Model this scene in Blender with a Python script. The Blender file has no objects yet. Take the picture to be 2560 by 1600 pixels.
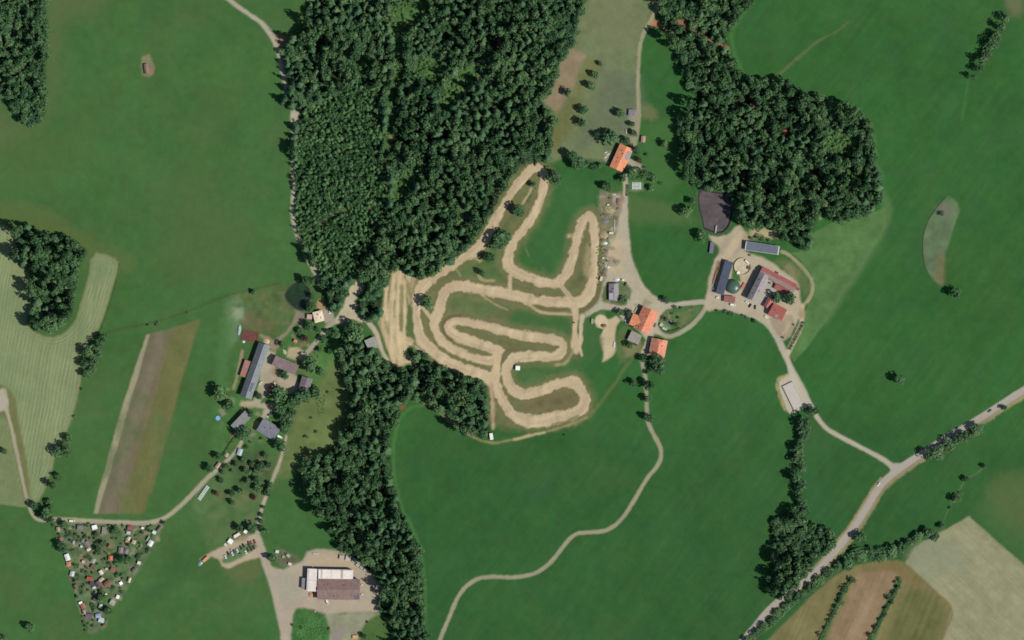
import bpy, bmesh, math, random
import numpy as np
from mathutils import Vector, Matrix, Quaternion

# Map units used below: u right, v down, 0.4 m each, (1280, 800) at the world origin.
S = 0.4
SC = bpy.context.scene
COL = SC.collection
rng = np.random.default_rng(7)
random.seed(7)
SUN_AZ, SUN_EL = 114.0, 50.0


def P(x, y):
    return ((x - 1280.0) * S, (800.0 - y) * S)


def lin(c):
    c = np.asarray(c, dtype=float) / 255.0
    return np.where(c <= 0.04045, c / 12.92, ((c + 0.055) / 1.055) ** 2.4)


def rgba(c):
    l = lin(c)
    return (float(l[0]), float(l[1]), float(l[2]), 1.0)


# ------------------------------------------------------------------ objects
def link(o, parent=None):
    COL.objects.link(o)
    if parent is not None:
        o.parent = parent
    return o


def tag(o, label=None, cat=None, group=None, kind=None):
    if label:
        o['label'] = label
    if cat:
        o['category'] = cat
    if group:
        o['group'] = group
    if kind:
        o['kind'] = kind
    return o


def empty(name, loc, rz=0.0, label=None, cat=None, group=None):
    o = bpy.data.objects.new(name, None)
    o.empty_display_size = 0.5
    o.location = loc
    o.rotation_euler = (0, 0, rz)
    link(o)
    return tag(o, label, cat, group)


def mesh(name, verts, faces, mat=None):
    me = bpy.data.meshes.new(name)
    me.from_pydata([tuple(v) for v in verts], [], [tuple(f) for f in faces])
    me.update()
    if mat:
        me.materials.append(mat)
    return me


def obj(name, me, parent=None, loc=None):
    o = bpy.data.objects.new(name, me)
    if loc is not None:
        o.location = loc
    return link(o, parent)


class MB:
    """collects shapes of ONE part into one mesh"""

    def __init__(self):
        self.v, self.f = [], []

    def add(self, vs, fs):
        b = len(self.v)
        self.v += [tuple(v) for v in vs]
        self.f += [tuple(i + b for i in f) for f in fs]
        return self

    def box(self, x0, x1, y0, y1, z0, z1, c=0.0):
        """box, with its vertical and top edges chamfered by c"""
        if c <= 0:
            vs = [(x0, y0, z0), (x1, y0, z0), (x1, y1, z0), (x0, y1, z0), (x0, y0, z1), (x1, y0, z1), (x1, y1, z1), (x0, y1, z1)]
            return self.add(vs, [(3, 2, 1, 0), (4, 5, 6, 7), (0, 1, 5, 4), (1, 2, 6, 5), (2, 3, 7, 6), (3, 0, 4, 7)])

        def ring(i, z):
            return [(x0 + c + i, y0 + i, z), (x1 - c - i, y0 + i, z), (x1 - i, y0 + c + i, z), (x1 - i, y1 - c - i, z),
                    (x1 - c - i, y1 - i, z), (x0 + c + i, y1 - i, z), (x0 + i, y1 - c - i, z), (x0 + i, y0 + c + i, z)]
        return self.loft([ring(0, z0), ring(0, z1 - c), ring(c * .8, z1)])

    def loft(self, rings, cap=True):
        n = len(rings[0])
        vs = [p for r in rings for p in r]
        fs = []
        for k in range(len(rings) - 1):
            for i in range(n):
                j = (i + 1) % n
                fs.append((k * n + i, k * n + j, (k + 1) * n + j, (k + 1) * n + i))
        if cap:
            fs.append(tuple(reversed(range(n))))
            fs.append(tuple((len(rings) - 1) * n + i for i in range(n)))
        return self.add(vs, fs)

    def cyl(self, cx, cy, z0, z1, r, n=10, r2=None, axis='z'):
        r2 = r if r2 is None else r2

        def ring(rr, z):
            o = []
            for i in range(n):
                a = 2 * math.pi * i / n
                p = (math.cos(a) * rr, math.sin(a) * rr)
                if axis == 'z':
                    o.append((cx + p[0], cy + p[1], z))
                elif axis == 'y':
                    o.append((cx + p[0], z, cy + p[1]))
                else:
                    o.append((z, cx + p[0], cy + p[1]))
            return o
        return self.loft([ring(r, z0), ring(r2, z1)])

    def tube(self, pts, rad, n=6):
        pts = [Vector(p) for p in pts]
        rings = []
        for i, p in enumerate(pts):
            d = (pts[min(i + 1, len(pts) - 1)] - pts[max(i - 1, 0)]).normalized()
            a = d.orthogonal().normalized()
            b = d.cross(a)
            r = rad[i] if isinstance(rad, (list, tuple)) else rad
            rings.append([tuple(p + (a * math.cos(2 * math.pi * k / n) + b * math.sin(2 * math.pi * k / n)) * r) for k in range(n)])
        return self.loft(rings)

    def build(self, name, mat, parent=None, loc=None, smooth=False):
        me = mesh(name, self.v, self.f, mat)
        if smooth:
            me.polygons.foreach_set('use_smooth', [True] * len(me.polygons))
        return obj(name, me, parent, loc)


# ------------------------------------------------------------------ materials
_M = {}


def nodes_of(name):
    m = bpy.data.materials.new(name)
    m.use_nodes = True
    nt = m.node_tree
    b = nt.nodes['Principled BSDF']
    return m, nt, b


def N(nt, t, **kw):
    n = nt.nodes.new(t)
    for k, v in kw.items():
        setattr(n, k, v)
    return n


def mul_noise(nt, src, coord, scale, lo, hi, detail=4.0):
    """src colour multiplied by a noise between lo and hi"""
    no = N(nt, 'ShaderNodeTexNoise')
    no.inputs['Scale'].default_value = scale
    no.inputs['Detail'].default_value = detail
    no.inputs['Roughness'].default_value = 0.6
    nt.links.new(coord, no.inputs['Vector'])
    mr = N(nt, 'ShaderNodeMapRange')
    mr.inputs['From Min'].default_value = 0.3
    mr.inputs['From Max'].default_value = 0.7
    mr.inputs['To Min'].default_value = lo
    mr.inputs['To Max'].default_value = hi
    nt.links.new(no.outputs['Fac'], mr.inputs['Value'])
    mx = N(nt, 'ShaderNodeVectorMath', operation='SCALE')
    nt.links.new(src, mx.inputs[0])
    nt.links.new(mr.outputs['Result'], mx.inputs['Scale'])
    return mx.outputs['Vector'], no


def paint(c, rough=0.6, var=0.12, scale=0.6, spec=0.3, stripe=0.0, axis='X', metal=0.0):
    """weathered surface of colour c: two scales of dirt, optional sheet or tile ribs"""
    key = ('p', tuple(c), rough, var, scale, spec, stripe, axis, metal)
    if key in _M:
        return _M[key]
    m, nt, b = nodes_of('surface')
    tc = N(nt, 'ShaderNodeTexCoord')
    rgb = N(nt, 'ShaderNodeRGB')
    rgb.outputs[0].default_value = rgba(c)
    s, _ = mul_noise(nt, rgb.outputs[0], tc.outputs['Object'], scale, 1 - var, 1 + var)
    s, no = mul_noise(nt, s, tc.outputs['Object'], scale * 6, 1 - var * .6, 1 + var * .6)
    nt.links.new(s, b.inputs['Base Color'])
    b.inputs['Roughness'].default_value = rough
    b.inputs['Specular IOR Level'].default_value = spec
    b.inputs['Metallic'].default_value = metal
    if stripe > 0:
        w = N(nt, 'ShaderNodeTexWave', bands_direction=axis)
        w.inputs['Scale'].default_value = stripe
        w.inputs['Distortion'].default_value = 0.4
        bp = N(nt, 'ShaderNodeBump')
        bp.inputs['Strength'].default_value = 0.35
        bp.inputs['Distance'].default_value = 0.05
        nt.links.new(tc.outputs['Object'], w.inputs['Vector'])
        nt.links.new(w.outputs['Fac'], bp.inputs['Height'])
        nt.links.new(bp.outputs['Normal'], b.inputs['Normal'])
    _M[key] = m
    return m


def ground_mat(name, fine, lo, hi, coarse=0.12, clo=.94, chi=1.06, bump=0.3):
    m, nt, b = nodes_of(name)
    at = N(nt, 'ShaderNodeAttribute')
    at.attribute_name = 'albedo'
    tc = N(nt, 'ShaderNodeTexCoord')
    s, _ = mul_noise(nt, at.outputs['Color'], tc.outputs['Object'], coarse, clo, chi, 5)
    s, no = mul_noise(nt, s, tc.outputs['Object'], fine, lo, hi, 6)
    nt.links.new(s, b.inputs['Base Color'])
    b.inputs['Roughness'].default_value = 0.95
    b.inputs['Specular IOR Level'].default_value = 0.1
    bp = N(nt, 'ShaderNodeBump')
    bp.inputs['Strength'].default_value = bump
    bp.inputs['Distance'].default_value = 0.15
    nt.links.new(no.outputs['Fac'], bp.inputs['Height'])
    nt.links.new(bp.outputs['Normal'], b.inputs['Normal'])
    return m


def leaf_mat(name, dark, mid, light, per_object=True):
    m, nt, b = nodes_of(name)
    a1 = N(nt, 'ShaderNodeAttribute')
    a1.attribute_name = 'tint'
    if per_object:
        oi = N(nt, 'ShaderNodeObjectInfo')
        src = oi.outputs['Random']
    else:
        a2 = N(nt, 'ShaderNodeAttribute')
        a2.attribute_name = 'tree'
        src = a2.outputs['Fac']
    k = N(nt, 'ShaderNodeMath', operation='MULTIPLY')
    k.inputs[1].default_value = 0.62
    nt.links.new(a1.outputs['Fac'], k.inputs[0])
    k2 = N(nt, 'ShaderNodeMath', operation='MULTIPLY_ADD')
    k2.inputs[1].default_value = 0.38
    nt.links.new(src, k2.inputs[0])
    nt.links.new(k.outputs[0], k2.inputs[2])
    r = N(nt, 'ShaderNodeValToRGB')
    e = r.color_ramp.elements
    e[0].position, e[0].color = 0.1, rgba(dark)
    e[1].position, e[1].color = 0.9, rgba(light)
    mm = e.new(0.5)
    mm.color = rgba(mid)
    nt.links.new(k2.outputs[0], r.inputs['Fac'])
    nt.links.new(r.outputs['Color'], b.inputs['Base Color'])
    b.inputs['Roughness'].default_value = 0.75
    b.inputs['Specular IOR Level'].default_value = 0.2
    return m


# ------------------------------------------------------------------ noise and plan geometry
_T = rng.random((256, 256))


def vn(x, y, seed=0):
    x = np.asarray(x, dtype=float) + seed * 37.7
    y = np.asarray(y, dtype=float) + seed * 91.3
    xi, yi = np.floor(x).astype(int), np.floor(y).astype(int)
    fx, fy = x - xi, y - yi
    fx, fy = fx * fx * (3 - 2 * fx), fy * fy * (3 - 2 * fy)
    a, b_ = _T[yi & 255, xi & 255], _T[yi & 255, (xi + 1) & 255]
    c, d = _T[(yi + 1) & 255, xi & 255], _T[(yi + 1) & 255, (xi + 1) & 255]
    return (a * (1 - fx) + b_ * fx) * (1 - fy) + (c * (1 - fx) + d * fx) * fy - .5


def fbm(x, y, seed=0, o=4, g=.55):
    s, a = 0, 1.0
    for i in range(o):
        s = s + a * vn(x * 2 ** i, y * 2 ** i, seed + i * 5)
        a *= g
    return s


def spline(pts, closed=False, step=10.0):
    """Catmull-Rom through the points (all components), resampled"""
    p = np.array(pts, dtype=float)
    n = len(p)
    out = []
    for i in range(n if closed else n - 1):
        if closed:
            a, b_, c, d = p[(i - 1) % n], p[i], p[(i + 1) % n], p[(i + 2) % n]
        else:
            a, b_, c, d = p[max(i - 1, 0)], p[i], p[i + 1], p[min(i + 2, n - 1)]
        k = max(1, int(np.hypot(*(c - b_)[:2]) / step))
        for j in range(k):
            t = j / k
            out.append(.5 * ((2 * b_) + (c - a) * t + (2 * a - 5 * b_ + 4 * c - d) * t * t + (3 * b_ - a - 3 * c + d) * t ** 3))
    if not closed:
        out.append(p[-1])
    return np.array(out)


STEP = 2.0
GX = np.arange(-120, 2681, STEP)
GY = np.arange(-120, 1721, STEP)
X, Y = np.meshgrid(GX, GY)
NJ, NI = X.shape
CLR = np.zeros((NJ, NI, 3))
CLS = np.zeros((NJ, NI), dtype=int)
ZZ = np.zeros((NJ, NI))
JIT = fbm(X / 26, Y / 26, 3, 4) * 2.2
JIT2 = fbm(X / 9, Y / 9, 23, 3) * 2.0


def window(x0, x1, y0, y1):
    i0, i1 = max(0, int((x0 - GX[0]) / STEP)), min(NI, int((x1 - GX[0]) / STEP) + 2)
    j0, j1 = max(0, int((y0 - GY[0]) / STEP)), min(NJ, int((y1 - GY[0]) / STEP) + 2)
    return (slice(j0, max(j1, j0)), slice(i0, max(i1, i0)))


def inside(pts, x, y):
    r = np.zeros(np.shape(x), dtype=bool)
    n = len(pts)
    for i in range(n):
        (ax, ay), (bx, by) = pts[i][:2], pts[(i + 1) % n][:2]
        if ay == by:
            continue
        c = ((ay > y) != (by > y)) & (x < (bx - ax) * (y - ay) / (by - ay) + ax)
        r ^= c
    return r


def segdist(pts, closed, w, reach=1e9):
    x, y = X[w], Y[w]
    d = np.full(x.shape, 1e9)
    u = np.zeros(x.shape)
    s = np.zeros(x.shape)
    acc = 0.0
    n = len(pts)
    has_w = pts.shape[1] > 2
    for i in range(n if closed else n - 1):
        a, b_ = pts[i], pts[(i + 1) % n]
        dx, dy = b_[0] - a[0], b_[1] - a[1]
        L = math.hypot(dx, dy)
        if L < 1e-6:
            continue
        i0 = max(0, int((min(a[0], b_[0]) - reach - x[0, 0]) / STEP)) if reach < 1e8 else 0
        i1 = int((max(a[0], b_[0]) + reach - x[0, 0]) / STEP) + 2 if reach < 1e8 else x.shape[1]
        j0 = max(0, int((min(a[1], b_[1]) - reach - y[0, 0]) / STEP)) if reach < 1e8 else 0
        j1 = int((max(a[1], b_[1]) + reach - y[0, 0]) / STEP) + 2 if reach < 1e8 else x.shape[0]
        if i1 <= i0 or j1 <= j0 or i1 <= 0 or j1 <= 0:
            acc += L
            continue
        q = (slice(j0, j1), slice(i0, i1))
        px, py = x[q] - a[0], y[q] - a[1]
        t = np.clip((px * dx + py * dy) / (L * L), 0, 1)
        ox, oy = px - t * dx, py - t * dy
        dd = np.hypot(ox, oy)
        if has_w:
            dd = dd - (a[2] + t * (b_[2] - a[2])) / 2
        m = dd < d[q]
        d[q] = np.where(m, dd, d[q])
        u[q] = np.where(m, (px * dy - py * dx) / L, u[q])
        s[q] = np.where(m, acc + t * L, s[q])
        acc += L
    return d, u, s


def smooth01(t):
    t = np.clip(t, 0, 1)
    return t * t * (3 - 2 * t)


def lay(w, a, col, cls=None, thr=.5):
    col = np.asarray(col)
    CLR[w] = CLR[w] * (1 - a[..., None]) + col * a[..., None]
    if cls is not None:
        k = CLS[w]
        k[a > thr] = cls
        CLS[w] = k


def area(pts, col, cls=None, soft=4.0, jit=1.0, amt=1.0, curve=True, mot=0.0, hgt=None, fn=None):
    """a patch of ground: outline in plan, real colour, soft ragged border"""
    p = spline(pts, True, 14) if curve else np.array(pts, dtype=float)
    pad = soft + 8
    w = window(p[:, 0].min() - pad, p[:, 0].max() + pad, p[:, 1].min() - pad, p[:, 1].max() + pad)
    if X[w].size == 0:
        return
    ins = inside(p, X[w], Y[w])
    d, u, s = segdist(p, True, w, pad + 6 if fn is None else 1e9)
    d = np.where(ins, -np.minimum(d, 1e6), np.minimum(d, 1e6)) + jit * (JIT[w] + JIT2[w])
    a = smooth01(.5 - d / soft / 2) * amt
    c = np.ones(X[w].shape + (3,)) * lin(col)
    if fn is not None:
        c = fn(w, d, u, s, c)
    if mot:
        c = c * (1 + mot * fbm(X[w] / 22, Y[w] / 22, 51, 5)[..., None])
    lay(w, a, c, cls, .5 * amt)
    if hgt is not None:
        ZZ[w] += hgt * smooth01(-d / 12)


def strip(pts, width, col, cls=None, soft=3.0, jit=.8, amt=1.0, ruts=0.0, hgt=0.0, wheel=None, seed=0):
    """a road, lane or track along a centre line (points may carry their own width)"""
    q = [tuple(p) if len(p) > 2 else (p[0], p[1], width) for p in pts]
    p = spline(q, False, 8)
    pad = p[:, 2].max() / 2 + soft + 10
    w = window(p[:, 0].min() - pad, p[:, 0].max() + pad, p[:, 1].min() - pad, p[:, 1].max() + pad)
    if X[w].size == 0:
        return
    d, u, s = segdist(p, False, w, pad)
    d = d + jit * (JIT[w] * .6 + JIT2[w])
    a = smooth01(.5 - d / soft / 2) * amt
    c = np.ones(X[w].shape + (3,)) * lin(col)
    if ruts:
        f = 1 + ruts * (1.3 * vn(u / 2.6, s / 90, seed + 3) + vn(u / 6.0, s / 40, seed + 9) + .8 * vn(u / 14, s / 26, seed + 14))
        c = c * f[..., None]
    if wheel is not None:
        g = np.exp(-(u / (width * .13)) ** 2) * .6
        c = c * (1 - g[..., None]) + lin(wheel) * g[..., None]
    lay(w, a, c, cls, .5 * amt)
    if hgt:
        ZZ[w] = np.maximum(ZZ[w], hgt * smooth01(-d / 4))
# ------------------------------------------------------------------ the ground
CLASSES = ['meadow', 'mown_field', 'stubble_field', 'fallow_field', 'pasture', 'forest_floor', 'gravel_lane',
           'country_road', 'farmyard', 'motocross_track', 'bare_soil', 'garden_ground', 'concrete_pad', 'crop_strip']
ID = {n: i for i, n in enumerate(CLASSES)}

# meadow: yellower in the west, deeper green in the east and south
t = smooth01((X + (Y - 800) * .25 - 700) / 520)[..., None]
base = lin((67, 103, 55)) * (1 - t) + lin((53, 97, 48)) * t
deep = smooth01((Y - 960) / 200) * smooth01((X - 900) / 150)
base = base * (1 - .75 * deep[..., None]) + lin((51, 90, 48)) * .75 * deep[..., None]
m1, m2, m3 = fbm(X / 210, Y / 210, 1, 5), fbm(X / 60, Y / 60, 2, 5), fbm(X / 16, Y / 16, 4, 4)
base = base * (1 + .10 * m1 + .13 * m2 + .09 * m3)[..., None]
base = base * np.stack([1 + .16 * fbm(X / 34, Y / 34, 5, 4), 1 + .02 * m3, 1 + .13 * fbm(X / 40, Y / 40, 6, 4)], -1)
yl = np.clip(fbm(X / 95, Y / 95, 8, 5) * 1.5 + .05, 0, 1)[..., None] * (1 - .55 * t)
base = base * (1 - .42 * yl) + lin((80, 102, 60)) * .42 * yl
bl = np.clip(fbm(X / 80, Y / 80, 12, 5) * 1.4, 0, 1)[..., None] * t
base = base * (1 - .3 * bl) + lin((52, 92, 60)) * .3 * bl
# faint mowing lines of the eastern and southern meadows
ln = (vn((X * .8 + Y * .6) / 5, (Y * .8 - X * .6) / 150, 31) + vn((X * .8 + Y * .6) / 14, (Y * .8 - X * .6) / 110, 33)) * t[..., 0]
base = base * (1 + .08 * ln)[..., None]
CLR[:] = base

# ---- fields
# worn edge of the north-west meadow
area([(119, -40), (260, -40), (240, 40), (160, 60), (150, 160), (125, 240), (110, 300), (60, 330), (20, 360), (-40, 380), (-40, 240), (60, 310), (118, 230)], (92, 104, 66), None, 34, 3, .65)
area([(-30, 500), (110, 520), (230, 600), (330, 640), (320, 680), (220, 650), (60, 575), (-30, 570)], (88, 104, 58), None, 16, 3, .7)
area([(20, 340), (130, 320), (240, 300), (180, 420), (60, 480), (-40, 440)], (78, 104, 56), None, 40, 4, .5)
area([(480, 430), (640, 560), (600, 700), (430, 690), (400, 560)], (80, 102, 60), None, 60, 5, .5)

SW = [(-60, 552), (0, 559), (32, 578), (42, 625), (60, 668), (79, 691), (80, 770), (66, 805), (93, 832), (132, 842), (168, 826), (190, 795), (200, 762), (221, 691),
      (226, 651), (240, 632), (296, 656), (279, 731), (257, 800), (238, 836), (206, 880), (203, 948), (184, 1038), (164, 1086), (140, 1131), (131, 1170),
      (117, 1212), (98, 1253), (79, 1268), (0, 1261), (-60, 1258)]


def swath(w, d, u, s, c):
    near = np.exp(np.minimum(d, 0) / 42.0)
    x, y = X[w], Y[w]
    ax = (x * .985 + y * .17)
    k = fbm(x / 60, y / 60, 60, 3)
    e = np.sin(d / 1.32 + k * 1.5)
    g = np.sin(ax / 1.45 + k * 2.4 + vn(x / 40, y / 160, 66) * 3)
    mix = smooth01((-d - 22 - 30 * vn(x / 60, y / 60, 61)) / 16)
    v = e * (1 - mix) + g * mix
    f = 1 + .11 * v * (1 + vn(x / 30, y / 30, 62)) + .10 * fbm(x / 50, y / 50, 63, 5) + .16 * vn(ax / 3.1, y / 60, 64)
    c = c * f[..., None]
    grn = np.clip(fbm(x / 70, y / 90, 65, 4) + .15, 0, 1)[..., None]
    c = c * (1 - .6 * grn) + lin((100, 126, 86)) * .6 * grn
    edge = smooth01(1 - (-d) / 13)[..., None] * .5
    return c * (1 - edge) + lin((116, 116, 80)) * edge


area(SW, (130, 141, 100), ID['mown_field'], 3, .8, 1, True, 0, None, swath)
area([(-60, 962), (4, 962), (30, 980), (40, 1000), (44, 1040), (60, 1120), (72, 1195), (78, 1262), (60, 1262), (46, 1190), (24, 1090), (10, 1050), (-60, 1040)], (108, 112, 72), ID['meadow'], 5, 1, 1, True, .1)
area([(-60, 1040), (8, 1040), (26, 1110), (48, 1210), (62, 1262), (0, 1258), (-60, 1256)], (110, 122, 82), ID['mown_field'], 6, 1, .8, True, .15)

BF = [(365, 837), (423, 822), (502, 797), (476, 879), (450, 972), (423, 1078), (391, 1197), (360, 1284), (233, 1284), (254, 1200), (304, 1020)]


def fallow(w, d, u, s, c):
    x, y = X[w], Y[w]
    xl = 365 - (y - 837) * .295
    xr = 502 - (y - 797) * .29
    tt = np.clip((x - xl) / (xr - xl), 0, 1) + .03 * fbm(x / 30, y / 80, 71, 3)
    stops = [(0, (150, 145, 118)), (.07, (148, 143, 115)), (.10, (106, 102, 81)), (.3, (117, 109, 88)), (.46, (111, 105, 82)), (.52, (113, 105, 74)),
             (.56, (104, 106, 66)), (.8, (103, 106, 62)), (.93, (108, 106, 66)), (1, (96, 104, 62))]
    ts = [q[0] for q in stops]
    cs = np.array([lin(q[1]) for q in stops])
    c = np.stack([np.interp(tt, ts, cs[:, i]) for i in range(3)], -1)
    f = 1 + .10 * vn(tt * 70, s / 300, 72) + .16 * fbm(x / 24, y / 40, 73, 5)
    grn = np.clip(fbm(x / 50, y / 60, 74, 4) * 1.2, 0, .6)[..., None]
    return (c * (1 - grn) + lin((86, 106, 66)) * grn) * f[..., None]


area(BF, (110, 106, 82), ID['fallow_field'], 3, .7, 1, False, 0, None, fallow)

NM = [(1470, -60), (1655, -60), (1650, 0), (1632, 42), (1611, 78), (1600, 111), (1596, 159), (1594, 212), (1596, 317), (1570, 345), (1545, 365), (1520, 400), (1470, 400), (1430, 385),
      (1374, 402), (1386, 290), (1352, 250), (1400, 150), (1436, 79)]
area(NM, (108, 119, 84), ID['pasture'], 8, 2, 1, True, .22)
area([(1500, 180), (1594, 190), (1596, 310), (1530, 340), (1450, 380), (1430, 370), (1470, 290), (1490, 230)], (98, 110, 84), ID['pasture'], 26, 2, .8, True, .15)
area([(1480, 20), (1560, -20), (1600, 60), (1560, 120), (1500, 130)], (116, 120, 88), ID['pasture'], 30, 2, .6)
area([(1408, 128), (1433, 122), (1468, 138), (1449, 172), (1438, 215), (1410, 254), (1393, 280), (1357, 246), (1386, 218), (1396, 172)], (138, 124, 99), ID['pasture'], 6, 1, 1, True, .2)
area([(1470, 140), (1500, 158), (1480, 200), (1448, 245), (1440, 300), (1410, 350), (1388, 390), (1378, 330), (1392, 290), (1430, 240), (1452, 170)], (106, 110, 66), ID['pasture'], 14, 3, .85, True, .3)

area([(2028, 585), (2089, 550), (2185, 529), (2214, 520), (2216, 564), (2158, 659), (2105, 739), (2060, 810), (2010, 880), (1985, 905), (1970, 880), (2000, 820), (2020, 760), (2036, 716), (2026, 680), (2000, 650), (1976, 632), (2024, 625)], (84, 117, 68), ID['meadow'], 2.6, .8, .95, False, .3)
area([(2206, 470), (2230, 520), (2220, 570), (2165, 662), (2112, 742), (2066, 812), (2054, 812), (2100, 740), (2155, 655), (2208, 565), (2204, 520)], (96, 124, 78), None, 8, 1, .5)
area([(2370, 490), (2386, 498), (2399, 524), (2386, 564), (2368, 625), (2358, 660), (2356, 712), (2330, 695), (2312, 659), (2307, 598), (2317, 559), (2338, 525)], (94, 114, 82), ID['pasture'], 4, 1, 1, True, .35)
area([(2350, 625), (2362, 640), (2357, 712), (2330, 695), (2338, 680)], (114, 106, 72), ID['pasture'], 9, 2, .65)
area([(2340, 520), (2360, 506), (2380, 520), (2366, 552), (2350, 540)], (112, 110, 96), None, 8, 2, .8)
strip([(2362, 494), (2336, 526), (2316, 560), (2307, 600), (2309, 650), (2318, 680)], 2.5, (48, 60, 40), None, 1.5, .3, .85)
# track worn into the north-east meadow
strip([(1925, 205, 14), (1955, 180, 8), (2000, 140, 6), (2050, 100, 5), (2090, 80, 3), (2120, 55, 2)], 6, (96, 106, 68), None, 4, 1, .85)
strip([(2420, 205, 5), (2412, 260, 5), (2404, 300, 3)], 4, (72, 112, 60), None, 5, 1, .6)
area([(2515, -20), (2560, 0), (2548, 40), (2520, 30)], (108, 108, 80), None, 14, 2, .8)

# south-east corner
area([(2423, 1291), (2580, 1430), (2700, 1540), (2700, 1740), (2300, 1740), (2359, 1584), (2376, 1522), (2317, 1459), (2262, 1410), (2285, 1369), (2343, 1335)], (142, 142, 110), ID['stubble_field'], 4, 1, 1, False, .12, None,
     lambda w, d, u, s, c: c * (1 + .16 * vn((X[w] + Y[w] * .95) / 60, (Y[w] - X[w] * .95) / 6, 80) + .13 * fbm(X[w] / 28, Y[w] / 28, 81, 5))[..., None])
area([(2280, 1370), (2340, 1340), (2420, 1400), (2330, 1440), (2270, 1410)], (132, 138, 112), None, 20, 2, .6)
strip([(2262, 1414), (2320, 1464), (2378, 1524), (2360, 1584), (2330, 1660)], 7, (118, 108, 74), ID['stubble_field'], 4, .6, .9)
def furrows(w, d, u, s, c):
    q, r = X[w] * .92 + Y[w] * .39, Y[w] * .92 - X[w] * .39
    return c * (1 + .16 * vn(q / 3.0, r / 140, 211) + .12 * vn(q / 9, r / 60, 212) + .2 * fbm(X[w] / 26, Y[w] / 26, 213, 5))[..., None]


BS = [(2112, 1424), (2160, 1408), (2225, 1400), (2262, 1408), (2318, 1460), (2374, 1522), (2358, 1584), (2320, 1700), (1980, 1720), (1900, 1640), (1930, 1590), (2000, 1520), (2050, 1470)]
area(BS, (118, 112, 74), ID['crop_strip'], 5, 1, 1, True, .1, None, furrows)
area([(2150, 1432), (2225, 1425), (2246, 1440), (2225, 1495), (2195, 1555), (2150, 1700), (2060, 1700), (2080, 1580), (2118, 1500), (2130, 1450)], (138, 117, 90), ID['crop_strip'], 8, 1.5, .95, True, .1, None, furrows)
area([(2160, 1480), (2185, 1480), (2170, 1530), (2140, 1590), (2110, 1660), (2095, 1650), (2130, 1570)], (152, 132, 104), None, 10, 2, .7, True, .2)
area([(2262, 1480), (2310, 1480), (2362, 1530), (2340, 1600), (2300, 1700), (2200, 1700), (2230, 1560)], (98, 102, 62), ID['crop_strip'], 14, 2, .9, True, .1, None, furrows)
area([(2190, 1402), (2250, 1412), (2300, 1455), (2290, 1465), (2240, 1430), (2190, 1425)], (120, 106, 68), None, 9, 1, .7)
area([(2440, 1265), (2700, 1200), (2700, 1480), (2590, 1430)], (74, 104, 60), None, 30, 3, .6)
area([(2470, 1200), (2560, 1180), (2620, 1260), (2560, 1330), (2480, 1260)], (88, 102, 62), None, 22, 4, .6)
for (a, b_) in (((2112, 1468), (2052, 1610)), ((2246, 1452), (2176, 1612))):
    strip([a, ((a[0] + b_[0]) / 2 - 4, (a[1] + b_[1]) / 2), b_], 12, (62, 98, 54), ID['meadow'], 5, 1.5, .95)

# ditches, banks and worn lines between fields
strip([(245, 838), (300, 822), (372, 808), (470, 778), (560, 742), (640, 722), (700, 708)], 4, (70, 80, 52), None, 4, 1, .75)
strip([(298, 660), (282, 731), (260, 800), (246, 836)], 3, (56, 72, 44), None, 2.5, 1, .8)
strip([(2465, 1162), (2440, 1185), (2415, 1200), (2390, 1240), (2372, 1272), (2360, 1300)], 4, (92, 112, 70), None, 3, 1, .8)
strip([(1600, 880), (1566, 914), (1540, 955), (1518, 985), (1490, 1022), (1470, 1045)], 7, (104, 112, 70), None, 4, 1, .6)
strip([(2090, 690), (2130, 620)], 3, (100, 120, 80), None, 3, 1, .3)
area([(1480, 470), (1560, 480), (1700, 520), (1740, 560), (1640, 556), (1566, 552), (1567, 480), (1620, 470)], (84, 108, 62), None, 16, 2, .7)
area([(1600, 320), (1690, 300), (1700, 420), (1680, 470), (1610, 470), (1600, 380)], (72, 110, 58), None, 20, 3, .6)
area([(1600, 260), (1640, 275), (1640, 295), (1612, 298)], (112, 116, 80), None, 10, 3, .7)
# pale bank along the wood's inner rim, south
strip([(1060, 1014), (1030, 1018), (1004, 1040), (990, 1075), (984, 1120), (985, 1180), (992, 1225), (1006, 1275), (1028, 1315), (1046, 1360), (1058, 1420), (1062, 1500), (1064, 1600)], 8, (72, 120, 60), None, 5, 1, .75)
strip([(1895, -20), (1862, 30), (1830, 80), (1838, 140), (1858, 182)], 8, (76, 122, 62), None, 6, 1, .6)
strip([(2146, 285), (2172, 310), (2186, 350), (2190, 410), (2206, 440)], 10, (82, 118, 68), None, 6, 1, .6)

# hamlet and its meadows
area([(590, 738), (640, 728), (705, 712), (718, 745), (745, 772), (736, 800), (722, 826), (705, 846), (664, 852), (640, 826), (612, 818), (604, 780)], (84, 102, 60), ID['garden_ground'], 8, 3, .85, True, .45)
area([(598, 772), (640, 790), (680, 800), (690, 815), (650, 822), (612, 815)], (106, 96, 72), None, 12, 3, .7)
area([(565, 752), (608, 752), (606, 800), (594, 850), (570, 870), (568, 810)], (104, 128, 92), None, 12, 3, .75, True, .3)
area([(584, 772), (606, 772), (604, 798), (588, 800)], (142, 152, 122), None, 9, 2, .8)
area([(560, 800), (585, 800), (575, 880), (562, 960), (540, 1000), (545, 880)], (78, 116, 66), None, 12, 3, .7)
area([(548, 985), (600, 900), (640, 960), (660, 1010), (700, 1060), (690, 1120), (640, 1190), (560, 1170), (530, 1100)], (72, 110, 58), ID['garden_ground'], 10, 2, .85, True, .35)
area([(740, 900), (790, 880), (840, 880), (870, 930), (885, 1000), (868, 1060), (845, 1110), (770, 1160), (712, 1190), (680, 1180), (712, 1100), (740, 1000), (770, 960)], (103, 117, 70), ID['meadow'], 16, 3, .9, True, .3)
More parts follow.
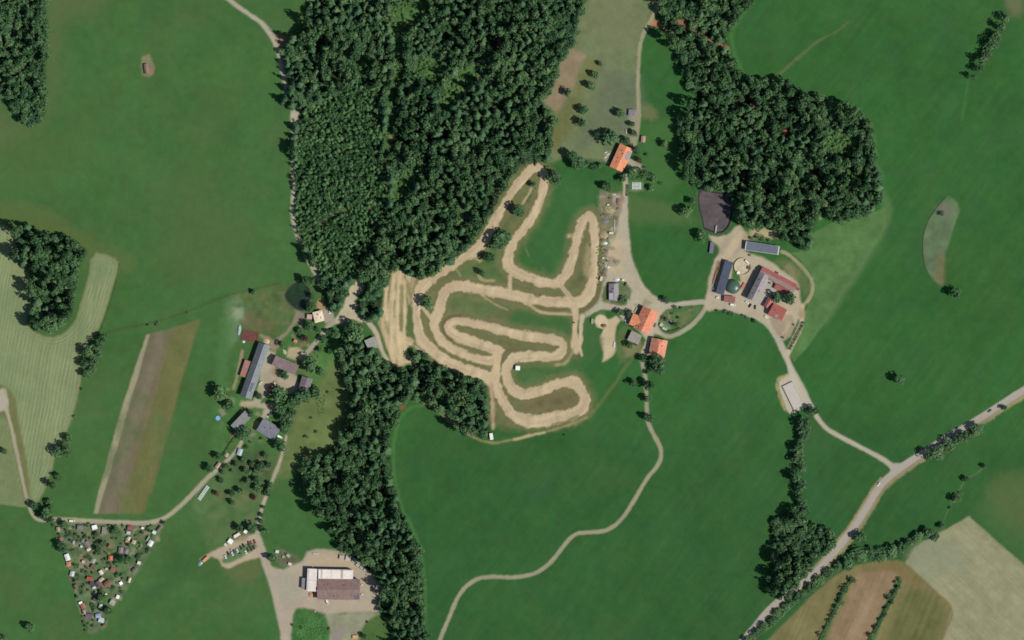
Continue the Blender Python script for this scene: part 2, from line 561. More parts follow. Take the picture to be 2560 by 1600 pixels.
area([(800, 820), (900, 815), (870, 860), (840, 890), (800, 960), (770, 960), (790, 880)], (72, 116, 60), None, 14, 3, .8, True, .3)
area([(516, 1185), (600, 1150), (690, 1130), (672, 1190), (660, 1260), (650, 1320), (590, 1335), (530, 1390), (500, 1320), (478, 1262)], (82, 110, 66), ID['garden_ground'], 10, 2, .9, True, .25)
area([(570, 1130), (640, 1120), (680, 1150), (664, 1215), (610, 1230), (580, 1190)], (66, 88, 56), None, 20, 4, .7, True, .4)
area([(430, 1340), (480, 1400), (470, 1440), (360, 1520), (300, 1560), (340, 1500), (410, 1420)], (58, 90, 52), None, 24, 4, .6)
area([(560, 1420), (640, 1380), (650, 1430), (600, 1460)], (104, 106, 66), None, 18, 4, .5)

# allotment triangle
AL = [(138, 1302), (200, 1306), (300, 1312), (390, 1310), (416, 1304), (396, 1345), (372, 1390), (336, 1445), (308, 1490), (276, 1530), (262, 1572), (218, 1582), (196, 1518), (170, 1420), (150, 1360)]
area(AL, (94, 112, 78), ID['garden_ground'], 4, .8, 1, True, .6)
area([(228, 1312), (268, 1312), (262, 1380), (232, 1410), (222, 1370)], (108, 106, 84), None, 12, 4, .7, True, .3)
area([(196, 1388), (226, 1384), (220, 1416), (200, 1418)], (134, 124, 100), None, 9, 3, .8, True, .3)
for pl in (((300, 1345), (262, 1408), (240, 1440)), ((330, 1400), (286, 1470), (268, 1500)), ((190, 1440), (214, 1452)), ((352, 1330), (338, 1365), (330, 1400))):
    strip(pl, 6, (74, 112, 58), None, 5, 2, .7)
strip([(178, 1330), (190, 1362), (196, 1390)], 4, (70, 78, 56), None, 3, 1, .7)

def clutter(poly, n, rmin, rmax, cols, amt, seed, cls=None):
    r = np.random.default_rng(seed)
    p = np.array(poly, dtype=float)
    k = 0
    while k < n:
        x, y = r.uniform(p[:, 0].min(), p[:, 0].max()), r.uniform(p[:, 1].min(), p[:, 1].max())
        if not inside(p, x, y):
            continue
        a, b_, t = r.uniform(rmin, rmax), r.uniform(rmin, rmax), r.uniform(0, 3.14)
        ca, sa = math.cos(t), math.sin(t)
        area([(x + u * a * ca - v * b_ * sa, y + u * a * sa + v * b_ * ca) for u, v in ((-1, -1), (1, -1), (1, 1), (-1, 1))], cols[int(r.integers(0, len(cols)))], cls, 2.5, .6, amt * r.uniform(.5, 1), False)
        k += 1


GC = [(62, 84, 54), (70, 104, 58), (76, 112, 60), (96, 120, 82), (60, 92, 54), (150, 146, 124), (118, 112, 88), (146, 138, 112), (92, 82, 66), (56, 70, 50), (108, 124, 92), (84, 94, 66), (128, 104, 88), (80, 116, 62)]
clutter(AL, 210, 2.5, 7, GC, .9, 41)
clutter([(590, 738), (700, 715), (745, 772), (705, 846), (612, 818)], 46, 3, 8, [(74, 104, 58), (106, 100, 74), (92, 112, 66), (120, 110, 86)], .55, 42)
clutter([(548, 985), (600, 950), (700, 1060), (690, 1190), (560, 1170)], 46, 3, 9, GC, .7, 43)
clutter([(740, 800), (830, 810), (760, 890), (720, 860)], 26, 3, 8, GC, .7, 44)
clutter([(515, 1190), (680, 1140), (650, 1320), (530, 1380)], 40, 5, 14, [(70, 102, 60), (96, 112, 74), (88, 98, 66), (110, 112, 80)], .5, 45)
# ---- woodland floors
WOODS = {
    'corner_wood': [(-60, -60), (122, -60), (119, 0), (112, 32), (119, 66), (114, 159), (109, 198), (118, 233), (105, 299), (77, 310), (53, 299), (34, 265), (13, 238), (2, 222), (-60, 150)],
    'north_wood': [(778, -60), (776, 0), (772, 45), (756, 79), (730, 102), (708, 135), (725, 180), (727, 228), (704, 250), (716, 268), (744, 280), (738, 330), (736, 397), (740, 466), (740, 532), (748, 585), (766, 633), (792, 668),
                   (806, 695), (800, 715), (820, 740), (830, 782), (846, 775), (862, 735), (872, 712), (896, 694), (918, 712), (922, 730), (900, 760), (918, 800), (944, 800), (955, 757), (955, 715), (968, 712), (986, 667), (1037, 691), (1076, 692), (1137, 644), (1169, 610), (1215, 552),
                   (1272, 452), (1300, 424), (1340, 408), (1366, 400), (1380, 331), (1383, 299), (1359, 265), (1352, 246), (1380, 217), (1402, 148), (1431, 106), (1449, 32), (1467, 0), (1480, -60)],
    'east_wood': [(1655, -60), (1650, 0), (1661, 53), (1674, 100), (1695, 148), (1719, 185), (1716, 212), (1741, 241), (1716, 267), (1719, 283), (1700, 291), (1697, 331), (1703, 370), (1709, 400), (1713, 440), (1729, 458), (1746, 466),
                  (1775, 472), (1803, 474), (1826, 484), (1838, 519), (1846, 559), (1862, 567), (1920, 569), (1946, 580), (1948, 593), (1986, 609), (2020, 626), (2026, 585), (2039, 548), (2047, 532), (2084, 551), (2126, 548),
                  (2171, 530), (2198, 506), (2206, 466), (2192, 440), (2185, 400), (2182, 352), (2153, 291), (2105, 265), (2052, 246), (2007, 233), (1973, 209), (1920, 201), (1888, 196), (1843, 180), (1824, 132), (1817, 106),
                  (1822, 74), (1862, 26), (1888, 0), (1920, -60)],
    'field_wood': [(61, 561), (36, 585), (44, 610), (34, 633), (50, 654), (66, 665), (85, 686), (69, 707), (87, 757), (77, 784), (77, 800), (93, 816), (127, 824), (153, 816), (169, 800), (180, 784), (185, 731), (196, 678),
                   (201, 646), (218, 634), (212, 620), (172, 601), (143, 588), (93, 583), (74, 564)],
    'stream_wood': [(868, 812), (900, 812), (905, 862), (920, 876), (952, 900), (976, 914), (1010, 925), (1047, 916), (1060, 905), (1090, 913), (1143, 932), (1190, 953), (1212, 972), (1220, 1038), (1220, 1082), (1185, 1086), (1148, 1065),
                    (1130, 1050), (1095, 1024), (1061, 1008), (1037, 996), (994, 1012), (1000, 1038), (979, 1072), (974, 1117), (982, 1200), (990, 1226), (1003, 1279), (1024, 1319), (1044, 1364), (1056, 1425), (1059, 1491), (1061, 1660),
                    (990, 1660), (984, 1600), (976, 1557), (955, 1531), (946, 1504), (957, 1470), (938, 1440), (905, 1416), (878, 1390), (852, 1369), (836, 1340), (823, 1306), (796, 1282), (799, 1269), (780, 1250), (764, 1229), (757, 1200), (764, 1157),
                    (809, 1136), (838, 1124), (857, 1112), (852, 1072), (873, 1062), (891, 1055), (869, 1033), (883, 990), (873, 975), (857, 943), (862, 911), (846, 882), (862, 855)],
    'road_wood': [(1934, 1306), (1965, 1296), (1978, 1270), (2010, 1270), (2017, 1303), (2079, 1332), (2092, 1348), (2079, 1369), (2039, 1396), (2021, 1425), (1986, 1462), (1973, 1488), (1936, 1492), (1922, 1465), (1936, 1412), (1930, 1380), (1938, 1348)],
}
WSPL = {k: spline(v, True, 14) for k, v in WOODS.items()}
for k, p in WOODS.items():
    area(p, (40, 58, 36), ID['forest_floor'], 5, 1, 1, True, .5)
# clearings and rides
CLEAR = [[(975, 40), (1040, -20), (1080, 20), (1030, 80), (1010, 140), (1018, 200), (990, 230), (1000, 290), (975, 370), (985, 400), (965, 440), (955, 400), (962, 330), (972, 240), (985, 150)],
         [(1040, 150), (1090, 140), (1110, 180), (1090, 215), (1050, 200)], [(880, 160), (925, 120), (930, 150), (905, 190)], [(1010, 420), (1050, 440), (1030, 480), (985, 520), (970, 500)],
         [(1130, 190), (1190, 160), (1210, 190), (1160, 230), (1120, 280), (1090, 270)], [(2070, 330), (2130, 330), (2150, 370), (2110, 390), (2060, 370)], [(2090, 420), (2130, 430), (2170, 440), (2120, 450)]]
for p in CLEAR:
    area(p, (78, 112, 62), ID['forest_floor'], 14, 5, .95, True, .5)
for (x, y, r, c) in ((979, 345, 9, (150, 130, 96)), (1246, 96, 9, (140, 118, 100)), (1250, 112, 7, (150, 130, 110)), (958, 157, 12, (104, 80, 66)), (940, 148, 5, (160, 150, 140)), (1022, 55, 8, (130, 120, 76)), (1105, 450, 8, (140, 96, 80)), (1100, 313, 6, (176, 96, 80)),
                     (962, 626, 9, (150, 122, 96)), (1849, 257, 7, (140, 66, 50)), (1880, 262, 9, (170, 142, 120)), (1784, 338, 5, (140, 84, 64)), (1965, 330, 11, (160, 100, 76)), (1858, 440, 11, (140, 110, 86)), (1005, 1018, 9, (140, 76, 60)), (2025, 425, 7, (170, 96, 70)), (1965, 375, 6, (140, 130, 96)), (2052, 545, 6, (150, 140, 116)),
                     (928, 522, 9, (110, 90, 62)), (880, 640, 12, (96, 96, 66))):
    area([(x - r, y), (x, y - r * .7), (x + r, y), (x, y + r * .8)], c, ID['bare_soil'], 5, 2, .9, True, .3)
strip([(1204, 192), (1180, 212), (1158, 232), (1137, 257)], 6, (150, 146, 116), ID['bare_soil'], 3, 1.5, .9)
strip([(1112, 486), (1096, 506), (1080, 524), (1068, 534)], 7, (140, 130, 96), ID['bare_soil'], 3, 1.5, .9)
strip([(800, 560), (830, 540), (850, 530), (870, 520)], 8, (100, 116, 76), ID['forest_floor'], 5, 2, .8)
strip([(1694, 55), (1712, 58), (1740, 76), (1770, 98), (1800, 112), (1818, 122)], 12, (148, 112, 88), ID['bare_soil'], 5, 3, .9, .3)
strip([(1632, 57), (1650, 62), (1663, 72), (1672, 88), (1681, 98)], 8, (168, 132, 96), ID['bare_soil'], 3, 1, .95)
area([(1626, 48), (1640, 52), (1662, 62), (1662, 72), (1640, 66), (1624, 66)], (176, 118, 86), ID['bare_soil'], 4, 1, .9)
area([(684, 86), (732, 98), (724, 120), (704, 132), (694, 112)], (138, 118, 92), ID['bare_soil'], 6, 1.5, .9, True, .2)

# ---- roads and lanes
GL = (164, 157, 136)
strip([(520, -60, 11), (570, -4, 11), (620, 34, 11), (645, 50, 11), (664, 68, 12), (685, 100, 12), (698, 140, 11), (706, 180, 11), (719, 228, 11), (730, 262, 11), (736, 300, 14), (736, 330, 14), (735, 400, 12), (735, 466, 12), (733, 532, 12), (740, 578, 11), (754, 612, 10), (768, 643, 10), (782, 668, 14), (794, 694, 12), (802, 716, 8)],
      11, GL, ID['gravel_lane'], 3.5, .8, 1, .10, 0, None, 1)
area([(728, 284), (750, 278), (742, 300), (738, 318), (728, 312)], (170, 164, 142), ID['gravel_lane'], 4, 1)
strip([(1660, -60, 9), (1653, -4, 9), (1632, 42, 9), (1614, 74, 9), (1601, 111, 9), (1596, 159, 9), (1595, 212, 9), (1597, 265, 10), (1596, 304, 10), (1590, 345, 12), (1582, 372, 12)], 9, (150, 146, 116), ID['gravel_lane'], 3, .7, 1, .14, 0, None, 2)
strip([(1562, 440), (1564, 460), (1562, 506), (1563, 559), (1566, 612), (1574, 651), (1590, 699), (1608, 733), (1634, 757), (1666, 767), (1703, 760), (1756, 755), (1770, 756)], 12, (168, 161, 140), ID['gravel_lane'], 3, .6, 1, .08, 0, None, 3)
strip([(1640, 826), (1660, 838), (1677, 841), (1703, 830), (1730, 812), (1752, 788), (1768, 764)], 11, (158, 152, 130), ID['gravel_lane'], 3, .6, 1, .1, 0, None, 4)
strip([(1604, 900), (1608, 918), (1613, 940), (1616, 985), (1617, 1025), (1621, 1057), (1634, 1086), (1648, 1112), (1653, 1136), (1645, 1162), (1616, 1199), (1584, 1253), (1560, 1290), (1534, 1316), (1507, 1328), (1470, 1331), (1444, 1334), (1423, 1348), (1402, 1375), (1373, 1409), (1346, 1429), (1312, 1440), (1280, 1443),
       (1222, 1442), (1190, 1449), (1164, 1467), (1143, 1496), (1124, 1541), (1100, 1600), (1070, 1690)], 9.5, (150, 146, 120), ID['gravel_lane'], 3, .7, 1, .08, 0, None, 5)
strip([(1800, 764, 16), (1862, 781, 15), (1902, 797, 15), (1925, 816, 16), (1941, 840, 16), (1960, 879, 17), (1971, 906, 13), (1986, 934, 13), (2002, 964, 14), (2020, 1001, 13), (2034, 1027, 12), (2047, 1049, 12), (2068, 1072, 11), (2105, 1094, 11), (2145, 1115, 11), (2185, 1136, 11), (2216, 1154, 12), (2234, 1170, 15)], 12, (170, 163, 142), ID['gravel_lane'], 3, .6, 1, .07, 0, None, 6)
strip([(1955, 630), (1973, 637), (1999, 662), (2022, 688), (2031, 712), (2028, 736), (2015, 756), (2002, 772)], 8, (164, 152, 122), ID['gravel_lane'], 3, 1, 1, .1, 0, (110, 116, 80), 7)
strip([(1998, 772, 26), (2004, 800, 13), (1998, 824, 13), (1983, 855, 13), (1970, 882, 12)], 12, (186, 170, 140), ID['gravel_lane'], 3, 1, 1, .1, 0, None, 8)
strip([(8, 980, 20), (12, 1010, 20), (18, 1030, 9), (32, 1086, 8), (53, 1184, 8), (66, 1242, 8), (80, 1284, 8), (100, 1300, 9), (140, 1298, 10), (230, 1303, 11), (320, 1307, 11), (370, 1307, 11), (405, 1298, 11), (440, 1274, 11), (480, 1236, 11), (520, 1194, 11), (548, 1170, 9), (590, 1128, 8), (604, 1104, 8)], 10, (158, 152, 128), ID['gravel_lane'], 3, .7, 1, .09, 0, None, 9)
area([(-40, 985), (6, 978), (20, 1000), (14, 1024), (-40, 1032)], (170, 162, 142), ID['gravel_lane'], 4, 1)
strip([(716, 1090, 7), (704, 1140, 7), (690, 1180, 8), (675, 1215, 8), (660, 1255, 8), (648, 1300, 8), (642, 1335, 12)], 8, (166, 158, 138), ID['gravel_lane'], 3, .7, 1, .1, 0, None, 10)
strip([(640, 1335, 18), (654, 1375, 20), (668, 1415, 20), (685, 1465, 22), (698, 1517, 24), (712, 1570, 26), (722, 1640, 26)], 22, (164, 156, 138), ID['gravel_lane'], 4, .8, 1, .09, 0, None, 11)
strip([(752, 895, 12), (759, 890, 12), (783, 864, 11), (804, 838, 11), (825, 812, 12), (850, 798, 16)], 11, (156, 150, 132), ID['gravel_lane'], 3, .6, 1, .06, 0, None, 12)
strip([(745, 775), (738, 800), (722, 826), (706, 842), (686, 854), (672, 858)], 8, (136, 128, 106), ID['gravel_lane'], 4, 1.2, .9, .1, 0, None, 13)
strip([(914, 800, 8), (928, 814, 12), (940, 832, 12), (952, 869, 11), (964, 894, 12), (976, 914, 12)], 11, (178, 166, 142), ID['gravel_lane'], 3, .8, 1, .1, 0, None, 14)
# sandy yard west of the practice ground
area([(876, 716), (896, 698), (912, 713), (906, 728), (892, 742), (888, 762), (916, 772), (920, 792), (906, 806), (884, 800), (862, 805), (838, 812), (840, 795), (858, 770), (866, 745)], (180, 170, 142), ID['farmyard'], 4, 1.2, 1, True, .12)
area([(893, 764), (908, 760), (918, 782), (914, 792), (892, 796), (888, 780)], (142, 136, 124), ID['farmyard'], 3, .6, .9)
area([(846, 806), (880, 800), (900, 806), (880, 816), (856, 818)], (156, 150, 104), None, 6, 2, .7)
# the country road
RD = [(2700, 895), (2560, 975), (2502, 1012), (2436, 1054), (2370, 1093), (2290, 1144), (2251, 1170), (2211, 1203), (2185, 1238), (2163, 1274), (2138, 1314), (2112, 1348), (2084, 1381), (2052, 1417), (2021, 1447), (1994, 1469), (1958, 1494), (1917, 1531), (1890, 1565), (1855, 1604), (1800, 1670)]
strip([(x + 7, y + 9) for x, y in RD], 15, (152, 138, 106), ID['bare_soil'], 4, 1.6, .8, .2)
strip([(x - 9, y - 4) for x, y in RD[7:15]], 10, (158, 140, 104), ID['bare_soil'], 4, 1.2, .8, .15)
strip(RD, 17, (164, 156, 144), ID['country_road'], 2.5, .35, 1, .06, 0, None, 15)
area([(2222, 1155), (2236, 1158), (2262, 1158), (2240, 1185), (2222, 1200), (2226, 1175)], (164, 157, 144), ID['country_road'], 4, .6)

# ---- yards
area([(1762, 774), (1768, 725), (1775, 690), (1788, 650), (1803, 622), (1780, 606), (1772, 588), (1795, 592), (1818, 588), (1838, 568), (1850, 562), (1860, 575), (1876, 592), (1862, 604), (1860, 626), (1900, 640), (1930, 655), (1955, 674), (1995, 704), (2000, 740), (2006, 775), (1990, 812), (1960, 850), (1925, 815), (1900, 799), (1860, 784), (1810, 772)],
     (174, 162, 138), ID['farmyard'], 5, 1.2, 1, True, .12)
area([(1808, 600), (1860, 578), (1872, 596), (1858, 628), (1830, 645), (1808, 650), (1800, 630)], (158, 147, 126), ID['farmyard'], 8, 2, .8)
area([(1885, 566), (1930, 572), (1952, 582), (1946, 596), (1900, 594), (1860, 600), (1866, 585)], (172, 160, 120), ID['bare_soil'], 6, 2, .9, True, .3)
area([(1846, 578), (1858, 580), (1846, 612), (1828, 640), (1812, 650), (1804, 645), (1820, 615)], (192, 174, 142), None, 6, 1.5, .7)
area([(1833, 662), (1828, 690), (1830, 706), (1840, 702), (1852, 704), (1850, 688), (1840, 672)], (68, 108, 56), ID['meadow'], 4, 1)
for q in (((1802, 655), (1786, 705), (1784, 724)), ((1795, 655), (1782, 700))):
    strip(q, 5, (122, 96, 74), None, 3, 1, .8, .2)
area([(1778, 706), (1788, 716), (1786, 732), (1774, 728)], (140, 140, 136), None, 4, 1.5, .8)
area([(1925, 797), (1958, 782), (1982, 790), (1986, 812), (1976, 842), (1958, 852), (1944, 838)], (152, 138, 116), ID['farmyard'], 5, 1, .95, True, .12)
area([(1970, 800), (1980, 806), (1966, 836), (1956, 834)], (180, 168, 130), None, 5, 1.5, .7)
area([(2000, 770), (2012, 776), (2012, 792), (2000, 800), (1994, 786)], (158, 134, 100), None, 5, 1, .9)
area([(1920, 692), (1940, 706), (1932, 716), (1944, 742), (1925, 745), (1906, 772), (1890, 762), (1893, 750)], (168, 164, 152), ID['concrete_pad'], 2.5, .3, 1, True, .06)
area([(1955, 640), (2000, 668), (2026, 712), (2010, 745), (1996, 705), (1960, 675), (1935, 655)], (98, 112, 70), ID['meadow'], 10, 3, .8, True, .25)
area([(1975, 660), (1995, 690), (1990, 700), (1965, 680), (1950, 662)], (140, 128, 96), None, 9, 3, .7)
area([(1960, 876), (1972, 934), (1958, 944), (1946, 955), (1950, 980), (1969, 1030), (1977, 1036), (2002, 1024), (2022, 1015), (2030, 1010), (2015, 990), (1998, 955), (1985, 930)], (180, 172, 152), ID['concrete_pad'], 3, .6, 1, False, .08)
area([(1944, 958), (1956, 948), (1972, 938), (1970, 934), (1948, 944), (1938, 960), (1944, 985), (1960, 1025), (1966, 1028)], (172, 156, 112), None, 4, 1.5, .8)

# central farm
area([(1566, 470), (1558, 480), (1546, 545), (1536, 600), (1516, 640), (1512, 668), (1504, 690), (1503, 720), (1493, 752), (1476, 768), (1446, 784), (1436, 800), (1456, 800), (1478, 786), (1500, 775), (1514, 774), (1544, 780), (1556, 800), (1576, 812), (1600, 830), (1616, 850), (1600, 884), (1618, 886), (1626, 856), (1636, 836),
      (1662, 838), (1648, 822), (1650, 790), (1668, 770), (1690, 760), (1660, 752), (1630, 735), (1606, 705), (1590, 670), (1578, 630), (1570, 560)],
     (172, 163, 140), ID['farmyard'], 4, 1, 1, True, .12)
area([(1500, 480), (1530, 482), (1556, 490), (1548, 540), (1536, 590), (1512, 640), (1508, 690), (1496, 720), (1500, 640), (1496, 560)], (132, 128, 100), ID['farmyard'], 8, 3, .85, True, .4)
area([(1538, 484), (1556, 480), (1552, 530), (1540, 534), (1534, 505)], (146, 126, 108), None, 6, 2, .8, True, .3)
area([(1534, 590), (1556, 600), (1560, 660), (1540, 690), (1520, 680), (1516, 640)], (180, 164, 132), None, 8, 2, .8, True, .2)
area([(1530, 640), (1550, 652), (1536, 668), (1518, 664)], (146, 138, 118), None, 4, 2, .8)
area([(1520, 706), (1508, 718), (1505, 753), (1531, 760), (1564, 763), (1575, 748), (1576, 723), (1567, 706), (1546, 700)], (92, 108, 70), ID['garden_ground'], 4, 1, 1, True, .3)
area([(1482, 789), (1500, 776), (1512, 775), (1514, 786), (1492, 792), (1478, 800)], (76, 110, 62), ID['meadow'], 4, 1)
area([(1518, 800), (1540, 790), (1552, 800), (1541, 817), (1537, 847), (1541, 875), (1534, 888), (1520, 898), (1507, 904), (1508, 882), (1499, 855), (1499, 840), (1508, 826)], (188, 172, 138), ID['farmyard'], 4, 1, 1, True, .12)
area([(1500, 786), (1512, 789), (1520, 800), (1518, 815), (1506, 822), (1492, 818), (1486, 804), (1490, 792)], (198, 182, 146), ID['farmyard'], 2.5, .3, 1, True, .06)
area([(1552, 815), (1574, 815), (1572, 845), (1590, 860), (1575, 895), (1550, 905), (1540, 880), (1542, 840)], (92, 112, 66), ID['garden_ground'], 8, 2, .9, True, .3)
area([(1560, 870), (1600, 850), (1606, 872), (1580, 892), (1562, 890)], (132, 126, 92), None, 8, 2, .7)
area([(1655, 787), (1668, 775), (1703, 768), (1750, 765), (1755, 770), (1742, 786), (1724, 804), (1700, 821), (1682, 828), (1660, 826), (1647, 816), (1648, 798)], (84, 108, 64), ID['garden_ground'], 4, .8, 1, True, .3)
area([(1654, 806), (1664, 810), (1680, 822), (1664, 826), (1648, 818)], (136, 152, 124), None, 5, 2, .8)
area([(1700, 790), (1730, 775), (1720, 800), (1705, 812)], (108, 108, 72), None, 8, 3, .7)
area([(1586, 760), (1606, 762), (1612, 745), (1630, 758), (1610, 764), (1596, 782)], (140, 138, 104), ID['garden_ground'], 4, 1, .9)
area([(1571, 286), (1600, 272), (1598, 300), (1594, 345), (1584, 372), (1572, 360), (1578, 320), (1570, 300)], (146, 140, 118), ID['gravel_lane'], 5, 1.5, .9, True, .2)
area([(1570, 396), (1590, 402), (1612, 420), (1600, 430), (1580, 424), (1566, 420)], (160, 152, 132), ID['farmyard'], 5, 1, 1, True, .1)
area([(1512, 384), (1528, 378), (1520, 410), (1508, 402)], (150, 144, 122), ID['garden_ground'], 5, 2, .8)
clutter([(1500, 480), (1552, 486), (1536, 600), (1508, 720), (1494, 720)], 70, 2.5, 7, [(120, 118, 96), (168, 162, 142), (96, 96, 78), (146, 126, 108), (110, 120, 88), (184, 178, 160)], .8, 46)
clutter([(1522, 760), (1575, 745), (1575, 712), (1540, 702), (1508, 720)], 18, 2.5, 6, [(76, 100, 60), (132, 128, 104), (104, 112, 78)], .7, 47)
clutter([(1648, 798), (1700, 770), (1750, 768), (1700, 820), (1660, 825)], 34, 2.5, 7, GC, .6, 48)
# hamlet yard
area([(655, 905), (664, 872), (688, 880), (690, 920), (735, 935), (745, 945), (742, 975), (728, 985), (708, 980), (690, 990), (668, 985), (650, 1008), (690, 1008), (682, 1025), (670, 1046), (652, 1044), (662, 1022), (632, 1018), (600, 1012), (606, 1002), (632, 1002), (644, 975), (650, 940)], (164, 155, 132), ID['farmyard'], 4, 1.2, 1, True, .15)
area([(672, 958), (690, 948), (696, 965), (682, 985), (668, 980)], (146, 112, 92), None, 4, 1, .8)
area([(680, 918), (694, 922), (700, 940), (690, 944), (676, 932)], (150, 120, 98), None, 4, 1, .7)
area([(717, 892), (722, 868), (742, 868), (762, 880), (756, 894), (735, 900)], (168, 156, 122), ID['bare_soil'], 4, 1, .95, True, .15)
area([(742, 770), (765, 785), (756, 806), (738, 806)], (134, 124, 106), ID['bare_soil'], 5, 1.5, .9)
area([(652, 838), (672, 842), (700, 866), (688, 878), (664, 858)], (146, 128, 106), ID['farmyard'], 4, 1.5, .9)
area([(795, 748), (806, 745), (814, 770), (808, 782), (792, 776)], (164, 134, 104), ID['bare_soil'], 4, 1.5, .95)
area([(808, 770), (824, 770), (838, 800), (816, 812), (806, 796)], (158, 150, 132), ID['farmyard'], 4, 1.2, .95)
area([(604, 1000), (618, 1008), (630, 1020), (612, 1024), (598, 1012)], (172, 158, 124), None, 5, 2, .8)
strip([(606, 878), (598, 920), (588, 960), (584, 972)], 7, (150, 136, 108), ID['bare_soil'], 3, 1, .85)
# car park and hall yard
area([(500, 1398), (530, 1378), (560, 1364), (600, 1345), (636, 1336), (652, 1345), (656, 1375), (650, 1392), (618, 1400), (590, 1414), (572, 1422), (556, 1416), (548, 1398), (528, 1392), (508, 1404)], (172, 158, 134), ID['farmyard'], 4, 1, 1, True, .1)
area([(556, 1400), (566, 1384), (590, 1372), (608, 1362), (638, 1356), (644, 1368), (626, 1380), (600, 1394), (572, 1408), (556, 1406)], (92, 118, 76), ID['garden_ground'], 4, 1, 1, True, .25)
area([(585, 1345), (612, 1335), (622, 1336), (610, 1350), (588, 1356)], (136, 122, 98), None, 5, 2, .8)
area([(769, 1380), (792, 1374), (817, 1375), (862, 1382), (892, 1400), (930, 1436), (942, 1450), (960, 1478), (948, 1497), (942, 1512), (957, 1530), (940, 1530), (900, 1532), (860, 1532), (820, 1538), (803, 1531), (760, 1520), (742, 1522), (733, 1535), (731, 1600), (731, 1680), (706, 1680), (704, 1600), (694, 1530), (684, 1480), (672, 1430), (664, 1410), (690, 1420), (708, 1424), (731, 1412), (757, 1400)],
     (168, 156, 136), ID['farmyard'], 5, 1.2, 1, True, .12)
area([(690, 1440), (720, 1430), (745, 1470), (750, 1500), (720, 1515), (700, 1490)], (158, 153, 134), None, 12, 2, .8)
area([(772, 1392), (850, 1392), (890, 1412), (880, 1420), (800, 1412), (760, 1410)], (180, 162, 132), None, 8, 2, .7)
area([(815, 1540), (845, 1534), (925, 1530), (945, 1535), (915, 1560), (900, 1585), (890, 1620), (812, 1640), (826, 1580)], (142, 142, 116), ID['farmyard'], 8, 2, .95, True, .25)
area([(834, 1575), (858, 1565), (866, 1580), (850, 1600), (830, 1605)], (138, 130, 122), None, 8, 2, .8)
area([(740, 1524), (790, 1530), (812, 1545), (820, 1580), (815, 1640), (734, 1640), (734, 1545)], (66, 112, 58), ID['garden_ground'], 5, 1.5, 1, True, .5)
area([(914, 1560), (945, 1540), (968, 1556), (980, 1600), (985, 1640), (895, 1640), (904, 1590)], (74, 102, 54), ID['meadow'], 5, 1.5, 1, True, .2)
area([(690, 1372), (720, 1380), (750, 1400), (730, 1412), (700, 1415), (684, 1395)], (108, 106, 84), ID['garden_ground'], 5, 2, .9, True, .5)
area([(355, 140), (374, 136), (384, 160), (386, 186), (372, 192), (356, 190), (352, 165)], (126, 118, 92), ID['bare_soil'], 5, 2, .85, True, .3)
area([(372, 166), (382, 172), (382, 186), (372, 188)], (140, 116, 96), None, 3, 1, .8)
area([(1576, 455), (1608, 455), (1608, 476), (1576, 476)], (120, 136, 108), None, 5, 1, .8)

# ---- motocross ground
OL = (101, 104, 69)
area([(1290, 430), (1350, 412), (1372, 440), (1362, 520), (1340, 560), (1300, 600), (1300, 680), (1350, 712), (1420, 690), (1430, 600), (1460, 530), (1500, 530), (1502, 720), (1470, 770), (1445, 800), (1445, 910), (1390, 915), (1455, 950), (1475, 1000), (1470, 1040), (1400, 1064), (1290, 1070), (1228, 1060), (1222, 960), (1120, 915), (1030, 850), (1010, 760), (1060, 700), (1150, 640)],
     OL, ID['meadow'], 14, 4, .85, True, .28)
area([(1376, 475), (1440, 445), (1490, 470), (1480, 515), (1452, 545), (1436, 600), (1420, 662), (1392, 690), (1352, 668), (1326, 648), (1318, 600), (1345, 555), (1366, 500)], (58, 100, 54), None, 10, 2, .95, True, .15)
area([(1300, 775), (1360, 790), (1425, 795), (1422, 845), (1360, 835), (1270, 810)], (58, 100, 54), None, 12, 3, .85)
area([(1120, 735), (1170, 730), (1220, 750), (1240, 780), (1200, 800), (1150, 790), (1118, 775)], (92, 111, 68), None, 14, 3, .8, True, .3)
area([(1160, 660), (1250, 600), (1262, 640), (1262, 700), (1200, 700), (1130, 690), (1090, 700)], (76, 104, 58), None, 12, 3, .7, True, .3)
area([(1275, 905), (1370, 905), (1440, 900), (1450, 935), (1390, 945), (1310, 968), (1282, 950)], (64, 104, 56), None, 9, 2, .85, True, .2)
area([(1460, 790), (1500, 830), (1505, 880), (1460, 900), (1446, 840)], (66, 100, 58), None, 9, 2, .8, True, .2)
area([(1304, 1005), (1330, 998), (1380, 974), (1420, 967), (1440, 978), (1446, 1000), (1440, 1016), (1390, 1028), (1330, 1030), (1308, 1024)], (106, 98, 68), None, 5, 1.5, .95, True, .3)
area([(1440, 560), (1476, 555), (1478, 690), (1440, 735), (1420, 715), (1436, 650)], (92, 98, 64), None, 7, 2, .8, True, .3)

SAND = (186, 168, 135)
TR = ID['motocross_track']
def lanes(w, d, u, s, c):
    x, y = X[w] + 10 * np.sin((Y[w] - 690) / 90.0), Y[w]
    f = 1 + .26 * vn(x / 4.2, y / 110, 201) + .16 * vn(x / 9, y / 60, 202) + .12 * fbm(X[w] / 20, y / 20, 203, 4)
    g = np.clip((vn(x / 7.5, y / 120, 204) + .12 * vn(X[w] / 20, y / 14, 205) - .17) * 4, 0, 1)[..., None]
    return (c * (1 - .6 * g) + lin((112, 110, 72)) * .6 * g) * f[..., None]


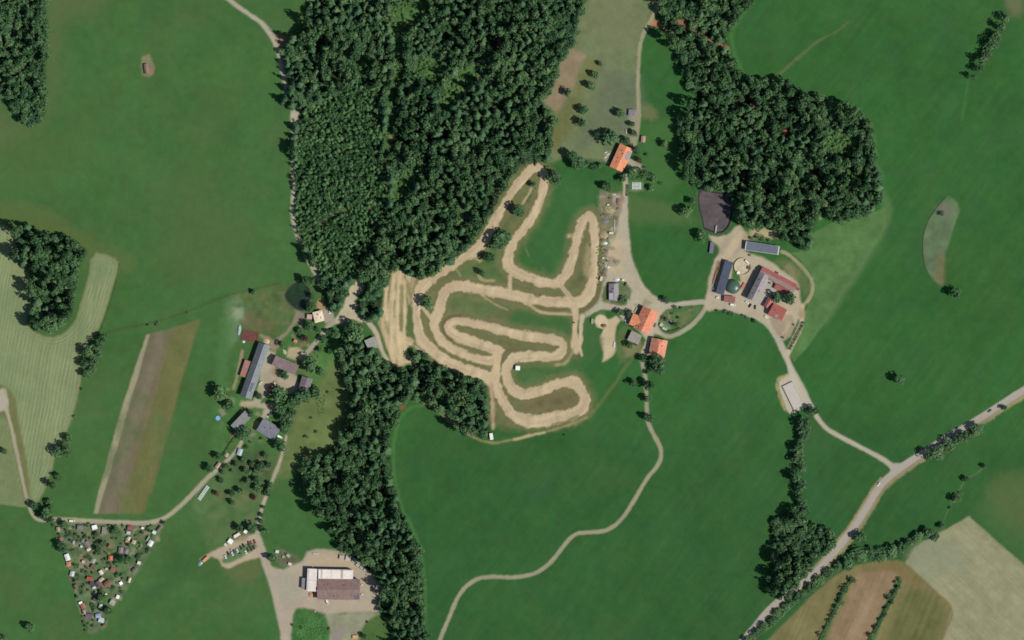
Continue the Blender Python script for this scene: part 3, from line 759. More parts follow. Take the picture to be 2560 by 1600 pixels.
area([(990, 668), (1009, 677), (1032, 690), (1055, 700), (1072, 706), (1040, 733), (1040, 760), (1022, 762), (1018, 742), (1014, 712), (1012, 742), (1018, 775), (1014, 809), (1016, 838), (1039, 852), (1022, 864), (1017, 879), (1034, 902), (1045, 914), (1043, 922), (1026, 911), (1011, 912), (984, 918), (972, 894), (956, 838), (943, 809), (952, 788), (960, 759), (958, 718), (972, 712), (979, 687)],
     (188, 170, 134), TR, 4, 1.6, 1, True, 0, None, lanes)
for pl, wd in ((((986, 752), (986, 790)), 5), (((1003, 716), (1004, 760), (1004, 800), (1002, 824)), 10), (((1001, 790), (1004, 826)), 9), (((965, 806), (970, 836)), 5), (((950, 822), (958, 852), (970, 882), (976, 905)), 6),
                (((1018, 712), (1026, 732)), 9), (((975, 700), (968, 770)), 4), (((992, 700), (990, 735)), 3), (((1010, 690), (1022, 708)), 4)):
    strip(pl, wd, (108, 108, 68), None, 3.5, 1.8, .6)
T1 = [(1060, 708, 22), (1078, 698, 22), (1100, 683, 17), (1132, 662, 16), (1156, 645, 18), (1182, 632, 20), (1209, 601, 22), (1230, 564, 20), (1256, 519, 18), (1280, 479, 17), (1306, 447, 18), (1325, 426, 19), (1342, 418, 20), (1357, 430, 18), (1361, 453, 18), (1357, 481, 18), (1346, 511, 18), (1328, 545, 19), (1301, 582, 19),
      (1284, 605, 19), (1272, 632, 22), (1270, 655, 24), (1278, 672, 22), (1296, 684, 19), (1328, 697, 20), (1370, 708, 21), (1394, 705, 24), (1411, 688, 22), (1426, 661, 20), (1436, 625, 19), (1444, 592, 20), (1451, 566, 20), (1461, 546, 18), (1473, 538, 18), (1482, 552, 18), (1486, 585, 17), (1486, 625, 17), (1486, 665, 18), (1483, 700, 24), (1471, 733, 28), (1452, 752, 28),
      (1430, 757, 24), (1392, 756, 23), (1349, 752, 22), (1307, 744, 24), (1265, 733, 24), (1222, 727, 24), (1190, 721, 24), (1153, 715, 23), (1130, 719, 22), (1112, 731, 22), (1102, 752, 22), (1097, 775, 26), (1088, 797, 26), (1086, 816, 20), (1095, 837, 19), (1111, 858, 19), (1136, 876, 18), (1174, 891, 18), (1212, 901, 17), (1236, 899, 20), (1246, 885, 20)]
T2 = [(1064, 708, 26), (1047, 728, 24), (1041, 758, 20), (1039, 788, 19), (1042, 816, 22), (1051, 843, 24), (1067, 864, 25), (1089, 885, 25), (1121, 907, 25), (1163, 924, 25), (1206, 938, 26), (1226, 945, 28), (1238, 962, 24), (1250, 987, 20), (1265, 1013, 20), (1283, 1036, 22), (1305, 1050, 28), (1335, 1053, 32), (1365, 1050, 32), (1406, 1041, 28), (1440, 1031, 26),
      (1458, 1018, 26), (1462, 996, 24), (1452, 974, 24), (1436, 957, 28), (1414, 955, 20), (1383, 964, 21), (1347, 978, 22), (1315, 986, 22), (1290, 980, 24), (1274, 962, 22), (1266, 942, 20), (1266, 922, 22), (1274, 906, 22), (1287, 896, 22), (1312, 891, 24), (1341, 891, 20), (1381, 892, 20), (1400, 884, 22), (1408, 868, 20), (1398, 854, 20), (1370, 846, 20), (1332, 841, 24), (1286, 834, 20),
      (1233, 820, 20), (1185, 809, 19), (1157, 803, 18), (1134, 803, 18), (1120, 816, 20), (1126, 830, 20), (1146, 842, 21), (1185, 855, 22), (1227, 870, 22), (1252, 879, 20)]
for Tn, sd in ((T1, 21), (T2, 41)):
    strip([(a, b_, c + 30) for a, b_, c in Tn], 20, (132, 124, 86), None, 12, 3, .4, .2, 0, None, sd + 7)
for Tn, sd in ((T1, 21), (T2, 41)):
    strip([(a, b_, c + 13) for a, b_, c in Tn], 20, (102, 102, 67), ID['meadow'], 6, 2.4, .75, .16, 0, None, sd + 3)
for Tn, sd in ((T1, 21), (T2, 41)):
    strip([(a, b_, c + 3.5) for a, b_, c in Tn], 20, SAND, TR, 2.6, 2.3, 1, .15, 0, None, sd)
strip([(1243, 872, 20), (1242, 900, 18), (1240, 925, 22), (1236, 948, 26)], 18, (192, 172, 136), TR, 3, 1, 1, .08)
strip([(1152, 790), (1128, 792), (1110, 804), (1106, 820), (1114, 838), (1130, 850)], 6, (98, 90, 60), None, 3, 1, .85)  # shadow of the outer bank, painted as a dark olive rim round the loop
strip([(1498, 640), (1500, 700), (1496, 735), (1482, 762), (1456, 778), (1440, 782)], 8, (104, 98, 66), None, 3, 1, .85)
strip([(1160, 808), (1140, 812), (1134, 822), (1140, 832)], 2.5, (206, 190, 154), None, 2, .6, .7)
strip([(1240, 882), (1233, 892), (1220, 897)], 3, (206, 190, 156), None, 2, .6, .7)
for q in (((985, 690), (978, 740), (974, 800), (985, 860)), ((996, 690), (994, 760), (996, 840), (1004, 880)), ((1012, 700), (1012, 800), (1008, 850)), ((1000, 850), (1030, 862), (1060, 880)), ((985, 870), (998, 900), (1020, 905))):
    strip(q, 4, (204, 186, 148), None, 3, 1.2, .6)
strip([(1256, 906, 5), (1258, 888, 8), (1268, 876, 9), (1292, 872, 7)], 5, (106, 98, 66), ID['meadow'], 3, .8, .9)  # dark rim of this bend: berm shade put into the ground colour
strip([(1275, 690), (1275, 728)], 9, SAND, TR, 3, .8, 1, .08)
strip([(1404, 716), (1418, 734), (1432, 750)], 10, SAND, TR, 3, .8, .95, .05, 0, (126, 118, 78))
strip([(1052, 762), (1064, 778), (1078, 797)], 9, SAND, TR, 3, .8, 1, .08)
strip([(1436, 770, 20), (1438, 790, 15), (1437, 830, 12), (1440, 866, 26), (1440, 880, 12)], 14, SAND, TR, 3, 1, 1, .08)
strip([(1456, 792, 12), (1452, 815, 10), (1451, 850, 12), (1446, 866, 14), (1452, 880, 8), (1455, 888, 4)], 10, (188, 170, 138), TR, 3, 1, 1, .08)
strip([(1434, 872), (1424, 893), (1409, 909), (1388, 912)], 6, (160, 146, 108), TR, 4, 1.5, .85, .1)
strip([(1418, 862), (1420, 880), (1414, 892)], 4, (124, 116, 76), None, 3, 1.5, .8)
strip([(1205, 738), (1227, 754), (1252, 768), (1268, 774)], 4, (166, 156, 116), None, 3, .8, .8)
strip([(1318, 757), (1332, 768), (1345, 777), (1370, 783), (1413, 785), (1438, 788)], 7, (176, 160, 122), TR, 3, .9, .95)
strip([(1340, 765), (1370, 773), (1418, 772)], 8, (104, 98, 66), ID['meadow'], 4, 1, .9)
strip([(1350, 738), (1342, 742), (1338, 738)], 5, (70, 66, 48), None, 3, 1, .8)
strip([(1190, 1096), (1212, 1104), (1240, 1107), (1285, 1098), (1330, 1087), (1365, 1080), (1428, 1060), (1466, 1044)], 5, (150, 142, 100), None, 4, 1, .8)
strip([(1285, 1098), (1330, 1088), (1362, 1081)], 6, (178, 164, 122), TR, 3, 1, .85)
strip([(1440, 1062), (1470, 1030)], 5, (128, 120, 78), None, 4, 1, .7)
strip([(1380, 1062), (1420, 1052), (1446, 1040)], 6, (112, 108, 68), None, 3, 1, .8)
strip([(1063, 1008), (1078, 1014), (1097, 1028), (1129, 1054), (1160, 1076), (1185, 1092)], 7, (166, 146, 110), ID['bare_soil'], 3.5, 1.2, .85, .12)
strip([(1228, 962, 12), (1230, 985, 9), (1231, 1012, 10), (1232, 1039, 9), (1233, 1070, 7)], 9, (176, 154, 124), ID['bare_soil'], 4, 1.5, .9, .12)
strip([(1218, 1000), (1222, 1030), (1228, 1050)], 8, (150, 112, 90), None, 6, 2, .6)
strip([(1330, 468), (1320, 488), (1306, 508)], 6, (170, 154, 116), TR, 3, 1.2, .9)
strip([(1322, 640), (1312, 610), (1322, 580), (1345, 545), (1360, 500), (1384, 470)], 3, (124, 120, 84), None, 3, 1, .6)
strip([(1192, 676), (1200, 694), (1214, 702), (1234, 701)], 6, (170, 156, 116), None, 4, 1.5, .8)
strip([(1140, 672), (1152, 690)], 3, (150, 146, 104), None, 3, 1.5, .7)
strip([(1160, 650), (1185, 645), (1200, 652)], 5, (176, 160, 120), None, 4, 2, .7)
strip([(1420, 590), (1432, 588)], 9, (172, 150, 116), TR, 4, 1.5, .8)
area([(1436, 640), (1446, 645), (1444, 700), (1432, 690)], (146, 138, 104), None, 6, 2, .0)
area([(1470, 610), (1482, 620), (1478, 690), (1466, 700), (1462, 650)], (156, 144, 108), None, 7, 2.5, .75)
# grass wedge between the two start straights
area([(1022, 762), (1030, 770), (1032, 800), (1034, 830), (1039, 846), (1028, 842), (1020, 826), (1019, 800)], (84, 104, 60), ID['meadow'], 3, .8, 1)

# ---- relief: jumps and berms on the track, ponds sunk into the ground
JUMPS = [(1222, 727, 10, 24, 12, 1.5), (1332, 745, 14, 22, 11, 1.7), (1394, 757, 3, 20, 11, 1.2), (1356, 978, -16, 20, 11, 1.4), (1330, 1053, -2, 24, 15, 1.5), (1400, 1042, -10, 20, 14, 1.3), (1320, 840, 6, 22, 12, 1.6), (1330, 892, 2, 20, 11, 1.4), (1270, 830, 13, 18, 10, 1.2), (1210, 866, 20, 20, 11, 1.3),
         (1150, 886, 20, 18, 9, 1.2), (1100, 895, 33, 22, 12, 1.4), (1190, 934, 18, 22, 12, 1.4), (1040, 775, 88, 20, 10, 1.3), (1246, 537, -60, 20, 9, 1.3), (1300, 456, -52, 18, 9, 1.2), (1335, 530, 118, 20, 9, 1.3), (1430, 640, 104, 18, 10, 1.3), (1486, 610, 90, 18, 9, 1.3), (1340, 701, 15, 20, 10, 1.3), (1275, 1028, 58, 18, 10, 1.2),
         (975, 740, 92, 26, 6, 1.0), (1008, 780, 88, 26, 5, 1.0), (990, 850, 80, 24, 6, .9), (964, 800, 90, 22, 5, .9), (1110, 680, -35, 18, 8, 1.0)]
for (cx, cy, ang, ln_, hw, h) in JUMPS:
    w = window(cx - 40, cx + 40, cy - 40, cy + 40)
    a = math.radians(ang)
    q = (X[w] - cx) * math.cos(a) + (Y[w] - cy) * math.sin(a)
    r = -(X[w] - cx) * math.sin(a) + (Y[w] - cy) * math.cos(a)
    ZZ[w] = np.maximum(ZZ[w], h * .45 * smooth01((ln_ / 2 + 4 - np.abs(q)) / 13) * smooth01((hw - np.abs(r)) / 4 + .2))
sel = CLS == TR
ZZ[sel] += (.22 * fbm(X / 14, Y / 14, 90, 4) + .05)[sel] + .1
ZZ[CLS == ID['farmyard']] += (.05 * fbm(X / 10, Y / 10, 95, 3))[CLS == ID['farmyard']]

LAGOON = [(1748, 476), (1757, 472), (1777, 478), (1803, 482), (1822, 489), (1828, 504), (1831, 526), (1826, 553), (1818, 571), (1808, 580), (1790, 582), (1772, 577), (1759, 571), (1754, 546), (1748, 526), (1745, 500)]
POND = [(738, 706), (752, 702), (763, 710), (774, 724), (776, 744), (768, 766), (755, 777), (742, 774), (728, 764), (717, 753), (711, 737), (721, 719)]
for p, depth in ((LAGOON, 2.6), (POND, 1.6)):
    q = spline(p, True, 8)
    w = window(q[:, 0].min() - 12, q[:, 0].max() + 12, q[:, 1].min() - 12, q[:, 1].max() + 12)
    d, _, _ = segdist(q, True, w)
    d = np.where(inside(q, X[w], Y[w]), -d, d)
    ZZ[w] -= depth * smooth01((1 - d) / 9)
    rim = np.exp(-((d - 2) / 3) ** 2)
    lay(w, np.clip(1.25 * smooth01((2 - d) / 3), 0, 1), lin((44, 44, 44) if p is LAGOON else (52, 60, 46)))
    lay(w, rim * .35, lin((84, 96, 74)))


def height(x, y):
    i = int(round((x - GX[0]) / STEP))
    j = int(round((y - GY[0]) / STEP))
    return float(ZZ[min(max(j, 0), NJ - 1), min(max(i, 0), NI - 1)])


GM = {}
gm_grass = ground_mat('grass', 0.9, .93, 1.07, .16, .95, 1.05, .35)
gm_dry = ground_mat('dry_grass', 1.1, .9, 1.1, .2, .94, 1.06, .4)
gm_sand = ground_mat('sand', .7, .94, 1.06, .2, .95, 1.05, .3)
gm_gravel = ground_mat('gravel', 1.2, .93, 1.07, .25, .95, 1.05, .25)
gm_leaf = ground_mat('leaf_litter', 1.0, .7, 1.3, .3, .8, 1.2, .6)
gm_tar = ground_mat('asphalt', 1.6, .96, 1.04, .3, .97, 1.03, .1)
MATS = [gm_grass, gm_dry, gm_dry, gm_dry, gm_dry, gm_leaf, gm_gravel, gm_tar, gm_gravel, gm_sand, gm_sand, gm_dry, gm_tar, gm_dry]
LAB = ['wide green meadows between the woods and lanes', 'pale mown field striped with curved hay swaths in the west', 'pale grey-yellow stubble field in the south-east corner', 'long narrow fallow field in two brown and olive halves', 'grey-olive dry pasture and crescent of rough grass',
       'dark shaded woodland floor with grassy clearings', 'pale gravel lanes linking the farms', 'pale asphalt country road running diagonally in the east', 'trampled gravel yards around the farms, hall and car park', 'tan sand of the winding motocross track', 'patches of bare brown earth and sandy verge',
       'rough lawns and plots of gardens and allotments', 'pale concrete pads beside barn and silage bunker', 'brown and olive striped plots below the south-east hedge']
cx_, cy_ = (X - 1280) * S, (800 - Y) * S
PT = np.stack([cx_, cy_, ZZ], -1).reshape(-1, 3)
CC = np.clip(CLR, .004, .9).reshape(-1, 3)
cell_cls = CLS[:-1, :-1].ravel()
jj, ii = np.meshgrid(np.arange(NJ - 1), np.arange(NI - 1), indexing='ij')
v0 = (jj * NI + ii).ravel()
quads = np.stack([v0 + NI, v0 + NI + 1, v0 + 1, v0], -1)
for k, nm in enumerate(CLASSES):
    q = quads[cell_cls == k]
    if len(q) == 0:
        continue
    uq, inv = np.unique(q.ravel(), return_inverse=True)
    me = bpy.data.meshes.new(nm)
    me.vertices.add(len(uq))
    me.vertices.foreach_set('co', PT[uq].ravel().astype(np.float32))
    me.loops.add(len(q) * 4)
    me.loops.foreach_set('vertex_index', inv.ravel().astype(np.int32))
    me.polygons.add(len(q))
    me.polygons.foreach_set('loop_start', (np.arange(len(q)) * 4).astype(np.int32))
    me.polygons.foreach_set('loop_total', np.full(len(q), 4, dtype=np.int32))
    me.polygons.foreach_set('use_smooth', np.ones(len(q), dtype=bool))
    at = me.attributes.new('albedo', 'FLOAT_COLOR', 'POINT')
    at.data.foreach_set('color', np.concatenate([CC[uq], np.ones((len(uq), 1))], 1).ravel().astype(np.float32))
    me.update(calc_edges=True)
    me.materials.append(MATS[k])
    tag(obj(nm, me), LAB[k], nm.replace('_', ' '), None, 'structure')

# country beyond the mapped square: a ring of land out to the horizon
m, nt, b = nodes_of('far_land')
tc = N(nt, 'ShaderNodeTexCoord')
vo = N(nt, 'ShaderNodeTexVoronoi')
vo.inputs['Scale'].default_value = 0.004
nt.links.new(tc.outputs['Object'], vo.inputs['Vector'])
rp = N(nt, 'ShaderNodeValToRGB')
rp.color_ramp.interpolation = 'CONSTANT'
e = rp.color_ramp.elements
e[0].color, e[1].color, e[1].position = rgba((56, 100, 52)), rgba((64, 104, 56)), .4
for ps, c in ((.65, (100, 112, 76)), (.78, (34, 56, 36)), (.92, (120, 128, 92))):
    e.new(ps).color = rgba(c)
nt.links.new(vo.outputs['Color'], rp.inputs['Fac'])
s_, _ = mul_noise(nt, rp.outputs['Color'], tc.outputs['Object'], .05, .85, 1.15, 6)
nt.links.new(s_, b.inputs['Base Color'])
b.inputs['Roughness'].default_value = .95
xa, xb, ya, yb, F = cx_.min(), cx_.max(), cy_.min(), cy_.max(), 9000
vs = [(xa, ya, 0), (xb, ya, 0), (xb, yb, 0), (xa, yb, 0), (-F, -F, 0), (F, -F, 0), (F, F, 0), (-F, F, 0)]
tag(obj('ground', mesh('ground', vs, [(4, 5, 1, 0), (5, 6, 2, 1), (6, 7, 3, 2), (7, 4, 0, 3)], m)), 'farmland reaching from the mapped fields to the horizon', 'ground', None, 'structure')


def liquid(name, pts, z, c, rough, label, cat, var=.2):
    p = spline(pts, True, 8)
    vs = [P(a, b_) + (z,) for a, b_ in p]
    me = mesh(name, vs, [tuple(reversed(range(len(vs))))], paint(c, rough, var, .08, .4))
    return tag(obj(name, me), label, cat, None, 'structure')


liquid('slurry_lagoon', LAGOON, -1.25, (82, 73, 74), .6, 'dark purple-brown slurry filling the lagoon below the eastern wood', 'lagoon', .35)
liquid('pond_water', POND, -.7, (40, 58, 40), .2, 'dark green water of the small pond beside the hamlet', 'pond', .35)
# ------------------------------------------------------------------ trees
BROAD = leaf_mat('broadleaf', (43, 71, 47), (71, 106, 67), (106, 135, 86))
GREYL = leaf_mat('silver_leaf', (46, 70, 47), (73, 102, 68), (102, 126, 84))
NEEDLE = leaf_mat('needles', (40, 68, 46), (66, 100, 64), (98, 126, 82))
COPPER = leaf_mat('copper_leaf', (58, 42, 38), (86, 62, 48), (112, 88, 64))
WOODB = leaf_mat('wood_broadleaf', (43, 71, 48), (72, 107, 68), (108, 136, 88), False)
WOODN = leaf_mat('wood_needles', (42, 70, 49), (68, 102, 68), (102, 128, 86), False)
BARK = paint((92, 78, 64), .9, .25, 2.0, .1)


def crown_broad(r, n=300, lobes=7, flat=1.0, open_=0.0):
    """unit crown: radius about 1, z from .22 to 1, leaf clumps spread over several lobes"""
    L = []
    for i in range(lobes):
        a = 2 * math.pi * i / lobes + r.uniform(-.4, .4)
        q = r.uniform(.3, .66) if i else .08
        L.append((math.cos(a) * q, math.sin(a) * q, (.5 + r.uniform(-.14, .28)) if i else .72, r.uniform(.3, .58), r.uniform(.14, .3), r.uniform(0, 1)))
    V, Fc, T = [], [], []
    k = 0
    while k < n:
        lx, ly, lz, lr, lh, lt = L[int(r.integers(0, lobes))]
        d = r.normal(size=3)
        d /= np.linalg.norm(d)
        if d[2] < -.45:
            continue
        rad = r.uniform(.78, 1.06) if r.random() > open_ else r.uniform(.3, .8)
        c = np.array([lx + d[0] * lr * rad, ly + d[1] * lr * rad, lz + d[2] * lh * rad])
        nn = d * np.array([.8, .8, .4]) + np.array([0, 0, .8]) + r.normal(size=3) * .62
        nn /= np.linalg.norm(nn)
        t1 = np.cross(nn, [0, 0, 1.0] if abs(nn[2]) < .9 else [1.0, 0, 0])
        t1 /= np.linalg.norm(t1)
        t2 = np.cross(nn, t1)
        an = r.uniform(0, 6.28)
        u, v = t1 * math.cos(an) + t2 * math.sin(an), t2 * math.cos(an) - t1 * math.sin(an)
        sz = r.uniform(.08, .18)
        zs = np.array([1, 1, .42])
        b = len(V)
        for (p, q) in ((-1, -.55), (.1, -1), (1, .45), (-.2, .95)):
            V.append(c + (u * p + v * q) * sz * zs)
        Fc.append((b, b + 1, b + 2, b + 3))
        T.append(np.clip(.5 * lt + .6 * r.random() - .05, 0, 1))
        k += 1
    return np.array(V), Fc, T


def crown_spruce(r, layers=13, full=11):
    """unit spruce: whorls of drooping boughs, z 0.08 to 1"""
    V, Fc, T = [], [], []
    for l in range(layers):
        t = l / (layers - 1)
        z = .10 + .84 * t
        rad = (1 - t) ** .62 * .97 + .05
        nb = max(5, int(full * (1 - .5 * t)))
        a0 = r.uniform(0, 6.28)
        lt = r.random()
        for i in range(nb):
            a = a0 + 2 * math.pi * i / nb + r.uniform(-.2, .2)
            q = rad * r.uniform(.6, 1.2)
            w = q * r.uniform(.2, .4) + .03
            dz = .02 + .10 * q * r.uniform(.2, 1.3)
            ca, sa = math.cos(a), math.sin(a)
            b = len(V)
            z += r.uniform(-.03, .03)
            V += [np.array([ca * .02, sa * .02, z + .02]), np.array([ca * q * .62 - sa * w, sa * q * .62 + ca * w, z - dz * .5]),
                  np.array([ca * q, sa * q, z - dz * r.uniform(.7, 1.3)]), np.array([ca * q * .62 + sa * w, sa * q * .62 - ca * w, z - dz * .5])]
            Fc += [(b, b + 1, b + 2), (b, b + 2, b + 3)]
            v = np.clip(.3 * lt + .65 * r.random(), 0, 1)
            T += [v, np.clip(v + .06, 0, 1)]
    b = len(V)
    V += [np.array([math.cos(a) * .05, math.sin(a) * .05, .9]) for a in (0, 2.1, 4.2)] + [np.array([0, 0, 1.02])]
    Fc += [(b, b + 1, b + 3), (b + 1, b + 2, b + 3), (b + 2, b, b + 3)]
    T += [.7] * 3
    return np.array(V), Fc, T


def crown_mesh(name, vft, mat):
    V, Fc, T = vft
    me = mesh(name, V, Fc, mat)
    a = me.attributes.new('tint', 'FLOAT', 'FACE')
    a.data.foreach_set('value', np.array(T, dtype=np.float32))
    return me


def trunk_mesh(name, r, conifer=False):
    m = MB()
    if conifer:
        m.tube([(0, 0, -.03), (0, 0, .3), (0, 0, .92)], [.05, .04, .008], 6)
    else:
        m.tube([(0, 0, -.04), (.01, 0, .2), (.02, .02, .5), (0, 0, .75)], [.085, .06, .04, .01], 7)
        for i in range(4):
            a = i * 1.6 + r.uniform(-.3, .3)
            m.tube([(0, 0, .26 + .06 * i), (math.cos(a) * .3, math.sin(a) * .3, .42 + .05 * i), (math.cos(a) * .55, math.sin(a) * .55, .55 + .05 * i)], [.035, .022, .008], 5)
    return mesh(name, m.v, m.f, BARK)


R_ = np.random.default_rng(11)
TPL_B = [crown_broad(R_, 360, int(R_.integers(6, 11))) for _ in range(8)]
TPL_S = [crown_spruce(R_, 13, 11) for _ in range(5)]
TPL_Y = [crown_spruce(R_, 7, 7) for _ in range(4)]
TPL_BUSH = [crown_broad(R_, 130, 4) for _ in range(4)]
KINDS = {
    'b': ('broadleaf_tree', [crown_mesh('crown', t, BROAD) for t in TPL_B], 2.5),
    'g': ('broadleaf_tree', [crown_mesh('crown', crown_broad(R_, 260, 8, 1, .2), GREYL) for _ in range(4)], 3.1),
    's': ('conifer_tree', [crown_mesh('crown', t, NEEDLE) for t in TPL_S], 4.2),
    'c': ('copper_tree', [crown_mesh('crown', crown_broad(R_, 240, 6), COPPER) for _ in range(2)], 2.2),
    'u': ('bush', [crown_mesh('foliage', t, BROAD) for t in TPL_BUSH], 1.5),
    'w': ('bush', [crown_mesh('foliage', crown_broad(R_, 110, 5, 1, .4), GREYL) for _ in range(2)], 1.5),
}
TRUNK_B = [trunk_mesh('trunk', R_) for _ in range(3)]
TRUNK_S = trunk_mesh('trunk', R_, True)
NT = [0]


def tree(x, y, r, kind, label, group=None, h=None, name=None):
    """one tree: r is the crown radius in map units"""
    nm, ms, hr = KINDS[kind]
    rm = r * S * R_.uniform(.96, 1.06)
    hm = h if h else min(max(rm * hr * R_.uniform(.9, 1.1), 1.2), 24 if kind == 's' else 17)
    px, py = P(x, y)
    o = empty(name or ('fruit_tree' if 'fruit' in label else nm), (px, py, height(x, y) - .05), R_.uniform(0, 6.28), label, ('bush' if kind in 'uw' else 'tree'), group)
    o.scale = (rm * R_.uniform(.9, 1.12), rm * R_.uniform(.84, 1.1), hm)
    obj('foliage' if kind in 'uw' else 'crown', ms[NT[0] % len(ms)], o)
    obj('trunk' if kind not in 'uw' else 'stem', TRUNK_S if kind == 's' else TRUNK_B[NT[0] % 3], o)
    NT[0] += 1
    return o


ORD = ['first', 'second', 'third', 'fourth', 'fifth', 'sixth', 'seventh', 'eighth', 'ninth', 'tenth', 'eleventh', 'twelfth', 'thirteenth', 'fourteenth', 'fifteenth', 'sixteenth', 'seventeenth', 'eighteenth', 'nineteenth', 'twentieth']


def row(items, kind, what, group, h=None, grow=1.0):
    for i, it in enumerate(items):
        x, y, r = it[:3]
        k = it[3] if len(it) > 3 else kind
        tree(x + R_.uniform(-1.5, 1.5), y + R_.uniform(-1.5, 1.5), r * grow, k, '%s %s' % (ORD[i], what), group, h and k not in 'uw' and h * R_.uniform(.8, 1.15))


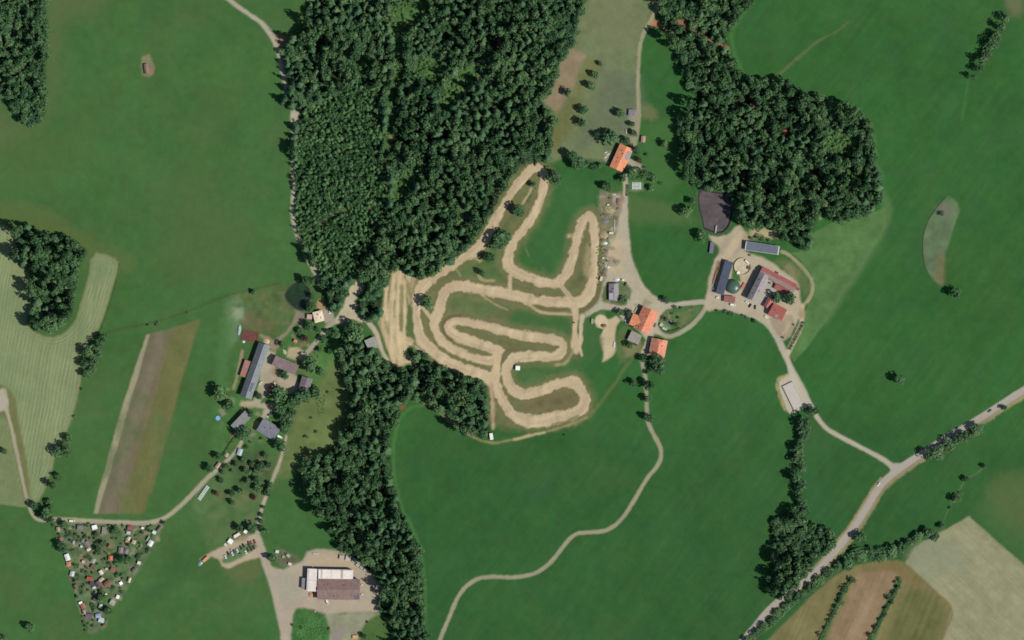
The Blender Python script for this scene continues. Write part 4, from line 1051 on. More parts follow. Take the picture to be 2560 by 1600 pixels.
# --- single trees, each with what sets it apart
for t in [
    (1552, 286, 13, 'b', 'round tree left of the small mauve-roofed shed on the north lane'),
    (1580, 311, 8, 'b', 'small tree in the drive below the mauve-roofed shed'),
    (1584, 334, 10, 'b', 'dark tree in the drive opposite the pinkish shed'),
    (1566, 352, 9, 'b', 'round tree touching the north end of the orange farmhouse'),
    (1523, 346, 25, 'b', 'very broad tree beside the north-west corner of the orange farmhouse'),
    (1493, 338, 9, 'b', 'small tree on the west flank of the very broad farmhouse tree'),
    (1660, 360, 11, 'b', 'lone round tree in the green strip between lane and eastern wood'),
    (1432, 392, 17, 'b', 'big tree west of the orange farmhouse, upper one of a pair'),
    (1447, 412, 21, 'b', 'big spreading tree west of the orange farmhouse, lower one of a pair'),
    (1591, 376, 10, 'b', 'tree at the north-east corner of the orange farmhouse'),
    (1618, 388, 7, 'u', 'small bush on the green slope east of the orange farmhouse'),
    (1598, 400, 9, 'c', 'brownish tree beside the drive of the orange farmhouse'),
    (1612, 419, 6, 'u', 'little bush where the farmhouse drive ends'),
    (1610, 437, 14, 'b', 'dark tree south-east of the orange farmhouse, left one of two'),
    (1632, 446, 12, 'b', 'dark tree south-east of the orange farmhouse, right one of two'),
    (1653, 458, 6, 'u', 'scrappy little bush alone in the grass right of the bale stack'),
    (1627, 471, 9, 'b', 'oval tree between the bale stack and the eastern wood'),
    (1518, 468, 14, 'b', 'round tree in the green field below the orange farmhouse'),
    (1582, 431, 16, 'b', 'wide tree shading the south-east wall of the orange farmhouse'),
    (1556, 448, 11, 'b', 'tree right below the south gable of the orange farmhouse'),
    (1467, 410, 8, 'b', 'small tree left of two others in the hedge line west of the orange farmhouse'),
    (1483, 417, 8, 'b', 'small tree in the middle of three west of the orange farmhouse'),
    (1499, 414, 7, 'b', 'small tree nearest the orange farmhouse of three west of it'),
    (1384, 444, 22, 'g', 'bare-looking grey tree leaning over the northern hairpin of the sand track'),
    (1335, 461, 9, 'b', 'small dark tree inside the northern loop of the sand track'),
    (1297, 527, 15, 'b', 'dark round tree in the grass between the two legs of the northern loop'),
    (1249, 599, 26, 'b', 'broad dark tree in the middle of the sand where the track narrows'),
    (1223, 645, 14, 'b', 'round tree in the grass below the broad track tree'),
    (1205, 682, 10, 'b', 'smaller round tree above the curved sandy scrape'),
    (1068, 757, 16, 'b', 'tree on the grass wedge between two bends of the sand track'),
    (1040, 893, 15, 'b', 'dark tree at the southern tip of the practice ground sand'),
    (1064, 890, 11, 'b', 'small tree at the wood edge next to the outer track bend'),
    (1730, 502, 11, 'b', 'round tree close to the west bank of the slurry lagoon'),
    (1717, 529, 15, 'b', 'big round tree in the meadow west of the slurry lagoon'),
    (1752, 591, 15, 'b', 'dark tree below the south-west corner of the slurry lagoon'),
    (1664, 750, 9, 'b', 'dark shrubby tree on the verge of the lane to the eastern farm'),
    (1645, 911, 25, 'g', 'wide pale tree against the south end of the second orange barn'),
    (1607, 896, 11, 'b', 'dark tree at the fork below the second orange barn'),
    (1584, 958, 11, 'b', 'lone dark tree in the meadow west of the southern lane'),
    (1412, 1087, 4, 'u', 'tiny lone bush in the meadow below the track'),
    (2246, 951, 15, 'b', 'lone round tree in the middle of the large eastern meadow'),
    (2386, 734, 15, 'g', 'lone greyish tree below the crescent of rough grass'),
    (2354, 534, 9, 'w', 'grey bare shrub on the upper edge of the crescent of rough grass'),
    (2034, 1026, 14, 'b', 'dark tree covering the farm road beside the concrete bunker yard'),
    (2509, 1019, 8, 'b', 'small tree at the edge of the country road near the right edge'),
    (1971, 745, 15, 'b', 'round tree below the red lean-to of the eastern farm'),
    (1940, 744, 15, 'b', 'round tree above the red-roofed house of the eastern farm'),
    (13, 1128, 9, 'b', 'lone small tree in the grass left of the western lane'),
    (635, 729, 8, 'b', 'small dark tree on the ditch line above the hamlet garden'),
    (77, 1568, 13, 'b', 'dark tree in the lower left corner meadow, right one of two'),
    (6, 1594, 13, 'b', 'dark tree in the lower left corner meadow, left one of two'),
    (2354, 1315, 9, 'b', 'small tree at the tip of the pale stubble field hedge'),
    (2461, 1165, 8, 'b', 'bushy tree at the top end of the eastern ditch'),
    (2415, 1198, 8, 'b', 'bushy tree on the eastern ditch, second from its top'),
    (2390, 1246, 12, 'b', 'widest tree on the eastern ditch above the hedge'),
    (2402, 1233, 6, 'u', 'small bush clinging to the widest ditch tree'),
    (2376, 1270, 6, 'u', 'lowest small bush on the eastern ditch'),
    # hamlet
    (552, 983, 20, 'b', 'big tree west of the long grey-roofed barn'),
    (574, 1013, 16, 'b', 'tree above the blue paddling pool'),
    (627, 1034, 12, 'b', 'tree at the north-east end of the grey-roofed house'),
    (610, 1082, 19, 'b', 'big tree at the south corner of the grey-roofed house'),
    (648, 990, 9, 'b', 'small tree at the south end of the long grey-roofed barn'),
    (699, 986, 22, 'b', 'broad bright tree in the hamlet yard south of the mauve barn'),
    (681, 976, 10, 'c', 'dark purple-leaved tree at the edge of the hamlet yard'),
    (716, 1048, 21, 'g', 'tall greyish tree east of the dark slate house'),
    (702, 1022, 17, 'b', 'dark tree shading the lane above the dark slate house'),
    (712, 1070, 14, 'b', 'dark tree at the east corner of the dark slate house'),
    (704, 1114, 17, 'b', 'round dark tree at the top of the orchard lane'),
    (656, 1097, 6, 'u', 'small round bush against the south wall of the dark slate house'),
    (712, 938, 11, 'b', 'single round tree in front of the mauve barn'),
    (762, 846, 11, 'c', 'brown-leaved tree beside the orange garden hut'),
    (776, 816, 13, 'b', 'tree just below the cream-roofed house'),
    (792, 822, 9, 'b', 'small tree between the cream-roofed house and the lane'),
    (706, 862, 9, 'b', 'small tree by the path behind the long grey-roofed barn'),
    (748, 828, 8, 'b', 'dark little tree left of the brown-leaved tree'),
    (778, 912, 20, 'b', 'broad tree behind the east gable of the mauve barn'),
    (800, 928, 12, 'b', 'smaller tree right of the broad tree behind the mauve barn'),
    (776, 768, 12, 'b', 'tree between the pond and the cream-roofed house'),
    (780, 740, 8, 'b', 'small pale tree on the east bank of the pond'),
    (764, 703, 14, 'b', 'round tree on the north bank of the pond'),
    (781, 705, 12, 'b', 'second tree on the north bank of the pond, nearer the lane'),
    (759, 989, 21, 'b', 'broad tree below the grey-brown hamlet shed'),
    (788, 982, 16, 'b', 'tree at the meadow edge right of the grey-brown shed'),
    (735, 1006, 14, 'b', 'tree between the hamlet yard and the dry meadow'),
    (730, 1032, 12, 'g', 'pale shrubby tree at the top of the dry meadow'),
    (825, 878, 7, 'b', 'small round tree casting a long shadow in the grass near the stream wood'),
    (799, 874, 7, 'b', 'small tree in the grass east of the hamlet lane'),
    (809, 848, 10, 'b', 'dark tree on the east side of the hamlet lane, lower'),
    (842, 834, 13, 'b', 'tree east of the hamlet lane, upper'),
    (822, 830, 8, 'b', 'small tree squeezed between two others above the hamlet lane'),
    (768, 1092, 7, 'w', 'greyish bush alone in the dry meadow, lower left of two'),
    (791, 1080, 6, 'w', 'brownish bush alone in the dry meadow, upper right of two'),
    (820, 980, 5, 'u', 'tiny bush in the dry meadow near the stream wood'),
    (780, 1045, 5, 'u', 'low shrub in the middle of the dry meadow'),
    (890, 836, 24, 'b', 'large round tree left of the flat grey shed'),
    # car park, hall
    (600, 1321, 12, 'b', 'left one of two round trees above the car park'),
    (630, 1322, 14, 'b', 'right one of two round trees above the car park'),
    (663, 1327, 10, 'b', 'bright tree beside the car park entrance'),
    (681, 1394, 11, 'b', 'dark tree at the corner of the hall yard and the lane'),
    (601, 1384, 4, 'u', 'small dark bush among the parked cars'),
    (733, 1563, 6, 'u', 'dark bush on the road edge below the hall'),
    (756, 1570, 6, 'u', 'dark bush inside the scrub below the hall'),
    (922, 1556, 6, 'u', 'small bush on the gravel patch right below the hall'),
    (912, 1590, 8, 'b', 'little tree by the orange crate below the hall'),
]:
    tree(*t)

row([(1501, 160, 7), (1488, 188, 10), (1480, 214, 11), (1420, 232, 11), (1458, 275, 12), (1454, 306, 13)], 'b', 'fruit tree counted from the top of the scattered six in the dry pasture', 'fruit trees in the dry pasture')
row([(1621, 930, 8), (1621, 964, 14), (1618, 998, 11), (1620, 1044, 12)], 'b', 'tree from the top along the southern lane below the orange barns', 'trees along the southern lane')
row([(2511, 44, 14), (2501, 68, 13), (2490, 92, 15), (2478, 112, 18), (2466, 136, 14), (2456, 152, 14), (2446, 172, 12), (2434, 193, 9)], 'g', 'tree from the top of the dense dark row in the north-east meadow', 'trees of the north-east row', 15)
row([(2010, 1062, 20), (2006, 1092, 13), (1994, 1120, 14, 'b'), (1992, 1146, 18), (2004, 1168, 12), (1988, 1192, 15, 'b'), (2002, 1216, 16), (1996, 1244, 11), (2006, 1262, 13)], 'g', 'tree from the top of the tree belt below the concrete bunker', 'trees of the belt below the bunker', 14.5, 1.08)
row([(2437, 1074, 17), (2408, 1092, 14), (2390, 1100, 12), (2371, 1112, 17), (2345, 1130, 18), (2320, 1136, 15)], 'g', 'tree from the right in the group overhanging the country road', 'trees overhanging the country road', 13, 1.1)
row([(2150, 1342, 14), (2120, 1408, 14), (2150, 1386, 17), (2175, 1382, 15), (2201, 1386, 16), (2228, 1378, 17), (2252, 1370, 14), (2271, 1357, 10), (2297, 1341, 13), (2320, 1331, 14), (2336, 1339, 10)], 'b', 'tree from the left of the thick hedge above the pale stubble field', 'trees of the thick south-east hedge', 10, 1.15)
row([(2094, 1414, 11), (2070, 1430, 11), (2049, 1448, 11), (2026, 1470, 12), (2001, 1490, 13), (1984, 1504, 10), (1966, 1518, 11), (1948, 1534, 12), (1930, 1552, 12), (1910, 1566, 10), (1892, 1582, 11), (1868, 1600, 10)], 'b', 'roadside tree from the top along the lower verge of the country road', 'roadside trees on the lower verge', 7.5, 1.12)
row([(2128, 1450, 9), (2136, 1452, 6), (2118, 1462, 6), (2110, 1474, 10), (2104, 1490, 8), (2100, 1504, 9), (2092, 1518, 8), (2086, 1530, 7), (2079, 1541, 7), (2072, 1553, 6), (2064, 1570, 6), (2056, 1588, 9)], 'u', 'bush from the top of the left bush row in the brown plot', 'bushes of the left plot row', None, 1.2)
row([(2248, 1447, 6), (2241, 1456, 6), (2248, 1467, 7), (2236, 1484, 8), (2221, 1495, 8), (2229, 1508, 7), (2216, 1522, 7), (2211, 1538, 6), (2201, 1550, 6), (2190, 1569, 8), (2178, 1589, 9)], 'u', 'bush from the top of the right bush row in the brown plot', 'bushes of the right plot row', None, 1.2)
row([(256, 845, 12, 'b'), (267, 840, 6, 'u'), (250, 864, 13), (224, 880, 17, 'b'), (248, 884, 12), (236, 902, 13), (213, 908, 12, 'b'), (234, 920, 12), (216, 934, 11, 'b'), (207, 972, 6, 'u'), (186, 1041, 6, 'u'), (173, 1096, 11, 'b'), (148, 1128, 14, 'b'), (166, 1120, 13), (170, 1134, 10), (144, 1191, 10, 'b'), (133, 1212, 12)], 'g',
    'plant from the top of the hedge beside the striped mown field', 'plants of the western hedge')
row([(88, 1267, 11), (117, 1280, 15), (127, 1266, 10), (106, 1290, 10), (124, 1252, 9), (128, 1298, 10)], 'b', 'tree from the left of the clump where the western lane bends', 'trees where the western lane bends')
row([(373, 812, 5), (394, 809, 6), (467, 781, 3)], 'u', 'bush from the left on the ditch above the brown striped field', 'bushes on the ditch')
row([(676, 1210, 8), (674, 1222, 11), (671, 1232, 9), (659, 1269, 6), (657, 1287, 6), (654, 1303, 7), (654, 1317, 7)], 'b', 'small tree from the top along the orchard lane', 'small trees along the orchard lane')
for x, y, r in [(614, 1176, 9), (624, 1180, 8), (642, 1176, 9), (652, 1166, 11), (672, 1164, 10), (664, 1138, 7), (620, 1204, 10), (645, 1200, 11), (636, 1186, 7), (646, 1220, 11), (602, 1227, 10), (580, 1234, 9), (583, 1256, 9), (553, 1200, 7), (590, 1160, 7), (632, 1160, 8), (580, 1176, 6), (610, 1150, 8), (558, 1178, 7), (566, 1168, 8)]:
    tree(x, y, r, 'b', 'small fruit tree of the loose orchard between the garden huts and the orchard lane', 'fruit trees of the loose orchard')
for t in [(545, 1140, 11, 'b', 'bushy tree between the two garden huts on the western lane'), (524, 1170, 11, 'b', 'dark tree where the western lane enters the orchard'), (636, 1243, 8, 'c', 'rust-brown small tree in the orchard beside the lane'), (542, 1234, 8, 'c', 'brownish small tree in the open grass right of the bale rows'),
          (618, 1118, 7, 'u', 'bush above the light blue garden hut'), (628, 1106, 6, 'u', 'bush between house and light blue garden hut')]:
    tree(*t)
row([(1792, 777, 5), (1814, 780, 6), (1824, 782, 8), (1832, 787, 6), (1856, 788, 5), (1864, 793, 5), (1884, 802, 8)], 'u', 'verge bush from the left along the farm road of the eastern farm', 'verge bushes of the eastern farm')
row([(1893, 593, 8), (1880, 596, 7), (1906, 598, 8), (1922, 602, 6)], 'u', 'bush along the north eave of the solar shed', 'bushes behind the solar shed')
for t in [(1688, 768, 8, 'u', 'shrub at the upper hedge of the farm garden'), (1705, 770, 6, 'u', 'shrub near the upper right of the farm garden'), (1682, 783, 5, 'u', 'low shrub in the middle of the farm garden'), (1666, 798, 7, 'u', 'dark shrub beside the white garden table'), (1688, 811, 7, 'b', 'dark round small tree near the lower garden hedge'), (1698, 795, 6, 'u', 'shrub right of the white garden table'),
          (1574, 862, 9, 'b', 'round dark tree at the corner of the flat grey shed by the farm'), (1591, 861, 5, 'u', 'small bush at the lower wall of the flat grey shed'), (1557, 750, 9, 'b', 'round dark tree at the corner of the grey house on the gravel island'), (1550, 780, 9, 'b', 'tree between the round paddock and the big orange farmhouse'), (1570, 786, 9, 'b', 'tree against the west wing of the big orange farmhouse'), (1574, 778, 7, 'c', 'brown shrub at the north-west corner of the big orange farmhouse'),
          (1984, 811, 4, 'u', 'tiny bush in the sandy paddock, upper'), (1958, 844, 4, 'u', 'tiny bush in the sandy paddock, lower'), (2008, 808, 5, 'u', 'bush at the head of the dark hedge beside the sandy paddock')]:
    tree(*t)
# allotment greenery
for t in [(134, 1314, 5, 'u', 'round bush outside the upper left corner of the allotment'), (156, 1366, 13, 'b', 'large tree on the left border of the allotment'), (159, 1308, 10, 'b', 'tree at the upper left corner of the allotment beside the lane'), (222, 1310, 5, 'u', 'bush on the lane left of the white upper hut of the allotment'),
          (245, 1337, 8, 'b', 'tree below the white upper hut of the allotment'), (248, 1373, 9, 'b', 'lower dark tree in the middle of the allotment'), (256, 1359, 9, 'b', 'upper dark tree in the middle of the allotment'), (290, 1326, 10, 'b', 'dark tree left of the crimson allotment hut'), (307, 1396, 12, 'b', 'wide tree below the paired grey-mauve allotment huts'), (321, 1397, 8, 'b', 'smaller tree right of the wide tree below the paired allotment huts'),
          (324, 1363, 6, 'b', 'small tree beside the pale round-topped allotment hut'), (308, 1315, 5, 'u', 'bush left of the crimson hut on the allotment lane'), (411, 1306, 6, 'b', 'dark small tree at the right tip of the allotment'), (257, 1494, 12, 'b', 'tree behind the dark mauve hut in the lower allotment'), (270, 1525, 11, 'b', 'tree right of the blue-white hut near the bottom tip of the allotment'),
          (213, 1559, 5, 'u', 'round bush left at the bottom tip of the allotment, upper one'), (233, 1565, 6, 'u', 'round bush in the middle of the bottom tip of the allotment'), (215, 1576, 5, 'u', 'lowest round bush at the bottom tip of the allotment'), (193, 1491, 6, 'u', 'bush on the lower left border of the allotment')]:
    tree(*t)
for i, (x, y, r) in enumerate([(166, 1342, 5), (190, 1336, 6), (200, 1342, 5), (212, 1344, 6), (183, 1376, 6), (196, 1352, 5), (226, 1345, 5), (346, 1372, 4), (268, 1385, 4), (255, 1470, 4), (206, 1541, 4), (234, 1551, 4), (238, 1520, 5), (228, 1515, 4), (298, 1330, 5), (178, 1352, 6), (230, 1398, 5), (258, 1400, 5), (208, 1430, 5), (222, 1475, 5), (212, 1462, 4), (245, 1410, 5), (290, 1440, 4), (316, 1345, 4), (340, 1340, 5), (355, 1332, 4), (186, 1318, 6), (168, 1314, 5)]):
    tree(x, y, r, 'u', 'low garden shrub between the small huts of the allotment', 'garden shrubs between the allotment huts')


# hedges: leafy bands
def hedge(name, pts, wd, h, label, cat='hedge'):
    q = spline([(a, b_) for a, b_ in pts], False, 4)
    V, Fc, T = [], [], []
    L = sum(math.hypot(*(q[i + 1] - q[i])) for i in range(len(q) - 1)) * S
    for _ in range(int(L * (12 + 3.2 * wd * S * 2))):
        i = int(R_.integers(0, len(q) - 1))
        f = R_.random()
        c = q[i] * (1 - f) + q[i + 1] * f
        ang = R_.uniform(-1.4, 1.4)
        dx, dy = (q[i + 1] - q[i]) / max(1e-6, np.hypot(*(q[i + 1] - q[i])))
        off = math.sin(ang) * wd / 2
        px, py = P(c[0] - dy * off, c[1] + dx * off)
        z = h * (.35 + .65 * math.cos(ang) * R_.uniform(.8, 1.1))
        n = np.array([R_.normal() * .5, R_.normal() * .5, .8])
        n /= np.linalg.norm(n)
        u = np.cross(n, [1, 0, 0])
        u /= np.linalg.norm(u)
        v = np.cross(n, u)
        sz = R_.uniform(.2, .38)
        b = len(V)
        for (p_, q_) in ((-1, -.6), (.2, -1), (1, .5), (-.1, 1)):
            V.append(np.array([px, py, z]) + (u * p_ + v * q_) * sz)
        Fc.append((b, b + 1, b + 2, b + 3))
        T.append(R_.random())
    o = obj(name, crown_mesh(name, (np.array(V), Fc, T), BROAD))
    return tag(o, label, cat)


hedge('hedge', [(1650, 815), (1660, 824), (1672, 828), (1688, 826), (1700, 820)], 5, 1.6, 'clipped curved hedge along the lower side of the farm garden')
hedge('hedge', [(2006, 812), (1994, 836), (1974, 874)], 5, 2.2, 'straight dark hedge beside the lane of the eastern farm')
hedge('hedge', [(2122, 1396), (2090, 1422), (2050, 1450), (2010, 1484), (1966, 1520), (1930, 1556), (1880, 1594), (1850, 1620)], 17, 3.2, 'long leafy hedge under the roadside trees of the country road')
hedge('hedge', [(2120, 1392), (2150, 1378), (2200, 1378), (2250, 1366), (2296, 1344), (2336, 1336)], 20, 3.4, 'thick leafy hedge above the pale stubble field')
hedge('hedge', [(2130, 1448), (2110, 1476), (2092, 1518), (2072, 1556), (2050, 1604)], 9, 1.6, 'low hedge under the left bush row of the brown plot')
hedge('hedge', [(2250, 1450), (2236, 1486), (2214, 1526), (2196, 1562), (2172, 1604)], 9, 1.6, 'low hedge under the right bush row of the brown plot')
hedge('hedge', [(2004, 1064), (1996, 1110), (1990, 1150), (1990, 1200), (2000, 1260)], 15, 3.0, 'leafy underwood along the tree belt below the bunker')
hedge('hedge', [(2438, 1074), (2390, 1104), (2345, 1130), (2312, 1142)], 16, 3.0, 'leafy underwood below the trees over the country road')
hedge('hedge', [(1569, 462), (1568, 490)], 5, 1.8, 'short dark hedge at the end of the lane below the bale stack')
hedge('hedge', [(384, 1331), (370, 1360)], 4, 1.5, 'thin hedge inside the right edge of the allotment, upper')
hedge('hedge', [(354, 1385), (344, 1402)], 4, 1.8, 'thin hedge inside the right edge of the allotment, lower')
hedge('hedge', [(590, 1090), (575, 1110), (556, 1140)], 4, 1.4, 'loose hedge along the garden path below the grey-roofed house')


# --- woods
def wood_points(poly, n_try, rmin, rmax, gap, seed, sub=None, pow_=1.0, exist=None):
    r = np.random.default_rng(seed)
    p = poly
    x0, x1, y0, y1 = p[:, 0].min(), p[:, 0].max(), p[:, 1].min(), p[:, 1].max()
    cell = 30.0
    grid = {}
    out = []
    for q in (exist or []):
        grid.setdefault((int(q[0] // cell), int(q[1] // cell)), []).append(q)
    xs, ys = r.uniform(x0, x1, n_try), r.uniform(y0, y1, n_try)
    ok = inside(p, xs, ys)
    if sub is not None:
        ok &= sub(xs, ys)
    rs = np.sort(rmin + (rmax - rmin) * r.random(n_try) ** pow_)[::-1]
    for x, y, q in zip(xs[ok], ys[ok], rs[ok]):
        if not (-40 < x < 2600 and -40 < y < 1640):
            continue
        gx, gy = int(x // cell), int(y // cell)
        bad = False
        for a in (-1, 0, 1):
            for b_ in (-1, 0, 1):
                for e_ in grid.get((gx + a, gy + b_), ()):
                    if (e_[0] - x) ** 2 + (e_[1] - y) ** 2 < ((e_[2] + q) * gap) ** 2:
                        bad = True
                        break
                if bad:
                    break
            if bad:
                break
        if bad:
            continue
        t = (x, y, q)
        grid.setdefault((gx, gy), []).append(t)
        out.append(t)
    return out


PLANT = spline([(742, 330), (752, 285), (800, 250), (860, 225), (915, 175), (948, 240), (962, 330), (952, 400), (975, 470), (962, 545), (925, 640), (870, 690), (812, 690), (790, 660), (745, 585), (738, 450)], True, 14)
CLP = [spline(c, True, 14) for c in CLEAR]
RIDES = [spline(q, False, 6) for q in ([(1694, 55), (1740, 76), (1818, 122)], [(1204, 192), (1158, 232), (1137, 257)], [(1112, 486), (1068, 534)], [(800, 560), (850, 530), (870, 520)])]
HOLES = [(1250, 104, 12), (958, 157, 12), (979, 345, 10), (1849, 257, 12), (1880, 262, 13), (1965, 330, 17), (1858, 440, 18), (1005, 1018, 14), (928, 522, 6), (962, 626, 14), (1105, 450, 12), (2025, 425, 9), (1965, 375, 9), (1784, 338, 9), (940, 148, 10), (1100, 313, 8), (748, 292, 14)]


def open_ground(x, y):
    m = np.zeros(np.shape(x), dtype=bool)
    for c in CLP:
        m |= inside(c, x, y)
    for q in RIDES:
        for a in q:
            m |= (x - a[0]) ** 2 + (y - a[1]) ** 2 < 64
    for hx, hy, hr in HOLES:
        m |= (x - hx) ** 2 + (y - hy) ** 2 < hr * hr
    for hx, hy, hr in EXCL:
        m |= (x - hx) ** 2 + (y - hy) ** 2 < hr * hr
    return m


EXCL = [(855, 1393, 13), (871, 1396, 15), (886, 1402, 15), (896, 1412, 14), (905, 1419, 14), (917, 1427, 14), (930, 1440, 13), (941, 1456, 12), (948, 1475, 10), (944, 1520, 8), (958, 1534, 8), (1010, 912, 12), (1036, 916, 9), (930, 862, 16), (950, 880, 8), (1790, 530, 46)]
NAMES = {'corner_wood': 'upper left wood', 'north_wood': 'big northern wood', 'east_wood': 'eastern wood', 'field_wood': 'mown-field wood', 'stream_wood': 'long southern wood', 'road_wood': 'roadside copse'}
FRAC = {'corner_wood': 1.0, 'north_wood': .72, 'east_wood': .85, 'field_wood': .85, 'stream_wood': .8, 'road_wood': 1.0}
BIG = []
SMALL = []


def tall(x, y):
    return float(np.clip(1.05 + 1.5 * fbm(x / 30, y / 30, 140, 3), .42, 1.7)) * (1.3 if R_.random() < .1 else 1.0)


for wi, (wn, poly) in enumerate(WSPL.items()):
    if wn == 'north_wood':
        sub = lambda x, y: ~inside(PLANT, x, y) & ~open_ground(x, y)
    else:
        sub = lambda x, y: ~open_ground(x, y)
    area_px = .5 * abs(np.dot(poly[:, 0], np.roll(poly[:, 1], 1)) - np.dot(poly[:, 1], np.roll(poly[:, 0], 1)))
    n = int(area_px / 16)
    pts = wood_points(poly, int(n * 1.3), 5.5, 15.0, .60, 100 + wi, sub, 1.7)
    fill = wood_points(poly, n, 3.0, 5.5, .55, 130 + wi, sub, 1.0, pts)
    for (x, y, q) in pts:
        fr = FRAC[wn]
        if wn == 'north_wood' and x < 1000:
            fr = .6
        k = 'b' if R_.random() + .9 * float(fbm(x / 70, y / 70, 150, 2)) < fr else 's'
        if float(fbm(x / 30, y / 30, 160, 3)) > .42 and wn in ('north_wood', 'stream_wood', 'east_wood'):
            continue
        BIG.append((q, x, y, k, wn))
    for (x, y, q) in fill:
        SMALL.append((q, x, y, 'b' if R_.random() < .6 else 's', wn))
    if wn == 'north_wood':
        NP = wood_points(poly, 26000, 2.8, 6.0, .70, 170, lambda x, y: inside(PLANT, x, y) & ~open_ground(x, y), 1.2)
BIG = [b_ for b_ in BIG if -10 < b_[1] < 2570 and -10 < b_[2] < 1610] + [b_ for b_ in BIG if not (-10 < b_[1] < 2570 and -10 < b_[2] < 1610)]
inb = sorted([b_ for b_ in BIG if -4 < b_[1] < 2564 and -4 < b_[2] < 1604], reverse=True)
single, rest = inb[:290], inb[290:] + [b_ for b_ in BIG if not (-4 < b_[1] < 2564 and -4 < b_[2] < 1604)]


def bearing(wn, x, y):
    p = WSPL[wn]
    d = np.sqrt(((p[:, :2] - np.array([x, y])) ** 2).sum(1)).min()
    c = (p[:, 0].min() + p[:, 0].max()) / 2, (p[:, 1].min() + p[:, 1].max()) / 2
    w_, h_ = p[:, 0].max() - p[:, 0].min(), p[:, 1].max() - p[:, 1].min()
    ns = 'upper' if y < c[1] - h_ / 6 else ('lower' if y > c[1] + h_ / 6 else 'middle')
    ew = 'left' if x < c[0] - w_ / 6 else ('right' if x > c[0] + w_ / 6 else 'central')
    return ('on the rim of' if d < 18 else 'deep inside'), ns, ew


for q, x, y, k, wn in single:
    e_, ns, ew = bearing(wn, x, y)
    kind = 'broad rounded' if k == 'b' else 'pointed spruce'
    tree(x, y, q, k, '%s crown %s the %s, %s %s part' % (kind, e_, NAMES[wn], ns, ew), '%s crowns %s the %s, %s %s part' % (kind, e_, NAMES[wn], ns, ew), min(q * S * (2.6 if k == 'b' else 4.2), 20) * tall(x, y) * R_.uniform(.85, 1.15) + 3, 'woodland_tree' if k == 'b' else 'spruce_tree')


def tree_mass(name, items, mats, label, cat):
    """the remaining trees of the woods as one mass"""
    V, FI, T, TR_, MI = [], [], [], [], []
    nv = 0
    for tpl, x, y, rm, hm, mi in items:
        v, f, t = tpl
        a = R_.uniform(0, 6.28)
        ca, sa = math.cos(a), math.sin(a)
        px, py = P(x, y)
        w = np.empty((len(v), 3), dtype=np.float32)
        an = R_.uniform(.78, 1.2)
        w[:, 0] = (v[:, 0] * an * ca - v[:, 1] * sa / an) * rm + px
        w[:, 1] = (v[:, 0] * an * sa + v[:, 1] * ca / an) * rm + py
        w[:, 2] = v[:, 2] * hm
        V.append(w)
        FI.append((f, nv))
        nv += len(v)
        T.append(np.array(t, dtype=np.float32))
        TR_.append(np.full(len(f), np.clip(.5 + .7 * float(fbm(x / 60, y / 60, 170, 3)) + R_.uniform(-.42, .42), 0, 1), dtype=np.float32))
        MI.append(np.full(len(f), mi, dtype=np.int32))
    V = np.concatenate(V)
    loops, tot = [], []
    for f, b in FI:
        fl = _fcache.get(id(f))
        if fl is None:
            fl = (np.array([i for q in f for i in q], dtype=np.int32), np.array([len(q) for q in f], dtype=np.int32))
            _fcache[id(f)] = fl
        loops.append(fl[0] + b)
        tot.append(fl[1])
    loops, tot = np.concatenate(loops), np.concatenate(tot)
    me = bpy.data.meshes.new(name)
    me.vertices.add(len(V))
    me.vertices.foreach_set('co', V.ravel())
    me.loops.add(len(loops))
    me.loops.foreach_set('vertex_index', loops)
    me.polygons.add(len(tot))
    me.polygons.foreach_set('loop_start', np.concatenate([[0], np.cumsum(tot)[:-1]]).astype(np.int32))
    me.polygons.foreach_set('loop_total', tot)
    for m_ in mats:
        me.materials.append(m_)
    me.polygons.foreach_set('material_index', np.concatenate(MI))
    for nm, ar in (('tint', T), ('tree', TR_)):
        at = me.attributes.new(nm, 'FLOAT', 'FACE')
        at.data.foreach_set('value', np.concatenate(ar))
    me.update(calc_edges=True)
    return tag(obj(name, me), label, cat, None, 'stuff')


_fcache = {}
items = []
for q, x, y, k, wn in rest:
    h_ = min(q * S * (2.7 if k == 'b' else 4.4), 20) * tall(x, y) * R_.uniform(.8, 1.2) + 3
    items.append(((TPL_B if k == 'b' else TPL_S)[int(R_.integers(0, 5))], x, y, q * S, h_, 0 if k == 'b' else 1))
for q, x, y, k, wn in SMALL:
    h_ = q * S * (2.6 if k == 'b' else 5) * R_.uniform(.8, 1.3) + 2.5
    items.append(((TPL_BUSH if k == 'b' else TPL_Y)[int(R_.integers(0, 4))], x, y, q * S, h_, 0 if k == 'b' else 1))
tree_mass('woodland', items, [WOODB, WOODN], 'dense mixed canopy filling the woods between the larger crowns', 'woodland')
items = [((TPL_Y if i % 2 else TPL_BUSH)[int(R_.integers(0, 4))], x, y, q * S * 1.5, q * S * (4.4 if i % 2 else 3.4) * R_.uniform(.55, 1.45) + 1.5, 1) for i, (x, y, q) in enumerate(NP)]
tree_mass('young_plantation', items, [leaf_mat('young_leaf', (46, 78, 48), (76, 113, 66), (110, 140, 86), False), leaf_mat('young_needles', (44, 76, 48), (72, 110, 66), (104, 134, 84), False)], 'dense plantation of young narrow conifers in the left part of the big northern wood', 'plantation')
items = []
for c in CLP:
    for (x, y, q) in wood_points(c, 1600, 2.2, 7.0, .62, 300 + len(items)):
        if R_.random() < .8:
            items.append((TPL_BUSH[int(R_.integers(0, 4))], x, y, q * S, q * S * R_.uniform(.7, 1.6) + .3, 0))
